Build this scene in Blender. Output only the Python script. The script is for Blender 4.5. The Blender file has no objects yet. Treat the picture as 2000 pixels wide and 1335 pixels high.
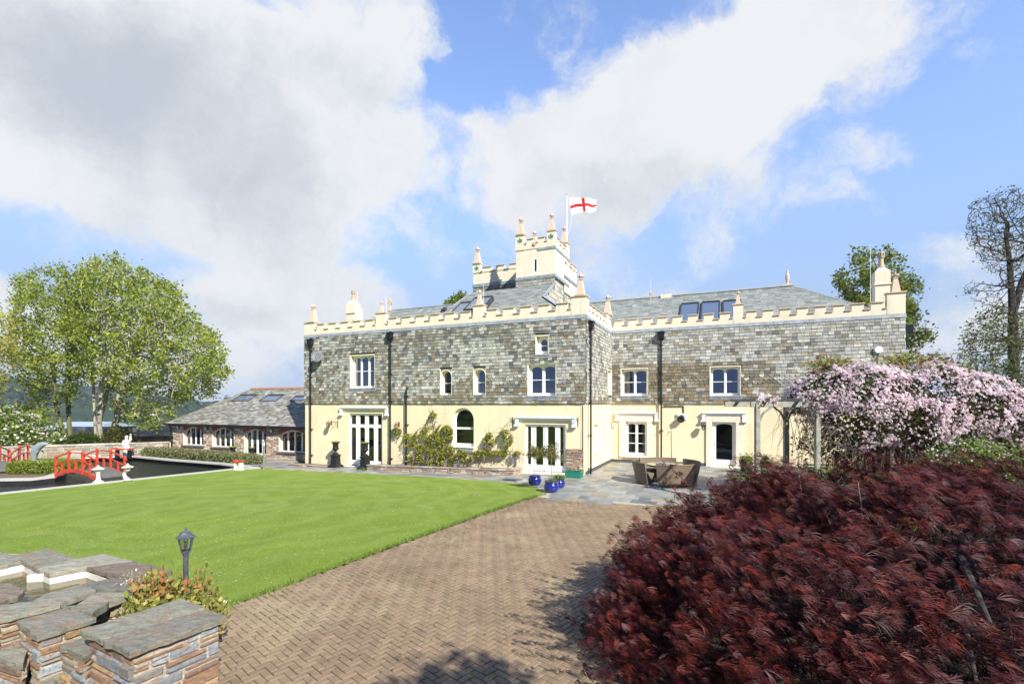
import bpy, bmesh, math, random
import numpy as np
from mathutils import Vector, Matrix, noise, kdtree
R=math.radians; HAZE=True
SC=bpy.context.scene; COL=SC.collection
# ---------------------------------------------------------------- camera
CAMZ=3.1; FPX=944.4; HOR=788.0
cam=bpy.data.cameras.new('camera'); camo=bpy.data.objects.new('camera',cam); COL.objects.link(camo)
camo.location=(0,0,CAMZ); camo.rotation_euler=(R(90),0,0)
cam.lens=17; cam.sensor_width=36; cam.shift_y=(HOR-667.5)/2000; cam.clip_end=6000; cam.clip_start=.05
SC.camera=camo
# ---------------------------------------------------------------- sun + sky
AZ=math.atan2(.552,-.835)         # sun azimuth, measured from +Y towards +X
EL=R(37)
sun=bpy.data.lights.new('sun','SUN'); sun.energy=4.6; sun.angle=R(.5); sun.color=(1,.95,.86)
suno=bpy.data.objects.new('sun',sun); COL.objects.link(suno)
SUND=Vector((math.sin(AZ)*math.cos(EL),math.cos(AZ)*math.cos(EL),math.sin(EL)))
suno.rotation_euler=SUND.to_track_quat('Z','Y').to_euler()
suno.location=SUND*60
SC.view_settings.view_transform='Standard'; SC.view_settings.look='None'; SC.view_settings.gamma=1
SC.view_settings.exposure=.84
SC.cycles.max_bounces=6; SC.cycles.transparent_max_bounces=12; SC.cycles.volume_bounces=0
SC.cycles.use_denoising=True; SC.cycles.volume_step_rate=4

def nd(nt,t,**k):
    n=nt.nodes.new(t)
    for a,b in k.items(): setattr(n,a,b)
    return n
def setin(nt,s,v):
    if hasattr(v,'is_output') or hasattr(v,'links') and not isinstance(v,(int,float)): nt.links.new(v,s)
    else: s.default_value=v
def mth(nt,op,a,b=None,c=None,clamp=False):
    n=nd(nt,'ShaderNodeMath',operation=op,use_clamp=clamp)
    for i,x in enumerate((a,b,c)):
        if x is not None: setin(nt,n.inputs[i],x)
    return n.outputs[0]
def vmth(nt,op,a,b=None,scale=None):
    n=nd(nt,'ShaderNodeVectorMath',operation=op)
    setin(nt,n.inputs[0],a)
    if b is not None: setin(nt,n.inputs[1],b)
    if scale is not None: setin(nt,n.inputs[3],scale)
    return n
def mapr(nt,v,a,b,c=0.,d=1.,smooth=True):
    n=nd(nt,'ShaderNodeMapRange',interpolation_type='SMOOTHSTEP' if smooth else 'LINEAR')
    setin(nt,n.inputs['Value'],v)
    for k,x in zip(('From Min','From Max','To Min','To Max'),(a,b,c,d)): setin(nt,n.inputs[k],x)
    return n.outputs[0]
def mixc(nt,f,a,b,mode='MIX'):
    n=nd(nt,'ShaderNodeMix',data_type='RGBA',blend_type=mode)
    setin(nt,n.inputs[0],f)
    for s,x in ((n.inputs[6],a),(n.inputs[7],b)):
        setin(nt,s,(*x,1) if isinstance(x,tuple) and len(x)==3 else x)
    return n.outputs[2]
def fbm(nt,vec,scale,detail=4,rough=.55,dim='3D',dist=0.):
    n=nd(nt,'ShaderNodeTexNoise',noise_dimensions=dim)
    if vec is not None: nt.links.new(vec,n.inputs['Vector'])
    n.inputs['Scale'].default_value=scale; n.inputs['Detail'].default_value=detail
    n.inputs['Roughness'].default_value=rough; n.inputs['Distortion'].default_value=dist
    return n.outputs[0]

W=bpy.data.worlds.new('World'); SC.world=W; W.use_nodes=True
nt=W.node_tree; nt.nodes.clear()
sky=nd(nt,'ShaderNodeTexSky',sky_type='NISHITA',sun_disc=False,sun_elevation=EL,sun_rotation=AZ,air_density=1.,dust_density=.6,ozone_density=1.6,altitude=100)
tc=nd(nt,'ShaderNodeTexCoord')
sep=nd(nt,'ShaderNodeSeparateXYZ'); nt.links.new(tc.outputs['Generated'],sep.inputs[0])
den=mth(nt,'ADD',sep.outputs[1],1.02)
X_=mth(nt,'DIVIDE',sep.outputs[0],den); Z_=mth(nt,'DIVIDE',sep.outputs[2],den)
cmb=nd(nt,'ShaderNodeCombineXYZ'); nt.links.new(X_,cmb.inputs[0]); nt.links.new(Z_,cmb.inputs[1])
P_=cmb.outputs[0]
def ster(px,py):
    d=Vector(((px-1000)/FPX,1,(HOR-py)/FPX)).normalized(); return d.x/(1.02+d.y),d.z/(1.02+d.y)
# domain warp so that cloud outlines break up
wn=nd(nt,'ShaderNodeTexNoise'); nt.links.new(P_,wn.inputs['Vector']); wn.inputs['Scale'].default_value=4.5; wn.inputs['Detail'].default_value=7; wn.inputs['Roughness'].default_value=.62
wv=vmth(nt,'SUBTRACT',wn.outputs['Color'],(.5,.5,.5)).outputs[0]
wv=vmth(nt,'SCALE',wv,scale=.20).outputs[0]
PW=vmth(nt,'ADD',P_,wv).outputs[0]
def blob(px,py,rx,ry,amp,ang=0,src=None):
    x,y=ster(px,py); x2,_=ster(px+rx,py); _,y2=ster(px,py-ry)
    m=nd(nt,'ShaderNodeMapping',vector_type='TEXTURE')
    nt.links.new(src or PW,m.inputs['Vector'])
    m.inputs['Location'].default_value=(x,y,0); m.inputs['Rotation'].default_value=(0,0,R(ang))
    m.inputs['Scale'].default_value=(abs(x2-x),abs(y2-y),1)
    l=vmth(nt,'LENGTH',m.outputs[0]).outputs['Value']
    return mth(nt,'MULTIPLY',mapr(nt,l,1.45,.2),amp)
def blobs(lst):
    o=None
    for b in lst:
        v=blob(*b); o=v if o is None else mth(nt,'ADD',o,v)
    return o
dens=blobs([(200,120,640,300,1.1),(500,330,420,260,.8),(60,330,300,160,.5),(640,430,240,200,.5),(220,660,560,130,.95),(520,560,160,60,.5),(60,600,140,60,.4),
  (1330,190,400,190,1.25,12),(1200,330,330,130,.9),(1560,80,210,170,.9),(1120,440,300,130,.45),(1480,440,160,60,.45,15),
  (1700,320,130,40,.5),(1250,560,200,60,.25),(1850,520,220,60,.62,8),(1930,680,300,120,.7),(1000,20,60,40,.4),(1930,100,120,30,.22,20),
  (780,70,180,120,.6),(700,620,200,60,.4)])
holes=blobs([(930,160,55,110,.8,-35),(880,170,60,50,.5),(330,590,220,50,.25),(60,540,120,50,.25),(520,660,160,40,.15),(760,520,90,60,.35),(960,60,130,80,.7,-20),(860,440,90,50,.55),(60,400,120,60,.3),(1900,330,130,160,.5),(850,330,40,60,.4),(1660,560,200,60,.3),(1050,100,90,50,.35,-20)])
n2=fbm(nt,P_,7.5,8,.6,dist=.3)
n3=fbm(nt,P_,2.2,5,.55)
dd=mth(nt,'SUBTRACT',dens,holes)
dd=mth(nt,'ADD',dd,mth(nt,'MULTIPLY',mth(nt,'SUBTRACT',n2,.5),1.15))
dd=mth(nt,'ADD',dd,mth(nt,'MULTIPLY',mth(nt,'SUBTRACT',n3,.5),.5))
n4=fbm(nt,PW,16,9,.68)
dd=mth(nt,'ADD',dd,mth(nt,'MULTIPLY',mth(nt,'SUBTRACT',n4,.5),1.7))
mask=mapr(nt,dd,.10,.92)
# grey bellies: thick, low-lit parts of the left cloud deck and the base of the right cloud
grey=blobs([(330,250,330,150,1.0,-10),(60,120,260,120,.55),(480,120,260,80,.4),(560,420,150,90,.6),(1240,390,260,60,.62),(150,460,260,90,.5),(700,180,140,60,.35),(1000,270,60,100,.25),(420,600,380,50,.45),(1150,480,160,40,.4)])
g2=mth(nt,'ADD',grey,mth(nt,'MULTIPLY',mth(nt,'SUBTRACT',fbm(nt,P_,5,7,.6),.5),1.0))
n5=fbm(nt,PW,13,10,.74)
g2=mth(nt,'ADD',g2,mth(nt,'MULTIPLY',mth(nt,'SUBTRACT',n5,.5),1.9))
gm=mapr(nt,g2,-.15,1.55)
CL=6.6
ccol=mixc(nt,gm,(CL*.97,CL*.985,CL*1.0),(CL*.61,CL*.66,CL*.73))
el_=mapr(nt,Z_,0.,.17,1.,0.)       # pale milky band near the horizon
sk=vmth(nt,'MULTIPLY',sky.outputs[0],(2.15,2.15,2.42)).outputs[0]
sk=mixc(nt,mth(nt,'MULTIPLY',mapr(nt,sep.outputs[2],.62,.08),.97),sk,(CL*.40,CL*.58,CL*.90))
sk=mixc(nt,mth(nt,'MULTIPLY',mapr(nt,sep.outputs[1],.15,-.25),.9),sk,(CL*.16,CL*.26,CL*.56))
sk2=mixc(nt,mth(nt,'MULTIPLY',el_,.5),sk,(CL*.66,CL*.76,CL*.90))
fin=mixc(nt,mth(nt,'MULTIPLY',mth(nt,'MULTIPLY',mask,.97),mapr(nt,sep.outputs[1],-.3,.05)),sk2,ccol)
bg=nd(nt,'ShaderNodeBackground'); nt.links.new(fin,bg.inputs[0]); bg.inputs[1].default_value=.078
ow=nd(nt,'ShaderNodeOutputWorld'); nt.links.new(bg.outputs[0],ow.inputs[0])

# ---------------------------------------------------------------- frames, pixels to planes
BX,BY=3.17,20.9; HA=R(23.5); hc,hs=math.cos(HA),math.sin(HA)
def W2H(x,y): return ((x-BX)*hc-(y-BY)*hs, (x-BX)*hs+(y-BY)*hc)
def H2W(u,v): return (BX+u*hc+v*hs, BY-u*hs+v*hc)
def gz(x,y):
    u=W2H(x,y)[0]; return .022*max(-18.,min(0.,u))
def gp(px,py,dz=0.):
    t=(px-1000)/FPX; s=10.
    for _ in range(12):
        z=gz(t*s,s)+dz; s=(CAMZ-z)*FPX/(py-HOR)
    return Vector((t*s,s,gz(t*s,s)+dz))
def at(px,py,Y): return Vector(((px-1000)/FPX*Y,Y,CAMZ+(HOR-py)/FPX*Y))
class Fr:
    def __init__(s,O,ex,en): s.O=Vector(O); s.ex=Vector(ex); s.en=Vector(en); s.ez=Vector((0,0,1))
    def p(s,u,z,d=0.): return s.O+s.ex*u+s.ez*z+s.en*d
    def px(s,px,py,d=0.):
        cu,cv=W2H(0,0); C=Vector((cu,cv,CAMZ)); t=(px-1000)/FPX
        D=Vector((t*hc-hs, t*hs+hc, (HOR-py)/FPX))
        k=(d-s.en.dot(C-s.O))/s.en.dot(D); P=C+D*k-s.O
        return P.dot(s.ex),P.z+s.O.z-s.O.z*0
    def rect(s,x0,x1,y0,y1,d=0.):
        u0=s.px(x0,y0,d)[0]; u1=s.px(x1,y0,d)[0]; xm=(x0+x1)/2
        return (u0,u1,s.px(xm,y1,d)[1],s.px(xm,y0,d)[1])
FM=Fr((0,0,0),(1,0,0),(0,-1,0))       # main front
FR_=Fr((0,0,0),(0,1,0),(1,0,0))       # return wall
FW=Fr((0,5.31,0),(1,0,0),(0,-1,0))    # right wing front
FO=Fr((0,1.69,0),(1,0,0),(0,-1,0))    # garden room front

# ---------------------------------------------------------------- mesh builder
class MB:
    def __init__(s): s.v=[]; s.f=[]; s.c=[]; s.col=(1,1,1)
    def add(s,vs,fs,col=None):
        b=len(s.v); s.v+=[tuple(x) for x in vs]; s.f+=[tuple(b+i for i in f) for f in fs]
        s.c+=[col or s.col]*len(fs)
    def quad(s,a,b,c,d,col=None): s.add((a,b,c,d),((0,1,2,3),),col)
    def box(s,x0,x1,y0,y1,z0,z1,col=None):
        s.add([(x0,y0,z0),(x1,y0,z0),(x1,y1,z0),(x0,y1,z0),(x0,y0,z1),(x1,y0,z1),(x1,y1,z1),(x0,y1,z1)],
          [(0,3,2,1),(4,5,6,7),(0,1,5,4),(1,2,6,5),(2,3,7,6),(3,0,4,7)],col)
    def fbox(s,F,u0,u1,z0,z1,d0,d1,col=None):
        P=F.p; s.add([P(u0,z0,d1),P(u1,z0,d1),P(u1,z0,d0),P(u0,z0,d0),P(u0,z1,d1),P(u1,z1,d1),P(u1,z1,d0),P(u0,z1,d0)],
          [(0,3,2,1),(4,5,6,7),(0,1,5,4),(1,2,6,5),(2,3,7,6),(3,0,4,7)],col)
    def beam(s,p,q,w,h,up=(0,0,1),col=None):
        p=Vector(p);q=Vector(q); d=(q-p).normalized(); up=Vector(up)
        if abs(d.dot(up))>.98: up=Vector((0,1,0))
        a=d.cross(up).normalized()*w/2; b=a.cross(d).normalized()*h/2
        vs=[p-a-b,p+a-b,p+a+b,p-a+b,q-a-b,q+a-b,q+a+b,q-a+b]
        s.add(vs,[(0,1,2,3),(7,6,5,4),(0,4,5,1),(1,5,6,2),(2,6,7,3),(3,7,4,0)],col)
    def tube(s,pts,rs,n=6,col=None,caps=True):
        pts=[Vector(p) for p in pts]
        if not isinstance(rs,(list,tuple)): rs=[rs]*len(pts)
        vs=[];fs=[]; pa=None
        for i,p in enumerate(pts):
            d=(pts[min(i+1,len(pts)-1)]-pts[max(i-1,0)])
            if d.length<1e-9: d=Vector((0,0,1))
            d.normalize()
            if pa is None:
                r=Vector((0,0,1)) if abs(d.z)<.9 else Vector((1,0,0)); a=d.cross(r).normalized()
            else:
                a=(pa-d*pa.dot(d)); a=a.normalized() if a.length>1e-6 else d.orthogonal().normalized()
            pa=a; b=d.cross(a)
            for k in range(n):
                t=2*math.pi*k/n; vs.append(p+(a*math.cos(t)+b*math.sin(t))*rs[i])
        for i in range(len(pts)-1):
            for k in range(n):
                k2=(k+1)%n; fs.append((i*n+k,i*n+k2,(i+1)*n+k2,(i+1)*n+k))
        if caps: fs.append(tuple(range(n-1,-1,-1))); fs.append(tuple((len(pts)-1)*n+k for k in range(n)))
        s.add(vs,fs,col)
    def lathe(s,prof,c=(0,0,0),n=16,col=None,rot=0.,sq=False):
        c=Vector(c); vs=[];fs=[]
        for r,z in prof:
            for k in range(n):
                t=2*math.pi*k/n+rot; vs.append(c+Vector((math.cos(t)*r,math.sin(t)*r,z)))
        for i in range(len(prof)-1):
            for k in range(n):
                k2=(k+1)%n; fs.append((i*n+k,i*n+k2,(i+1)*n+k2,(i+1)*n+k))
        fs.append(tuple(range(n-1,-1,-1))); fs.append(tuple((len(prof)-1)*n+k for k in range(n)))
        s.add(vs,fs,col)
    def ball(s,c,r,n=8,m=5,sc=(1,1,1),col=None):
        c=Vector(c); vs=[];fs=[]
        for i in range(m+1):
            a=math.pi*i/m
            for k in range(n):
                t=2*math.pi*k/n; vs.append(c+Vector((math.sin(a)*math.cos(t)*r*sc[0],math.sin(a)*math.sin(t)*r*sc[1],math.cos(a)*r*sc[2])))
        for i in range(m):
            for k in range(n):
                k2=(k+1)%n; fs.append((i*n+k,(i+1)*n+k,(i+1)*n+k2,i*n+k2))
        s.add(vs,fs,col)
    def frustum(s,c,w0,d0,w1,d1,h,col=None):
        x,y,z=c; s.add([(x-w0,y-d0,z),(x+w0,y-d0,z),(x+w0,y+d0,z),(x-w0,y+d0,z),(x-w1,y-d1,z+h),(x+w1,y-d1,z+h),(x+w1,y+d1,z+h),(x-w1,y+d1,z+h)],
          [(0,3,2,1),(4,5,6,7),(0,1,5,4),(1,2,6,5),(2,3,7,6),(3,0,4,7)],col)
    def build(s,name,mat,parent=None,smooth=False,loc=None,bevel=0.,sub=0):
        me=bpy.data.meshes.new(name); me.from_pydata(s.v,[],s.f); me.update()
        ca=me.color_attributes.new('Col','FLOAT_COLOR','CORNER')
        cols=np.repeat(np.array([(*c[:3],1) for c in s.c],dtype=np.float32),[len(f) for f in s.f],axis=0)
        ca.data.foreach_set('color',cols.ravel())
        if smooth: me.polygons.foreach_set('use_smooth',[True]*len(me.polygons))
        me.materials.append(mat)
        o=bpy.data.objects.new(name,me); COL.objects.link(o)
        if parent: o.parent=parent
        if loc is not None: o.location=loc
        if bevel:
            m=o.modifiers.new('bevel','BEVEL'); m.width=bevel; m.segments=2; m.limit_method='ANGLE'
        if sub:
            m=o.modifiers.new('sub','SUBSURF'); m.levels=sub; m.render_levels=sub
        return o
def npmesh(name,V,nper,cols,mat,parent=None,loc=None,smooth=False):
    """V: (N*nper,3) separate polygons of nper corners; cols (N,3)"""
    V=np.ascontiguousarray(V,dtype=np.float32); N=len(V)//nper
    me=bpy.data.meshes.new(name); me.vertices.add(N*nper); me.vertices.foreach_set('co',V.ravel())
    me.loops.add(N*nper); me.loops.foreach_set('vertex_index',np.arange(N*nper,dtype=np.int32))
    me.polygons.add(N); me.polygons.foreach_set('loop_start',np.arange(0,N*nper,nper,dtype=np.int32))
    me.polygons.foreach_set('loop_total',np.full(N,nper,dtype=np.int32)); me.update(calc_edges=True)
    ca=me.color_attributes.new('Col','FLOAT_COLOR','CORNER')
    c=np.ones((N*nper,4),dtype=np.float32); c[:,:3]=np.repeat(cols,nper,axis=0); ca.data.foreach_set('color',c.ravel())
    me.materials.append(mat)
    o=bpy.data.objects.new(name,me); COL.objects.link(o)
    if parent: o.parent=parent
    if loc is not None: o.location=loc
    return o
def empty(name,loc=(0,0,0),rz=0.,label=None,cat=None,group=None):
    o=bpy.data.objects.new(name,None); COL.objects.link(o); o.location=loc; o.rotation_euler=(0,0,rz); o.empty_display_size=.3
    if label: o['label']=label; o['category']=cat
    if group: o['group']=group
    return o
def tag(o,label,cat,group=None):
    o['label']=label; o['category']=cat
    if group: o['group']=group
    return o
def kids(o): return [c for c in COL.objects if c.parent==o]
def clone(o,loc,rz=None,label=None,parent=None,scale=None):
    c=o.copy(); COL.objects.link(c); c.location=loc
    if rz is not None: c.rotation_euler=(0,0,rz)
    if label: c['label']=label
    if scale: c.scale=(scale,)*3 if not isinstance(scale,tuple) else scale
    if parent: c.parent=parent
    for k in kids(o):
        k2=k.copy(); COL.objects.link(k2); k2.parent=c
        for g in kids(k):
            g2=g.copy(); COL.objects.link(g2); g2.parent=k2
    return c

# ---------------------------------------------------------------- materials
def newmat(name):
    m=bpy.data.materials.new(name); m.use_nodes=True; nt=m.node_tree
    return m,nt,nt.nodes['Principled BSDF']
def mat(name,col=None,rough=.7,var=.12,scale=6.,metal=0.,bump=0.,bscale=30.,spec=.4,attr=False,stain=None,stain_scale=1.5,coat=0.,streak=None):
    m,nt,b=newmat(name); tcn=nd(nt,'ShaderNodeTexCoord'); o=tcn.outputs['Object']
    if attr:
        a=nd(nt,'ShaderNodeAttribute',attribute_name='Col'); base=a.outputs['Color']
        if col: base=mixc(nt,1.,base,col,'MULTIPLY')
    else:
        rg=nd(nt,'ShaderNodeRGB'); rg.outputs[0].default_value=(*col,1); base=rg.outputs[0]
    n=fbm(nt,o,scale,6,.6)
    f=mapr(nt,n,.25,.75,1-var,1+var,False)
    base=vmth(nt,'SCALE',base,scale=f).outputs[0]
    if stain:
        sn=fbm(nt,o,stain_scale,5,.65)
        if streak:
            mpp=nd(nt,'ShaderNodeMapping'); mpp.inputs['Scale'].default_value=(1,1,.09); nt.links.new(o,mpp.inputs[0]); s2=fbm(nt,mpp.outputs[0],3.2,7,.7); base=mixc(nt,mapr(nt,s2,.50,.75,0,.6),base,streak)
        base=mixc(nt,mapr(nt,sn,.5,.75,0,.55),base,stain)
    nt.links.new(base,b.inputs['Base Color']); b.inputs['Roughness'].default_value=rough; b.inputs['Metallic'].default_value=metal
    b.inputs['Specular IOR Level'].default_value=spec
    if coat: b.inputs['Coat Weight'].default_value=coat; b.inputs['Coat Roughness'].default_value=.08
    if bump:
        bn=nd(nt,'ShaderNodeBump'); bn.inputs['Strength'].default_value=bump; bn.inputs['Distance'].default_value=.02
        nt.links.new(fbm(nt,o,bscale,5,.65),bn.inputs['Height']); nt.links.new(bn.outputs[0],b.inputs['Normal'])
    return m
def leafmat(name,tint=(1,1,1),trans=.35,rough=.5,spec=.3):
    m,nt,b=newmat(name); a=nd(nt,'ShaderNodeAttribute',attribute_name='Col')
    base=mixc(nt,1.,a.outputs['Color'],tint,'MULTIPLY'); nt.links.new(base,b.inputs['Base Color'])
    b.inputs['Roughness'].default_value=rough; b.inputs['Specular IOR Level'].default_value=spec
    t=nd(nt,'ShaderNodeBsdfTranslucent'); tl=vmth(nt,'SCALE',base,scale=1.5).outputs[0]; nt.links.new(tl,t.inputs[0])
    mx=nd(nt,'ShaderNodeMixShader'); mx.inputs[0].default_value=trans
    nt.links.new(b.outputs[0],mx.inputs[1]); nt.links.new(t.outputs[0],mx.inputs[2])
    nt.links.new(mx.outputs[0],nt.nodes['Material Output'].inputs[0]); return m
def glassmat(name,tint=(.75,.8,.85),ior=1.5,refl=1.):
    m,nt,b=newmat(name); nt.nodes.remove(b)
    t=nd(nt,'ShaderNodeBsdfTransparent'); t.inputs[0].default_value=(*tint,1)
    g=nd(nt,'ShaderNodeBsdfGlossy'); g.inputs['Roughness'].default_value=.01
    fr=nd(nt,'ShaderNodeFresnel'); fr.inputs[0].default_value=ior
    ns=nd(nt,'ShaderNodeTexCoord'); bn=nd(nt,'ShaderNodeBump'); bn.inputs['Strength'].default_value=.12; bn.inputs['Distance'].default_value=.02
    nt.links.new(fbm(nt,ns.outputs['Object'],1.2,2),bn.inputs['Height']); nt.links.new(bn.outputs[0],g.inputs['Normal'])
    mx=nd(nt,'ShaderNodeMixShader'); nt.links.new(mth(nt,'MULTIPLY',fr.outputs[0],refl,clamp=True),mx.inputs[0])
    nt.links.new(t.outputs[0],mx.inputs[1]); nt.links.new(g.outputs[0],mx.inputs[2]); nt.links.new(mx.outputs[0],nt.nodes['Material Output'].inputs[0]); return m
M={}
M['stucco']=mat('cream_stucco',(.80,.70,.475),.9,.07,1.1,bump=.25,bscale=22,spec=.15,stain=(.72,.61,.38),stain_scale=.9,streak=(.60,.50,.31))
M['parapet']=mat('pale_cream_render',(.76,.70,.555),.9,.06,1.5,bump=.2,bscale=25,spec=.15,stain=(.66,.59,.44),stain_scale=1.2,streak=(.50,.46,.36))
M['white']=mat('white_paint',(.83,.83,.81),.45,.03,3)
M['reveal']=mat('cream_reveal',(.82,.76,.56),.8,.05,3,spec=.2)
M['cope']=mat('pinkish_coping_stone',(.60,.44,.31),.85,.18,5,bump=.3,bscale=30,stain=(.42,.36,.28))
M['finial']=mat('pink_finial_stone',(.66,.50,.39),.85,.16,6,bump=.3,bscale=40,stain=(.45,.38,.3),stain_scale=5)
M['stonetrim']=mat('pale_limestone',(.76,.70,.58),.85,.08,3,bump=.2,bscale=30,stain=(.62,.56,.44))
M['lead']=mat('lead_flashing',(.28,.31,.35),.5,.35,4,stain=(.42,.44,.46),stain_scale=2.5)
M['black']=mat('black_iron_paint',(.012,.012,.014),.35,.2,5,spec=.5)
M['slate']=mat('hung_slate',None,.55,.28,14,attr=True,bump=.35,bscale=40,spec=.25)
M['roofslate']=mat('roof_slate',None,.8,.18,9,attr=True,bump=.25,bscale=30,spec=.25)
M['stone']=mat('rubble_stone',None,.85,.32,9,attr=True,bump=.6,bscale=26,spec=.25)
M['stonef']=mat('foreground_slate_stone',None,.8,.38,11,attr=True,bump=1.,bscale=26,spec=.3)
M['mortar']=mat('lime_mortar',(.50,.44,.35),.95,.25,14,bump=.6,bscale=40)
M['glass']=glassmat('window_glass',(.55,.6,.62),1.5,2.2)
M['glassblue']=glassmat('upper_window_glass',(.22,.25,.3),1.9,3.2)
M['clear']=glassmat('clear_glass',(.92,.94,.94),1.45,1.)
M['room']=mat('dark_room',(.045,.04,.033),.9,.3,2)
M['curtain']=mat('pale_curtain',(.62,.6,.52),.9,.08,3)
M['rattan']=None
M['wood']=mat('weathered_timber',(.30,.29,.24),.8,.3,7,bump=.4,bscale=30,stain=(.18,.24,.2))
M['red']=mat('red_paint',(.50,.055,.022),.6,.25,7,spec=.5,stain=(.42,.03,.02),stain_scale=4)
M['deck']=mat('grey_deck_boards',(.13,.135,.12),.8,.3,8,bump=.3)
M['plaster']=mat('white_painted_concrete',(.66,.64,.57),.75,.06,9,bump=.2,bscale=40,stain=(.62,.58,.46),stain_scale=6)
M['coping_pond']=mat('pale_granite_coping',(.46,.45,.41),.8,.12,6,bump=.2,bscale=50,stain=(.5,.49,.45),stain_scale=2)
M['pondliner']=mat('black_pond_liner',(.02,.02,.022),.5,.3,3)
M['bark']=mat('grey_bark',(.36,.33,.26),.9,.4,3,bump=.8,bscale=9,stain=(.10,.13,.05),stain_scale=1.1)
M['barkmoss']=mat('mossy_bark',(.13,.14,.06),.9,.4,3,bump=.8,bscale=9,stain=(.06,.09,.02))
M['barkdark']=mat('dark_bark',(.055,.046,.038),.9,.4,5,bump=.8,bscale=12)
M['twig']=mat('tan_twig',(.24,.19,.125),.8,.3,9)
M['leaf']=leafmat('leaf',trans=.34,rough=.7,spec=.12)
M['petal']=leafmat('petal',trans=.35,rough=.7,spec=.1)
M['maple']=leafmat('maple_leaf',trans=.18,rough=.5,spec=.22)
M['bluepot']=mat('cobalt_glaze',(.01,.02,.21),.16,.35,3,spec=.6,coat=.6)
M['soil']=mat('soil',(.06,.045,.03),.95,.3,20)
M['terracotta']=mat('red_terracotta',(.42,.16,.07),.85,.3,6)
M['chimney']=mat('buff_chimney_pot',(.50,.40,.28),.8,.2,6,stain=(.2,.15,.11),stain_scale=4)
M['steel']=mat('brushed_steel',(.6,.6,.6),.3,.05,4,metal=.9)
M['lampmetal']=mat('weathered_lamp_metal',(.10,.11,.13),.45,.4,14,metal=.4,stain=(.4,.4,.38),stain_scale=20)
M['copperlamp']=mat('rusty_lantern_metal',(.24,.12,.07),.5,.3,12,metal=.3)
M['pinewood']=mat('pale_fence_wood',(.55,.47,.30),.8,.2,6)
M['greenplastic']=mat('green_plastic',(.02,.21,.15),.4,.1,6)
M['dolphin']=mat('grey_green_dolphin_paint',(.22,.27,.28),.45,.15,4,stain=(.17,.21,.21))
M['pale']=mat('white_plastic',(.8,.8,.76),.4,.03,4)
def rattan():
    m,nt,b=newmat('brown_rattan_weave'); o=nd(nt,'ShaderNodeTexCoord').outputs['Object']
    mp=nd(nt,'ShaderNodeSeparateXYZ'); nt.links.new(o,mp.inputs[0])
    ang=mth(nt,'ARCTAN2',mp.outputs[1],mp.outputs[0])
    s1=mth(nt,'SINE',mth(nt,'MULTIPLY',ang,110.)); s2=mth(nt,'SINE',mth(nt,'MULTIPLY',mp.outputs[2],190.))
    w=mth(nt,'MULTIPLY',s1,s2); h=mapr(nt,w,-.6,.6)
    c=mixc(nt,h,(.075,.055,.036),(.26,.19,.12)); c=mixc(nt,mapr(nt,fbm(nt,o,3,4),.4,.7,0,.3),c,(.30,.24,.16))
    nt.links.new(c,b.inputs['Base Color']); b.inputs['Roughness'].default_value=.55
    bn=nd(nt,'ShaderNodeBump'); bn.inputs['Distance'].default_value=.01; bn.inputs['Strength'].default_value=.6; nt.links.new(h,bn.inputs['Height']); nt.links.new(bn.outputs[0],b.inputs['Normal']); return m
M['rattan']=rattan()


rnd=random.Random(7); nprs=np.random.RandomState(11)
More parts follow.
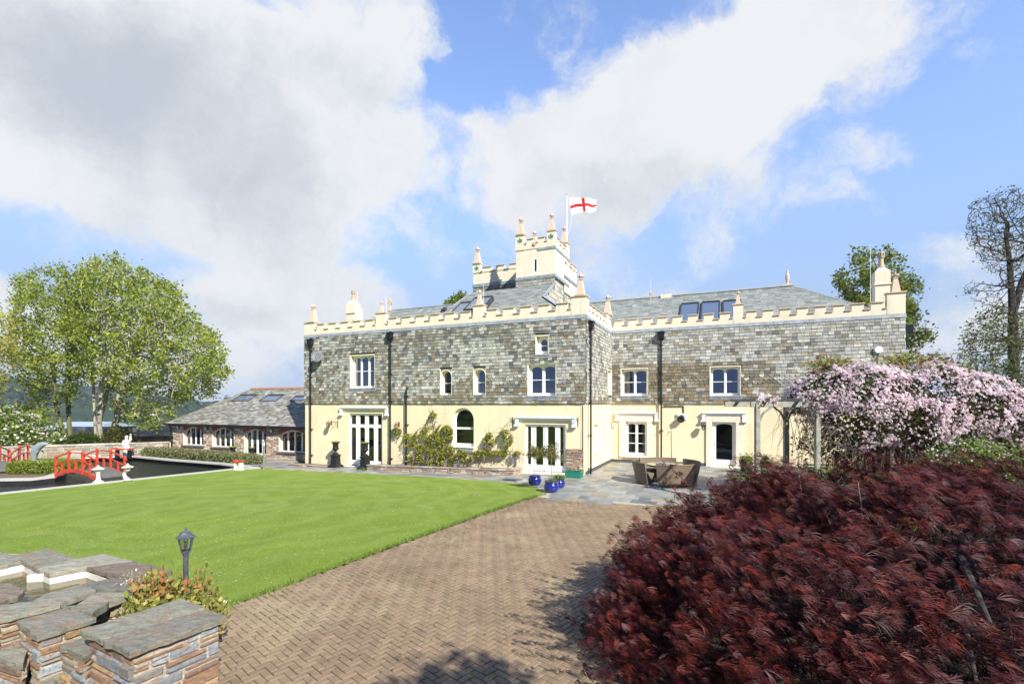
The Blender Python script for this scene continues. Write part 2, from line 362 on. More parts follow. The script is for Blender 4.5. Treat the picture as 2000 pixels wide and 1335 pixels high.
# ================================================================= HOUSE
def scan(poly,y):
    xs=[]
    for i in range(len(poly)):
        (x0,y0),(x1,y1)=poly[i],poly[(i+1)%len(poly)]
        if (y0<=y)!=(y1<=y): xs.append(x0+(y-y0)/(y1-y0)*(x1-x0))
    xs.sort(); return [(xs[i],xs[i+1]) for i in range(0,len(xs)-1,2)]
def sub(iv,holes,ya,yb):
    for (a,b,c,d) in holes:
        if d<=ya or c>=yb: continue
        out=[]
        for (p,q) in iv:
            if b<=p or a>=q: out.append((p,q)); continue
            if a>p: out.append((p,a))
            if b<q: out.append((b,q))
        iv=out
    return iv
def tiles(mb,O,ex,ey,en,poly,w,h,colfn,holes=(),rounded=None,th=.010,tilt=.016,jit=.22,gap=.011,rs=None):
    rs=rs or random.Random(3)
    O=Vector(O); ex=Vector(ex); ey=Vector(ey); en=Vector(en)
    y0=min(p[1] for p in poly); y1=max(p[1] for p in poly); j=0; y=y0
    while y<y1-.02:
        hh=h*(1+rs.uniform(-.1,.1)); hh=min(hh,y1-y)
        ym=y+hh*.5; rd=rounded and rounded(ym)
        for (a,b) in sub(scan(poly,ym),holes,y+.03,y+hh-.03):
            x=a-rs.random()*w*.9
            while x<b:
                ww=w*(1+rs.uniform(-jit,jit)) if not rd else w*.92
                p,q=max(x,a),min(x+ww-gap,b); x+=ww
                if q-p<.03: continue
                lift=tilt+rs.uniform(-.003,.012); dy=rs.uniform(-.006,.006)
                yb=y+dy; yt=min(y+hh+.02,y1+.005); sk=rs.uniform(-.004,.004)
                c=colfn(p,ym,rs)
                if rd and q-p>w*.5:
                    n=5; prof=[(p+(q-p)*(.5-.5*math.cos(math.pi*k/n)), yb+ (hh*.42)*(1-math.sin(math.pi*k/n))) for k in range(n+1)]
                    fr=[O+ex*X+ey*Y+en*(th+lift) for X,Y in prof]; fr+=[O+ex*q+ey*yt+en*th,O+ex*p+ey*yt+en*th]
                    bk=[O+ex*X+ey*Y+en*(.001) for X,Y in prof]
                    m=len(prof)
                    mb.add(fr+bk,[tuple(range(m+2))]+[(k+1,k,m+2+k,m+3+k) for k in range(m-1)],c)
                else:
                    A=[O+ex*p+ey*(yb+sk)+en*(th+lift),O+ex*q+ey*(yb-sk)+en*(th+lift),O+ex*q+ey*yt+en*th,O+ex*p+ey*yt+en*th]
                    Bk=[O+ex*p+ey*(yb+sk),O+ex*q+ey*(yb-sk),O+ex*q+ey*yt,O+ex*p+ey*yt]
                    mb.add(A+Bk,[(0,1,2,3),(1,0,4,5),(0,3,7,4),(2,1,5,6)],c)
        y+=hh; j+=1
def pick(rs,pal):
    t=rs.random()*sum(p[0] for p in pal)
    for p in pal:
        t-=p[0]
        if t<=0: break
    k=rs.uniform(.82,1.18); c=p[1]; return (c[0]*k,c[1]*k,c[2]*k)
PAL_L=[(6,(.41,.41,.36)),(5,(.355,.36,.32)),(3,(.47,.475,.43)),(2,(.28,.285,.265)),(.5,(.18,.195,.20)),(.5,(.34,.29,.21)),(1.5,(.29,.28,.22)),(.6,(.31,.335,.34))]
PAL_D=[(4,(.20,.195,.155)),(4,(.25,.24,.195)),(3,(.15,.15,.135)),(2,(.22,.185,.13)),(2.5,(.32,.32,.28)),(1.0,(.12,.13,.13)),(.4,(.30,.215,.135)),(.8,(.24,.26,.26))]
PAL_B=[(4,(.205,.18,.12)),(3,(.255,.22,.155)),(2.5,(.165,.15,.11)),(1.2,(.31,.29,.23)),(.8,(.12,.12,.105)),(.5,(.28,.19,.11))]
def slatecol(seed,lo,hi):
    def f(x,y,rs):
        n=noise.noise(Vector((x*.28+seed,y*.55,seed)))+.6*noise.noise(Vector((x*.9,y*1.3,seed+5)))
        t=(y-3.1)/3.9
        light=lo+(hi-lo)*t+n*.9
        return pick(rs,PAL_L if rs.random()<light else (PAL_B if y<4.6 and rs.random()<.6 else PAL_D))
    return f
def wall_panel(mb,F,u0,u1,z0,z1,holes,depth=.22,d=0.,rev=None,col=(1,1,1)):
    us=sorted({u0,u1,*[h[0] for h in holes],*[h[1] for h in holes]}); zs=sorted({z0,z1,*[h[2] for h in holes],*[h[3] for h in holes]})
    us=[u for u in us if u0-1e-6<=u<=u1+1e-6]; zs=[z for z in zs if z0-1e-6<=z<=z1+1e-6]
    for i in range(len(us)-1):
        for j in range(len(zs)-1):
            um=(us[i]+us[i+1])/2; zm=(zs[j]+zs[j+1])/2
            if any(h[0]<um<h[1] and h[2]<zm<h[3] for h in holes): continue
            mb.quad(F.p(us[i],zs[j],d),F.p(us[i+1],zs[j],d),F.p(us[i+1],zs[j+1],d),F.p(us[i],zs[j+1],d))
    for (a,b,c,e) in holes:
        P=F.p; d2=d-depth; r=RV(F,(a,b,c,e)) if rev else mb
        r.quad(P(a,c,d2),P(a,c,d),P(a,e,d),P(a,e,d2)); r.quad(P(b,c,d),P(b,c,d2),P(b,e,d2),P(b,e,d))
        r.quad(P(a,e,d),P(b,e,d),P(b,e,d2),P(a,e,d2)); r.quad(P(a,c,d2),P(b,c,d2),P(b,c,d),P(a,c,d))
REV={}
def RV(F,h): return REV.setdefault((id(F),tuple(h)),MB())
def spandrel(mb,F,u0,u1,zt,rise,d0,d1,n=10,full=False):
    """fills the corners above an arch whose crown touches zt"""
    uc=(u0+u1)/2; hw=(u1-u0)/2
    def az(u):
        x=(u-uc)/hw
        if full: return zt-rise+rise*math.sqrt(max(0,1-x*x))
        return zt-rise+rise*(max(0,1-x*x)**.6)
    us=[u0+(u1-u0)*(.5-.5*math.cos(math.pi*i/n)) for i in range(n+1)]
    P=F.p
    for i in range(n):
        a,b=us[i],us[i+1]
        mb.quad(P(a,az(a),d1),P(b,az(b),d1),P(b,zt,d1),P(a,zt,d1))
        mb.quad(P(b,az(b),d1),P(a,az(a),d1),P(a,az(a),d0),P(b,az(b),d0))
def arch_ring(mb,F,u0,u1,zs,rise,w,d0,d1,n=14):
    uc=(u0+u1)/2; hw=(u1-u0)/2; P=F.p
    pts=[(math.pi*i/n) for i in range(n+1)]
    for i in range(n):
        a,b=pts[i],pts[i+1]
        o=lambda t:(uc-hw*math.cos(t),zs+rise*math.sin(t)); q=lambda t:(uc-(hw-w)*math.cos(t),zs+(rise-w)*math.sin(t))
        A,B,C,D=q(a),q(b),o(b),o(a)
        mb.quad(P(*A,d1),P(*B,d1),P(*C,d1),P(*D,d1)); mb.quad(P(*B,d1),P(*A,d1),P(*A,d0),P(*B,d0)); mb.quad(P(*D,d1),P(*C,d1),P(*C,d0),P(*D,d0))

house=empty('country_house',(BX,BY,0),-HA,'large cream and slate-hung country house with battlemented parapets and a tall turret','house')
UL=-16.22; VW=5.31; UR=12.6; Z1=3.1; Z2=6.96
M['slit']=mat('dark_slit_glass',(.02,.022,.03),.2,.1,3)
interior=MB(); reveal=True
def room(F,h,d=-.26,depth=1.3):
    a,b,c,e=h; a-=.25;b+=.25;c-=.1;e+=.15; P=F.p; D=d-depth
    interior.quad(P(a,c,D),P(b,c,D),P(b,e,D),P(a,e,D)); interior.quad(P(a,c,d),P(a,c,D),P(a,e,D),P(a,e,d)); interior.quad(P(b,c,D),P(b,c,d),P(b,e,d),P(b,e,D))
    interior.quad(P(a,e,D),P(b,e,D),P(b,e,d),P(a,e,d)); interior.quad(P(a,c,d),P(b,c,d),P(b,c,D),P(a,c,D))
def curtain(F,a,b,c,e,d,parent):
    mb=MB(); n=max(6,int((b-a)/.025)); P=F.p
    for i in range(n):
        x0=a+(b-a)*i/n; x1=a+(b-a)*(i+1)/n; d0=d+.03*math.sin(i*1.3); d1=d+.03*math.sin((i+1)*1.3)
        mb.quad(P(x0,c,d0),P(x1,c,d1),P(x1,e,d1),P(x0,e,d0))
    return mb.build('curtain',M['curtain'],parent,smooth=True)
def window(F,h,cols,rows=1,name='window',arch=.0,full=False,d=-.2,fw=.055,mw=.05,glass='glassblue',curt=0,sill='lead',rowf=None,top=None,parent=None,bw=.03,lights=None):
    """cols: number of lights; rows: panes high in each light; arch: rise of each light head; returns the frame mesh"""
    a,b,c,e=h; mb=MB(); d0,d1=d-.05,d+.03; F_=lambda *x: mb.fbox(F,*x)
    if not full:
        F_(a,a+fw,c,e,d0,d1); F_(b-fw,b,c,e,d0,d1); F_(a+fw,b-fw,c,c+fw*1.2,d0,d1); F_(a+fw,b-fw,e-fw,e,d0,d1)
    else:
        r=min(arch,e-c); F_(a,a+fw,c,e-r,d0,d1); F_(b-fw,b,c,e-r,d0,d1); F_(a+fw,b-fw,c,c+fw*1.2,d0,d1)
        arch_ring(mb,F,a,b,e-r,r,fw,d0,d1)
    ia,ib,ic,ie=a+fw,b-fw,c+fw*1.2,e-fw
    cw=(ib-ia-(cols-1)*mw)/cols
    edges=lights or [(ia+i*(cw+mw),ia+i*(cw+mw)+cw) for i in range(cols)]
    for i in range(len(edges)-1): F_(edges[i][1],edges[i+1][0],ic,ie,d0+.002,d1+.012)
    fr=rowf or [k/rows for k in range(1,rows)]
    for (p,q) in edges:
        if not full:
            F_(p,p+bw,ic,ie,d0+.004,d1-.012); F_(q-bw,q,ic,ie,d0+.004,d1-.012); F_(p+bw,q-bw,ic,ic+bw,d0+.004,d1-.012); F_(p+bw,q-bw,ie-bw,ie,d0+.004,d1-.012)
        for t in fr:
            zt=ic+(ie-ic)*t; F_(p+bw*.5,q-bw*.5,zt-bw*.55,zt+bw*.55,d0+.006,d1-.016)
        if arch and not full: spandrel(mb,F,p+bw,q-bw,ie-bw,arch,d0+.006,d1-.014,8)
    o=mb.build(name,M['white'],parent or house)
    g=MB(); dg=d-.015
    if full:
        n=16; r=min(arch,e-c)-fw; zs=e-min(arch,e-c); hw=(ib-ia)/2; uc=(a+b)/2
        vs=[F.p(ia,ic,dg),F.p(ib,ic,dg)]+[F.p(uc+hw*math.cos(math.pi*k/n),zs+r*math.sin(math.pi*k/n),dg) for k in range(n+1)]
        g.add(vs,[tuple(range(len(vs)))])
    else: g.quad(F.p(ia,ic,dg),F.p(ib,ic,dg),F.p(ib,ie,dg),F.p(ia,ie,dg))
    g.build('pane',M[glass],o)
    if curt:
        w=(ib-ia)*.2
        if curt in(1,3): curtain(F,ia,ia+w,ic,ie,d-.16,o)
        if curt in(2,3): curtain(F,ib-w,ib,ic,ie,d-.16,o)
    if sill:
        s=MB()
        if sill=='lead':
            s.fbox(F,a-.07,b+.07,c-.075,c-.003,.0,.085)
            n=int((b-a+.2)/.055); 
            for i in range(n):
                x=a-.1+(b-a+.2)*(i+.5)/n; s.add([F.p(x-.026,c-.08,.058),F.p(x+.026,c-.08,.058),F.p(x+.026,c-.16,.066),F.p(x,c-.195,.068),F.p(x-.026,c-.16,.066)],[(0,4,3,2,1)])
            s.build('sill',M['lead'],o)
        elif sill=='dark': s.fbox(F,a-.03,b+.03,c-.05,c-.003,-.1,.06); s.build('sill',M['lead'],o)
        else: s.fbox(F,a-.04,b+.04,c-.07,c-.003,-.14,.07); s.build('sill',M[sill],o)
    return o
def hood(F,x0,x1,y0,y1,mt='white',w=.16):
    a,b,c,e=F.rect(x0,x1,y0,y1,.1); mb=MB()
    for k,(dz,dd) in enumerate(((0,.17),(.05,.13),(.1,.09))):
        mb.fbox(F,a+.02*k,b-.02*k,e-.055-dz,e-dz,.004*(k+1),dd)
        for s in (0,1):
            p,q=(a+.02*k+.0,a+w-.03*k) if s==0 else (b-w+.03*k,b-.02*k)
            if k==0: mb.fbox(F,p,q,c+.06,e-.056,.003,.13)
    for p,q in ((a-.05,a+w+.01),(b-w-.01,b+.05)):
        mb.fbox(F,p,q,c-.02,c+.06,.002,.17); mb.fbox(F,p+.03,q-.03,c-.06,c-.021,.002,.12)
    return mb.build('door_hood',M[mt],house,bevel=.006)

# ---- openings measured on the walls
R_=FM.rect
up_main={'W1':R_(686,732.5,694,757),'W2':R_(862,882.5,723,770.5),'W3':R_(926.5,949,720.5,770),'W4':R_(1032.5,1086,711,772),'W6':R_(1048,1071.8,656,691)}
gr_main={'D1':R_(682,746.5,807,905.5),'W5':R_(884,925.3,796,871.5),'D2':R_(1025,1104.5,828.5,924)}
gr_main['D1']=(gr_main['D1'][0],gr_main['D1'][1],-.22,gr_main['D1'][3]); gr_main['D2']=(*gr_main['D2'][:2],.06,gr_main['D2'][3])
up_ret={'R1':FR_.rect(1186,1193,723,771)}; gr_ret={'R2':FR_.rect(1160.5,1170,829,881)}
up_w={'W7':FW.rect(1214,1265,720,772),'W8':FW.rect(1388,1445.6,716,772),'W10':FW.rect(1608,1667,711,762)}
gr_w={'W9':FW.rect(1222,1264,823,889),'D3':FW.rect(1391,1437,824,917)}
gr_w['D3']=(*gr_w['D3'][:2],.08,gr_w['D3'][3])
# ---- rendered ground floor and backing of the slate
st=MB()
wall_panel(st,FM,UL,0,-.6,Z1,list(gr_main.values()),.22,rev=reveal)
wall_panel(st,FM,UL,0,Z1,Z2,list(up_main.values()),.27,0,rev=reveal)
wall_panel(st,FR_,0,VW,-.6,Z1,list(gr_ret.values()),.18,rev=reveal); wall_panel(st,FR_,0,VW,Z1,Z2,list(up_ret.values()),.2,rev=reveal)
wall_panel(st,FW,0,UR,-.6,Z1,list(gr_w.values()),.2,rev=reveal); wall_panel(st,FW,0,UR,Z1,Z2,list(up_w.values()),.27,rev=reveal)
FLf=Fr((UL,8,0),(0,-1,0),(-1,0,0)); wall_panel(st,FLf,0,8,-.6,Z2,[])
FRt=Fr((UR,VW,0),(0,1,0),(1,0,0)); wall_panel(st,FRt,0,7,-.6,Z2,[])
FBk=Fr((UR,12.31,0),(-1,0,0),(0,1,0)); wall_panel(st,FBk,0,UR,-.6,Z2,[]); FBm=Fr((0,8,0),(-1,0,0),(0,1,0)); wall_panel(st,FBm,0,-UL,-.6,Z2,[])
st.fbox(FM,-.19,-.002,-.4,Z1-.05,0.0,.012)      # quoin strip
st.build('wall',M['stucco'],house)
# rounded head fillers of the arched openings
hd_=MB(); hd_.col=(.26,.25,.20)
for k,F,full in (('W2',FM,1),('W3',FM,1)):
    hd_=MB(); hd_.col=(.26,.25,.20); h=up_main[k]; spandrel(hd_,F,h[0]-.045,h[1]+.03,h[3]+.05,(h[1]-h[0])/2+.04,.0,.045,12,True); reveal=RV(F,h); spandrel(reveal,F,h[0],h[1],h[3]-.001,(h[1]-h[0])/2,-.2,.02,12,True); arch_ring(reveal,F,h[0]-.04,h[1]+.035,h[3]-(h[1]-h[0])/2,(h[1]-h[0])/2+.04,.04,.0,.055)
    hd_.build('slate_arch_head',M['slate'],house)
ws=MB(); h=gr_main['W5']; spandrel(ws,FM,h[0],h[1],h[3],(h[1]-h[0])/2,-.2,.0,16,True); ws.build('arch_head',M['stucco'],house)
# thin painted casing round the upper openings
for F,dct in ((FM,up_main),(FR_,up_ret),(FW,up_w)):
    for k,(a,b,c,e) in dct.items():
        t=.045; reveal=RV(F,(a,b,c,e)); reveal.fbox(F,a-t,a,c,e+t,.0,.05); reveal.fbox(F,b,b+t*.6,c,e+t,.0,.05)
        if k not in('W2','W3'): reveal.fbox(F,a,b,e,e+t,.0,.052)
for r_ in REV.values(): r_.build('window_reveal',M['reveal'],house)
# black plinth
pl=MB(); pl.fbox(FR_,.0,VW,-.3,.17,.0,.02); pl.fbox(FW,.021,gr_w['D3'][0]-.25,-.3,.17,.0,.02); pl.fbox(FW,gr_w['D3'][1]+.25,UR,-.3,.17,.0,.02); pl.build('plinth',mat('dark_plinth',(.07,.075,.085),.8,.3,5),house)
# ---- hung slates
hl=lambda d:[(a-.045,b+.03,c-.02,e+.045) for a,b,c,e in d.values()]
sm=MB(); rd1=lambda z:(4.35<z<4.62) or (3.52<z<3.66); rdm=lambda z:(4.05<z<4.5) or (5.75<z<5.9)
tiles(sm,FM.p(0,0,.03),FM.ex,FM.ez,FM.en,[(UL-.03,Z1),(.02,Z1),(.02,Z2-.1),(UL-.03,Z2-.1)],.205,.152,slatecol(3,.25,.75),hl(up_main),rdm,rs=random.Random(1))
sm.fbox(FM,UL-.02,.0,Z1-.03,Z1+.02,.0,.03,(.15,.14,.12)); sm.build('slate_cladding',M['slate'],house)
sm=MB(); tiles(sm,FR_.p(0,0,.03),FR_.ex,FR_.ez,FR_.en,[(.02,Z1),(VW,Z1),(VW,Z2-.1),(.02,Z2-.1)],.21,.152,slatecol(9,.75,1.),hl(up_ret),rdm,rs=random.Random(2)); sm.build('slate_cladding',M['slate'],house)
sm=MB()
def wcol(x,y,rs):
    n=noise.noise(Vector((x*.35,y*.8,2)))*.35+(.25*noise.noise(Vector((x*1.2,y*1.5,4))))
    low=(y<5.1) and (1.9<x<7.7 or x<2.3)
    r_=rs.random(); return pick(rs,(PAL_B if low else PAL_D) if r_<(.92 if low else .12)-n*.5 else PAL_L)
tiles(sm,FW.p(0,0,.03),FW.ex,FW.ez,FW.en,[(.02,Z1),(UR+.03,Z1),(UR+.03,Z2-.1),(.02,Z2-.1)],.23,.155,wcol,hl(up_w),lambda z:4.1<z<4.5,rs=random.Random(4)); sm.build('slate_cladding',M['slate'],house)
# backing colour behind slates reads as dark joints
bk=MB(); 
for F,u0,u1,dct in ((FM,UL-.02,.03,up_main),(FR_,.031,VW-.001,up_ret),(FW,.031,UR+.02,up_w)):
    wall_panel(bk,F,u0,u1,Z1+.001,Z2-.11,[(a-.01,b+.01,c-.01,e+.01) for a,b,c,e in dct.values()],.02,.0295)
bk.build('slate_backing',mat('dark_slate_joint',(.045,.045,.042),.9,.2,5),house)
# ---- lead flashing + parapets
ld=MB()
for F,a,b in ((FM,UL-.05,.06),(FR_,.06,VW-.05),(FW,.08,UR+.06)):
    n=int((b-a)/1.15); 
    for i in range(n):
        x0=a+(b-a)*i/n; x1=a+(b-a)*(i+1)/n-.006
        ld.add([F.p(x0,Z2-.16,.075),F.p(x1,Z2-.16,.075),F.p(x1,Z2+.005,.03),F.p(x0,Z2+.005,.03),F.p(x0,Z2-.16,.02),F.p(x1,Z2-.16,.02)],[(0,1,2,3),(1,0,4,5)],(.9,1,1.1))
ld.build('flashing',M['lead'],house)
def parapet(F,u0,u1,piers,z0=Z2,zc=7.22,zm=7.50,period=.80,mw=.50,th=.26,phase=.1,parent=None,mt='parapet',cw=.045,low_open=None,base=.028):
    """piers: (u0,u1,ztop)"""
    mb=MB(); cp=MB(); segs=[]
    ps=sorted(piers); x=u0; free=[]
    for p in ps:
        if p[0]>x+.01: free.append((x,p[0]))
        x=max(x,p[1])
    if x<u1-.01: free.append((x,u1))
    for a,b,zt in ps:
        mb=MB(); mb.fbox(F,a,b,z0,zt,-th,base+.012); mb.build('pier',M[mt],parent or house); pc=MB(); pc.fbox(F,a-.04,b+.04,zt,zt+cw+.012,-th-.04,base+.055); pc.build('pier_cap',M['cope'],parent or house,bevel=.006)
    for a,b in free:
        mb=MB(); cp=MB(); mb.fbox(F,a,b,z0,zc,-th,base)
        n=max(1,round((b-a+ (period-mw))/period)) ; n=max(1,round((b-a)/period)); pr=(b-a)/n; m=mw*pr/period; g=pr-m
        # merlons centred in each period so crenels flank them
        for i in range(n):
            s=a+i*pr+g/2; e=s+m
            mb.fbox(F,s,e,zc,zm,-th,base); cp.fbox(F,s-.03,e+.03,zm,zm+cw,-th-.03,base+.05)
            cp.fbox(F,a+i*pr+.002,s-.001,zc,zc+cw,-th-.03,base+.05); cp.fbox(F,e+.001,a+(i+1)*pr-.002,zc,zc+cw,-th-.03,base+.05)
        mb.build('parapet',M[mt],parent or house); cp.build('coping',M['cope'],parent or house,bevel=.006)
pxu=lambda F,x,y=650: F.px(x,y)[0]
p_main=[(UL-.02,UL+.75,7.62),(pxu(FM,734.5),pxu(FM,754),7.80),(pxu(FM,924.5),pxu(FM,945),7.74),(-.62,.03,7.74)]
# merlon shoulders beside the piers
def shoulder(F,a,b,z,side):
    pass
parapet(FM,UL,.03,p_main)
parapet(FR_,.0,VW-.03,[(-.025,.50,7.735),(VW-1.2,VW-.55,7.70)],period=.78,mw=.46)
parapet(FW,.03,UR+.02,[(pxu(FW,1432),pxu(FW,1451.6),7.86),(UR-.62,UR+.03,7.86)],period=.745,mw=.46)
FRp=Fr((UR,VW,0),(0,1,0),(1,0,0)); parapet(FRp,.27,6.5,[],period=.8)
# finials
def finial_mesh():
    mb=MB(); mb.box(-.21,.21,-.21,.21,0,.05); mb.frustum((0,0,.05),.165,.165,.075,.075,.62); mb.box(-.095,.095,-.095,.095,.67,.70)
    mb.lathe([(.055,.70),(.04,.73),(.06,.76),(.05,.80)],n=8)
    mb.lathe([(.045,.79),(.085,.83),(.075,.88),(.035,.92),(.03,.95),(.012,1.0)],n=8)
    for k in range(4):
        a=k*math.pi/2; x,y=math.cos(a)*.105,math.sin(a)*.105
        mb.ball((x,y,.84),.05,6,4,(1,1,1.0)); mb.ball((x*1.35,y*1.35,.86),.026,5,3)
        a+=math.pi/4; mb.ball((math.cos(a)*.09,math.sin(a)*.09,.80),.03,5,3)
    return mb
f0=finial_mesh().build('finial',M['finial'],house)
def place_finial(u,v,z,s=1.,first=[True],par=None):
    if first[0]: o=f0; first[0]=False
    else: o=f0.copy(); COL.objects.link(o)
    o.location=(u,v,z); o.scale=(s,s,s*1.0); return o
def fin_px(F,px,ytop,zb,d=-.12):
    u,zt=F.px(px,ytop,d); P=F.p(u,0,d); place_finial(P.x,P.y,zb,(zt-zb))
fin_px(FM,612,592.5,7.665); fin_px(FM,745,587,7.85); fin_px(FM,937,565,7.79); fin_px(FM,1134.5,532,7.79)
u,zt=FR_.px(1187,574,-.12); P=FR_.p(u,0,-.12); place_finial(P.x,P.y,7.75,zt-7.75)
fin_px(FW,1441.5,567,7.91); fin_px(FW,1748.5,530,7.91,-.3)
# ---- roofs
def ray(px,py):
    cu,cv=W2H(0,0); t=(px-1000)/FPX; return Vector((cu,cv,CAMZ)),Vector((t*hc-hs,t*hs+hc,(HOR-py)/FPX))
def onroof(px,py,v0,z0,sl=.7):
    C,D=ray(px,py)  # z=z0+sl*(v-v0)
    s=(z0+sl*(C.y-v0)-C.z)/(D.z-sl*D.y); return C+D*s
def roof(v0,z0,pxs,extra=None,sl=.7,w=.30,h=.19,pal=None,name='roof',rs=5,pts=None,par=None,mt='roofslate',back=None,jit=.08,tilt=.008):
    P=pts or [onroof(x,y,v0,z0,sl) for x,y in pxs]
    L=math.sqrt(1+sl*sl); ey=Vector((0,1/L,sl/L)); ex=Vector((1,0,0)); en=Vector((0,-sl/L,1/L)); O=Vector((0,v0,z0))
    poly=[((p-O).dot(ex),(p-O).dot(ey)) for p in P]
    mb=MB(); mb.add([O+ex*a+ey*b-en*.004 for a,b in poly],[tuple(range(len(poly)))],(.13,.14,.14))
    cf=pal or (lambda x,y,r: pick(r,[(3,(.225,.25,.235)),(3,(.25,.27,.255)),(2,(.20,.225,.22)),(1,(.28,.295,.28))]))
    tiles(mb,O,ex,ey,en,poly,w,h,cf,th=.006,tilt=tilt,jit=jit,rs=random.Random(rs),gap=.005)
    return mb.build(name,M[mt],par or house),P
V0,Z0=.8,6.9
q=lambda x,y:onroof(x,y,V0,Z0)
A1=q(762,607);A2=q(886,596);A3=q(921,571);A4=q(1083,554.5);A5=q(1064,578);A6=q(1096,603)
zr=(A1.z+A2.z)/2; vr=V0+(zr-Z0)/.7; top=(A3.z+A4.z)/2; vt=V0+(top-Z0)/.7
def onv(P): return Vector((P.x,V0+(P.z-Z0)/.7,P.z))
A1.z=A2.z=zr; A3.z=A4.z=top; A5.z=zr; A1,A2,A3,A4,A5=[onv(a) for a in (A1,A2,A3,A4,A5)]
EL0=Vector((A1.x-(vr-V0)-.3,V0,Z0)); ER0=Vector((A5.x+(vr-V0),V0,Z0))
roof(V0,Z0,None,pts=[EL0,ER0,A5,A4,A3,A2,A1],rs=7)
rb=MB()   # hip ends, backs and cheek
bkz=lambda P:Vector((P.x,2*vr-V0 if P.z<zr-.1 else P.y,P.z))
rb.add([EL0,A1,Vector((EL0.x,2*vr-V0,Z0))],[(0,2,1)],(.3,.33,.33)); rb.add([A1,A2,Vector((A2.x,2*vr-V0,Z0)),Vector((EL0.x,2*vr-V0,Z0))],[(0,3,2,1)],(.3,.33,.33))
rb.add([A2,A3,Vector((A3.x,vt+2,top)),Vector((A2.x,vt+2,zr))],[(0,3,2,1)],(.3,.33,.33))
rb.add([A5,ER0,Vector((ER0.x,2*vr-V0+2,Z0)),Vector((A5.x,2*vr-V0+2,zr))],[(0,1,2,3)],(.3,.33,.33))
rb.build('roof_back',M['roofslate'],house)
lf=MB(); lf.box(UL+.3,-.3,.27,V0+.1,Z0-.06,Z0-.02); lf.box(.1,UR-.3,VW+.27,VW+.9,Z0-.06,Z0-.02); lf.box(UL+.27,-.26,V0+.1,7.9,Z0-.3,Z0-.2); lf.box(-.26,UR-.26,VW+.9,12.2,Z0-.3,Z0-.2)
lf.tube([EL0,A1+Vector((0,0,.02))],.05,6); lf.tube([A1+Vector((0,0,.03)),A2+Vector((0,0,.03))],.055,6); lf.tube([A2,A3],.04,6)
lf.beam(A5+Vector((0,0,.03)),ER0+Vector((0,0,.03)),.26,.03); lf.beam(A4+Vector((.0,0,.04)),A5+Vector((.0,0,.04)),.2,.03)
lf.build('lead_gutter',M['lead'],house)
# slated cheek wall between the two roof levels
uk=A5.x; ck=MB(); FC=Fr((uk+.01,0,0),(0,1,0),(1,0,0))
vq=vt+1.75+2.6; zbq=Fr((0,vt+.02,0),(1,0,0),(0,-1,0)).px(1045,539)[1]-.1
cm=lambda x,y,r: pick(r,[(3,(.40,.38,.30)),(3,(.45,.43,.34)),(1,(.30,.30,.26)),(1,(.5,.48,.42))])
tiles(ck,FC.p(0,0,.01),FC.ex,FC.ez,FC.en,[(A5.y-.1,zr-.35),(vq,zr-.35),(vq,zbq),(A4.y+.05,zbq),(A4.y,top)],.42,.27,cm,rs=random.Random(9))
ck.add([FC.p(A5.y-.1,zr-.4,0),FC.p(vq,zr-.4,0),FC.p(vq,zbq,0),FC.p(A4.y,zbq,0),FC.p(A4.y,top,0)],[(0,1,2,3,4)],(.15,.14,.12)); ck.build('slate_cheek',M['slate'],house)
# right wing roof
Vw,Zw=VW+.8,6.9
B1=onroof(1548,558,Vw,Zw); B0=B1.copy(); B0.x=-2.6; zr2=B1.z; vr2=B1.y
HB=Vector((B1.x+(vr2-Vw)*1.0,Vw,Zw)); roof(Vw,Zw,None,pts=[Vector((-2.6,Vw,Zw)),HB,B1,B0],rs=8,w=.33,h=.2)
rb=MB(); rb.add([HB,Vector((HB.x,2*vr2-Vw,Zw)),B1],[(0,1,2)],(.3,.33,.34)); rb.add([B1,Vector((HB.x,2*vr2-Vw,Zw)),Vector((-2.6,2*vr2-Vw,Zw)),B0],[(0,1,2,3)],(.3,.33,.34)); rb.build('roof_back',M['roofslate'],house)
rg=MB(); rg.beam(B0+Vector((0,0,.03)),B1+Vector((0,0,.03)),.22,.07); rg.tube([B1,HB],.045,6); rg.build('ridge',mat('pale_grey_ridge',(.42,.44,.45),.7,.15,5),house)
# ---- skylights
def skylight(px0,px1,yt,yb,v0,z0,par,lift=.10,sl=.7,fr='black',tiltup=0,name='skylight',gl='skyglass'):
    T0=onroof(px0,yt,v0,z0,sl); T1=onroof(px1,yt,v0,z0,sl); Bm=onroof(px0,yb,v0,z0,sl)
    L=math.sqrt(1+sl*sl); ey=Vector((0,1/L,sl/L)); ex=Vector((1,0,0)); en=Vector((0,-sl/L,1/L))
    w=abs(T1.x-T0.x); hh=(T0-Bm).dot(ey); O=Vector((T0.x,Bm.y,Bm.z)); mb=MB(); t=.07
    def fb(a,b,c,d,e,f):
        P=lambda x,y,z:O+ex*x+ey*y+en*z
        mb.add([P(a,c,e),P(b,c,e),P(b,d,e),P(a,d,e),P(a,c,f),P(b,c,f),P(b,d,f),P(a,d,f)],[(0,3,2,1),(4,5,6,7),(0,1,5,4),(1,2,6,5),(2,3,7,6),(3,0,4,7)])
    fb(0,t,0,hh,0,lift);fb(w-t,w,0,hh,0,lift);fb(t,w-t,0,t,0,lift);fb(t,w-t,hh-t*1.3,hh,0,lift+.03); fb(t,w-t,t,hh-t,-.02,.01)
    o=mb.build(name,M['lampdark'],par); g=MB(); P=lambda x,y,z:O+ex*x+ey*y+en*z
    g.quad(P(t,t,lift-.03),P(w-t,t,lift-.03),P(w-t,hh-t*1.3,lift-.03),P(t,hh-t*1.3,lift-.03)); g.build('pane',M[gl],o); return o
M['lampdark']=mat('dark_grey_metal',(.045,.05,.06),.4,.15,5)
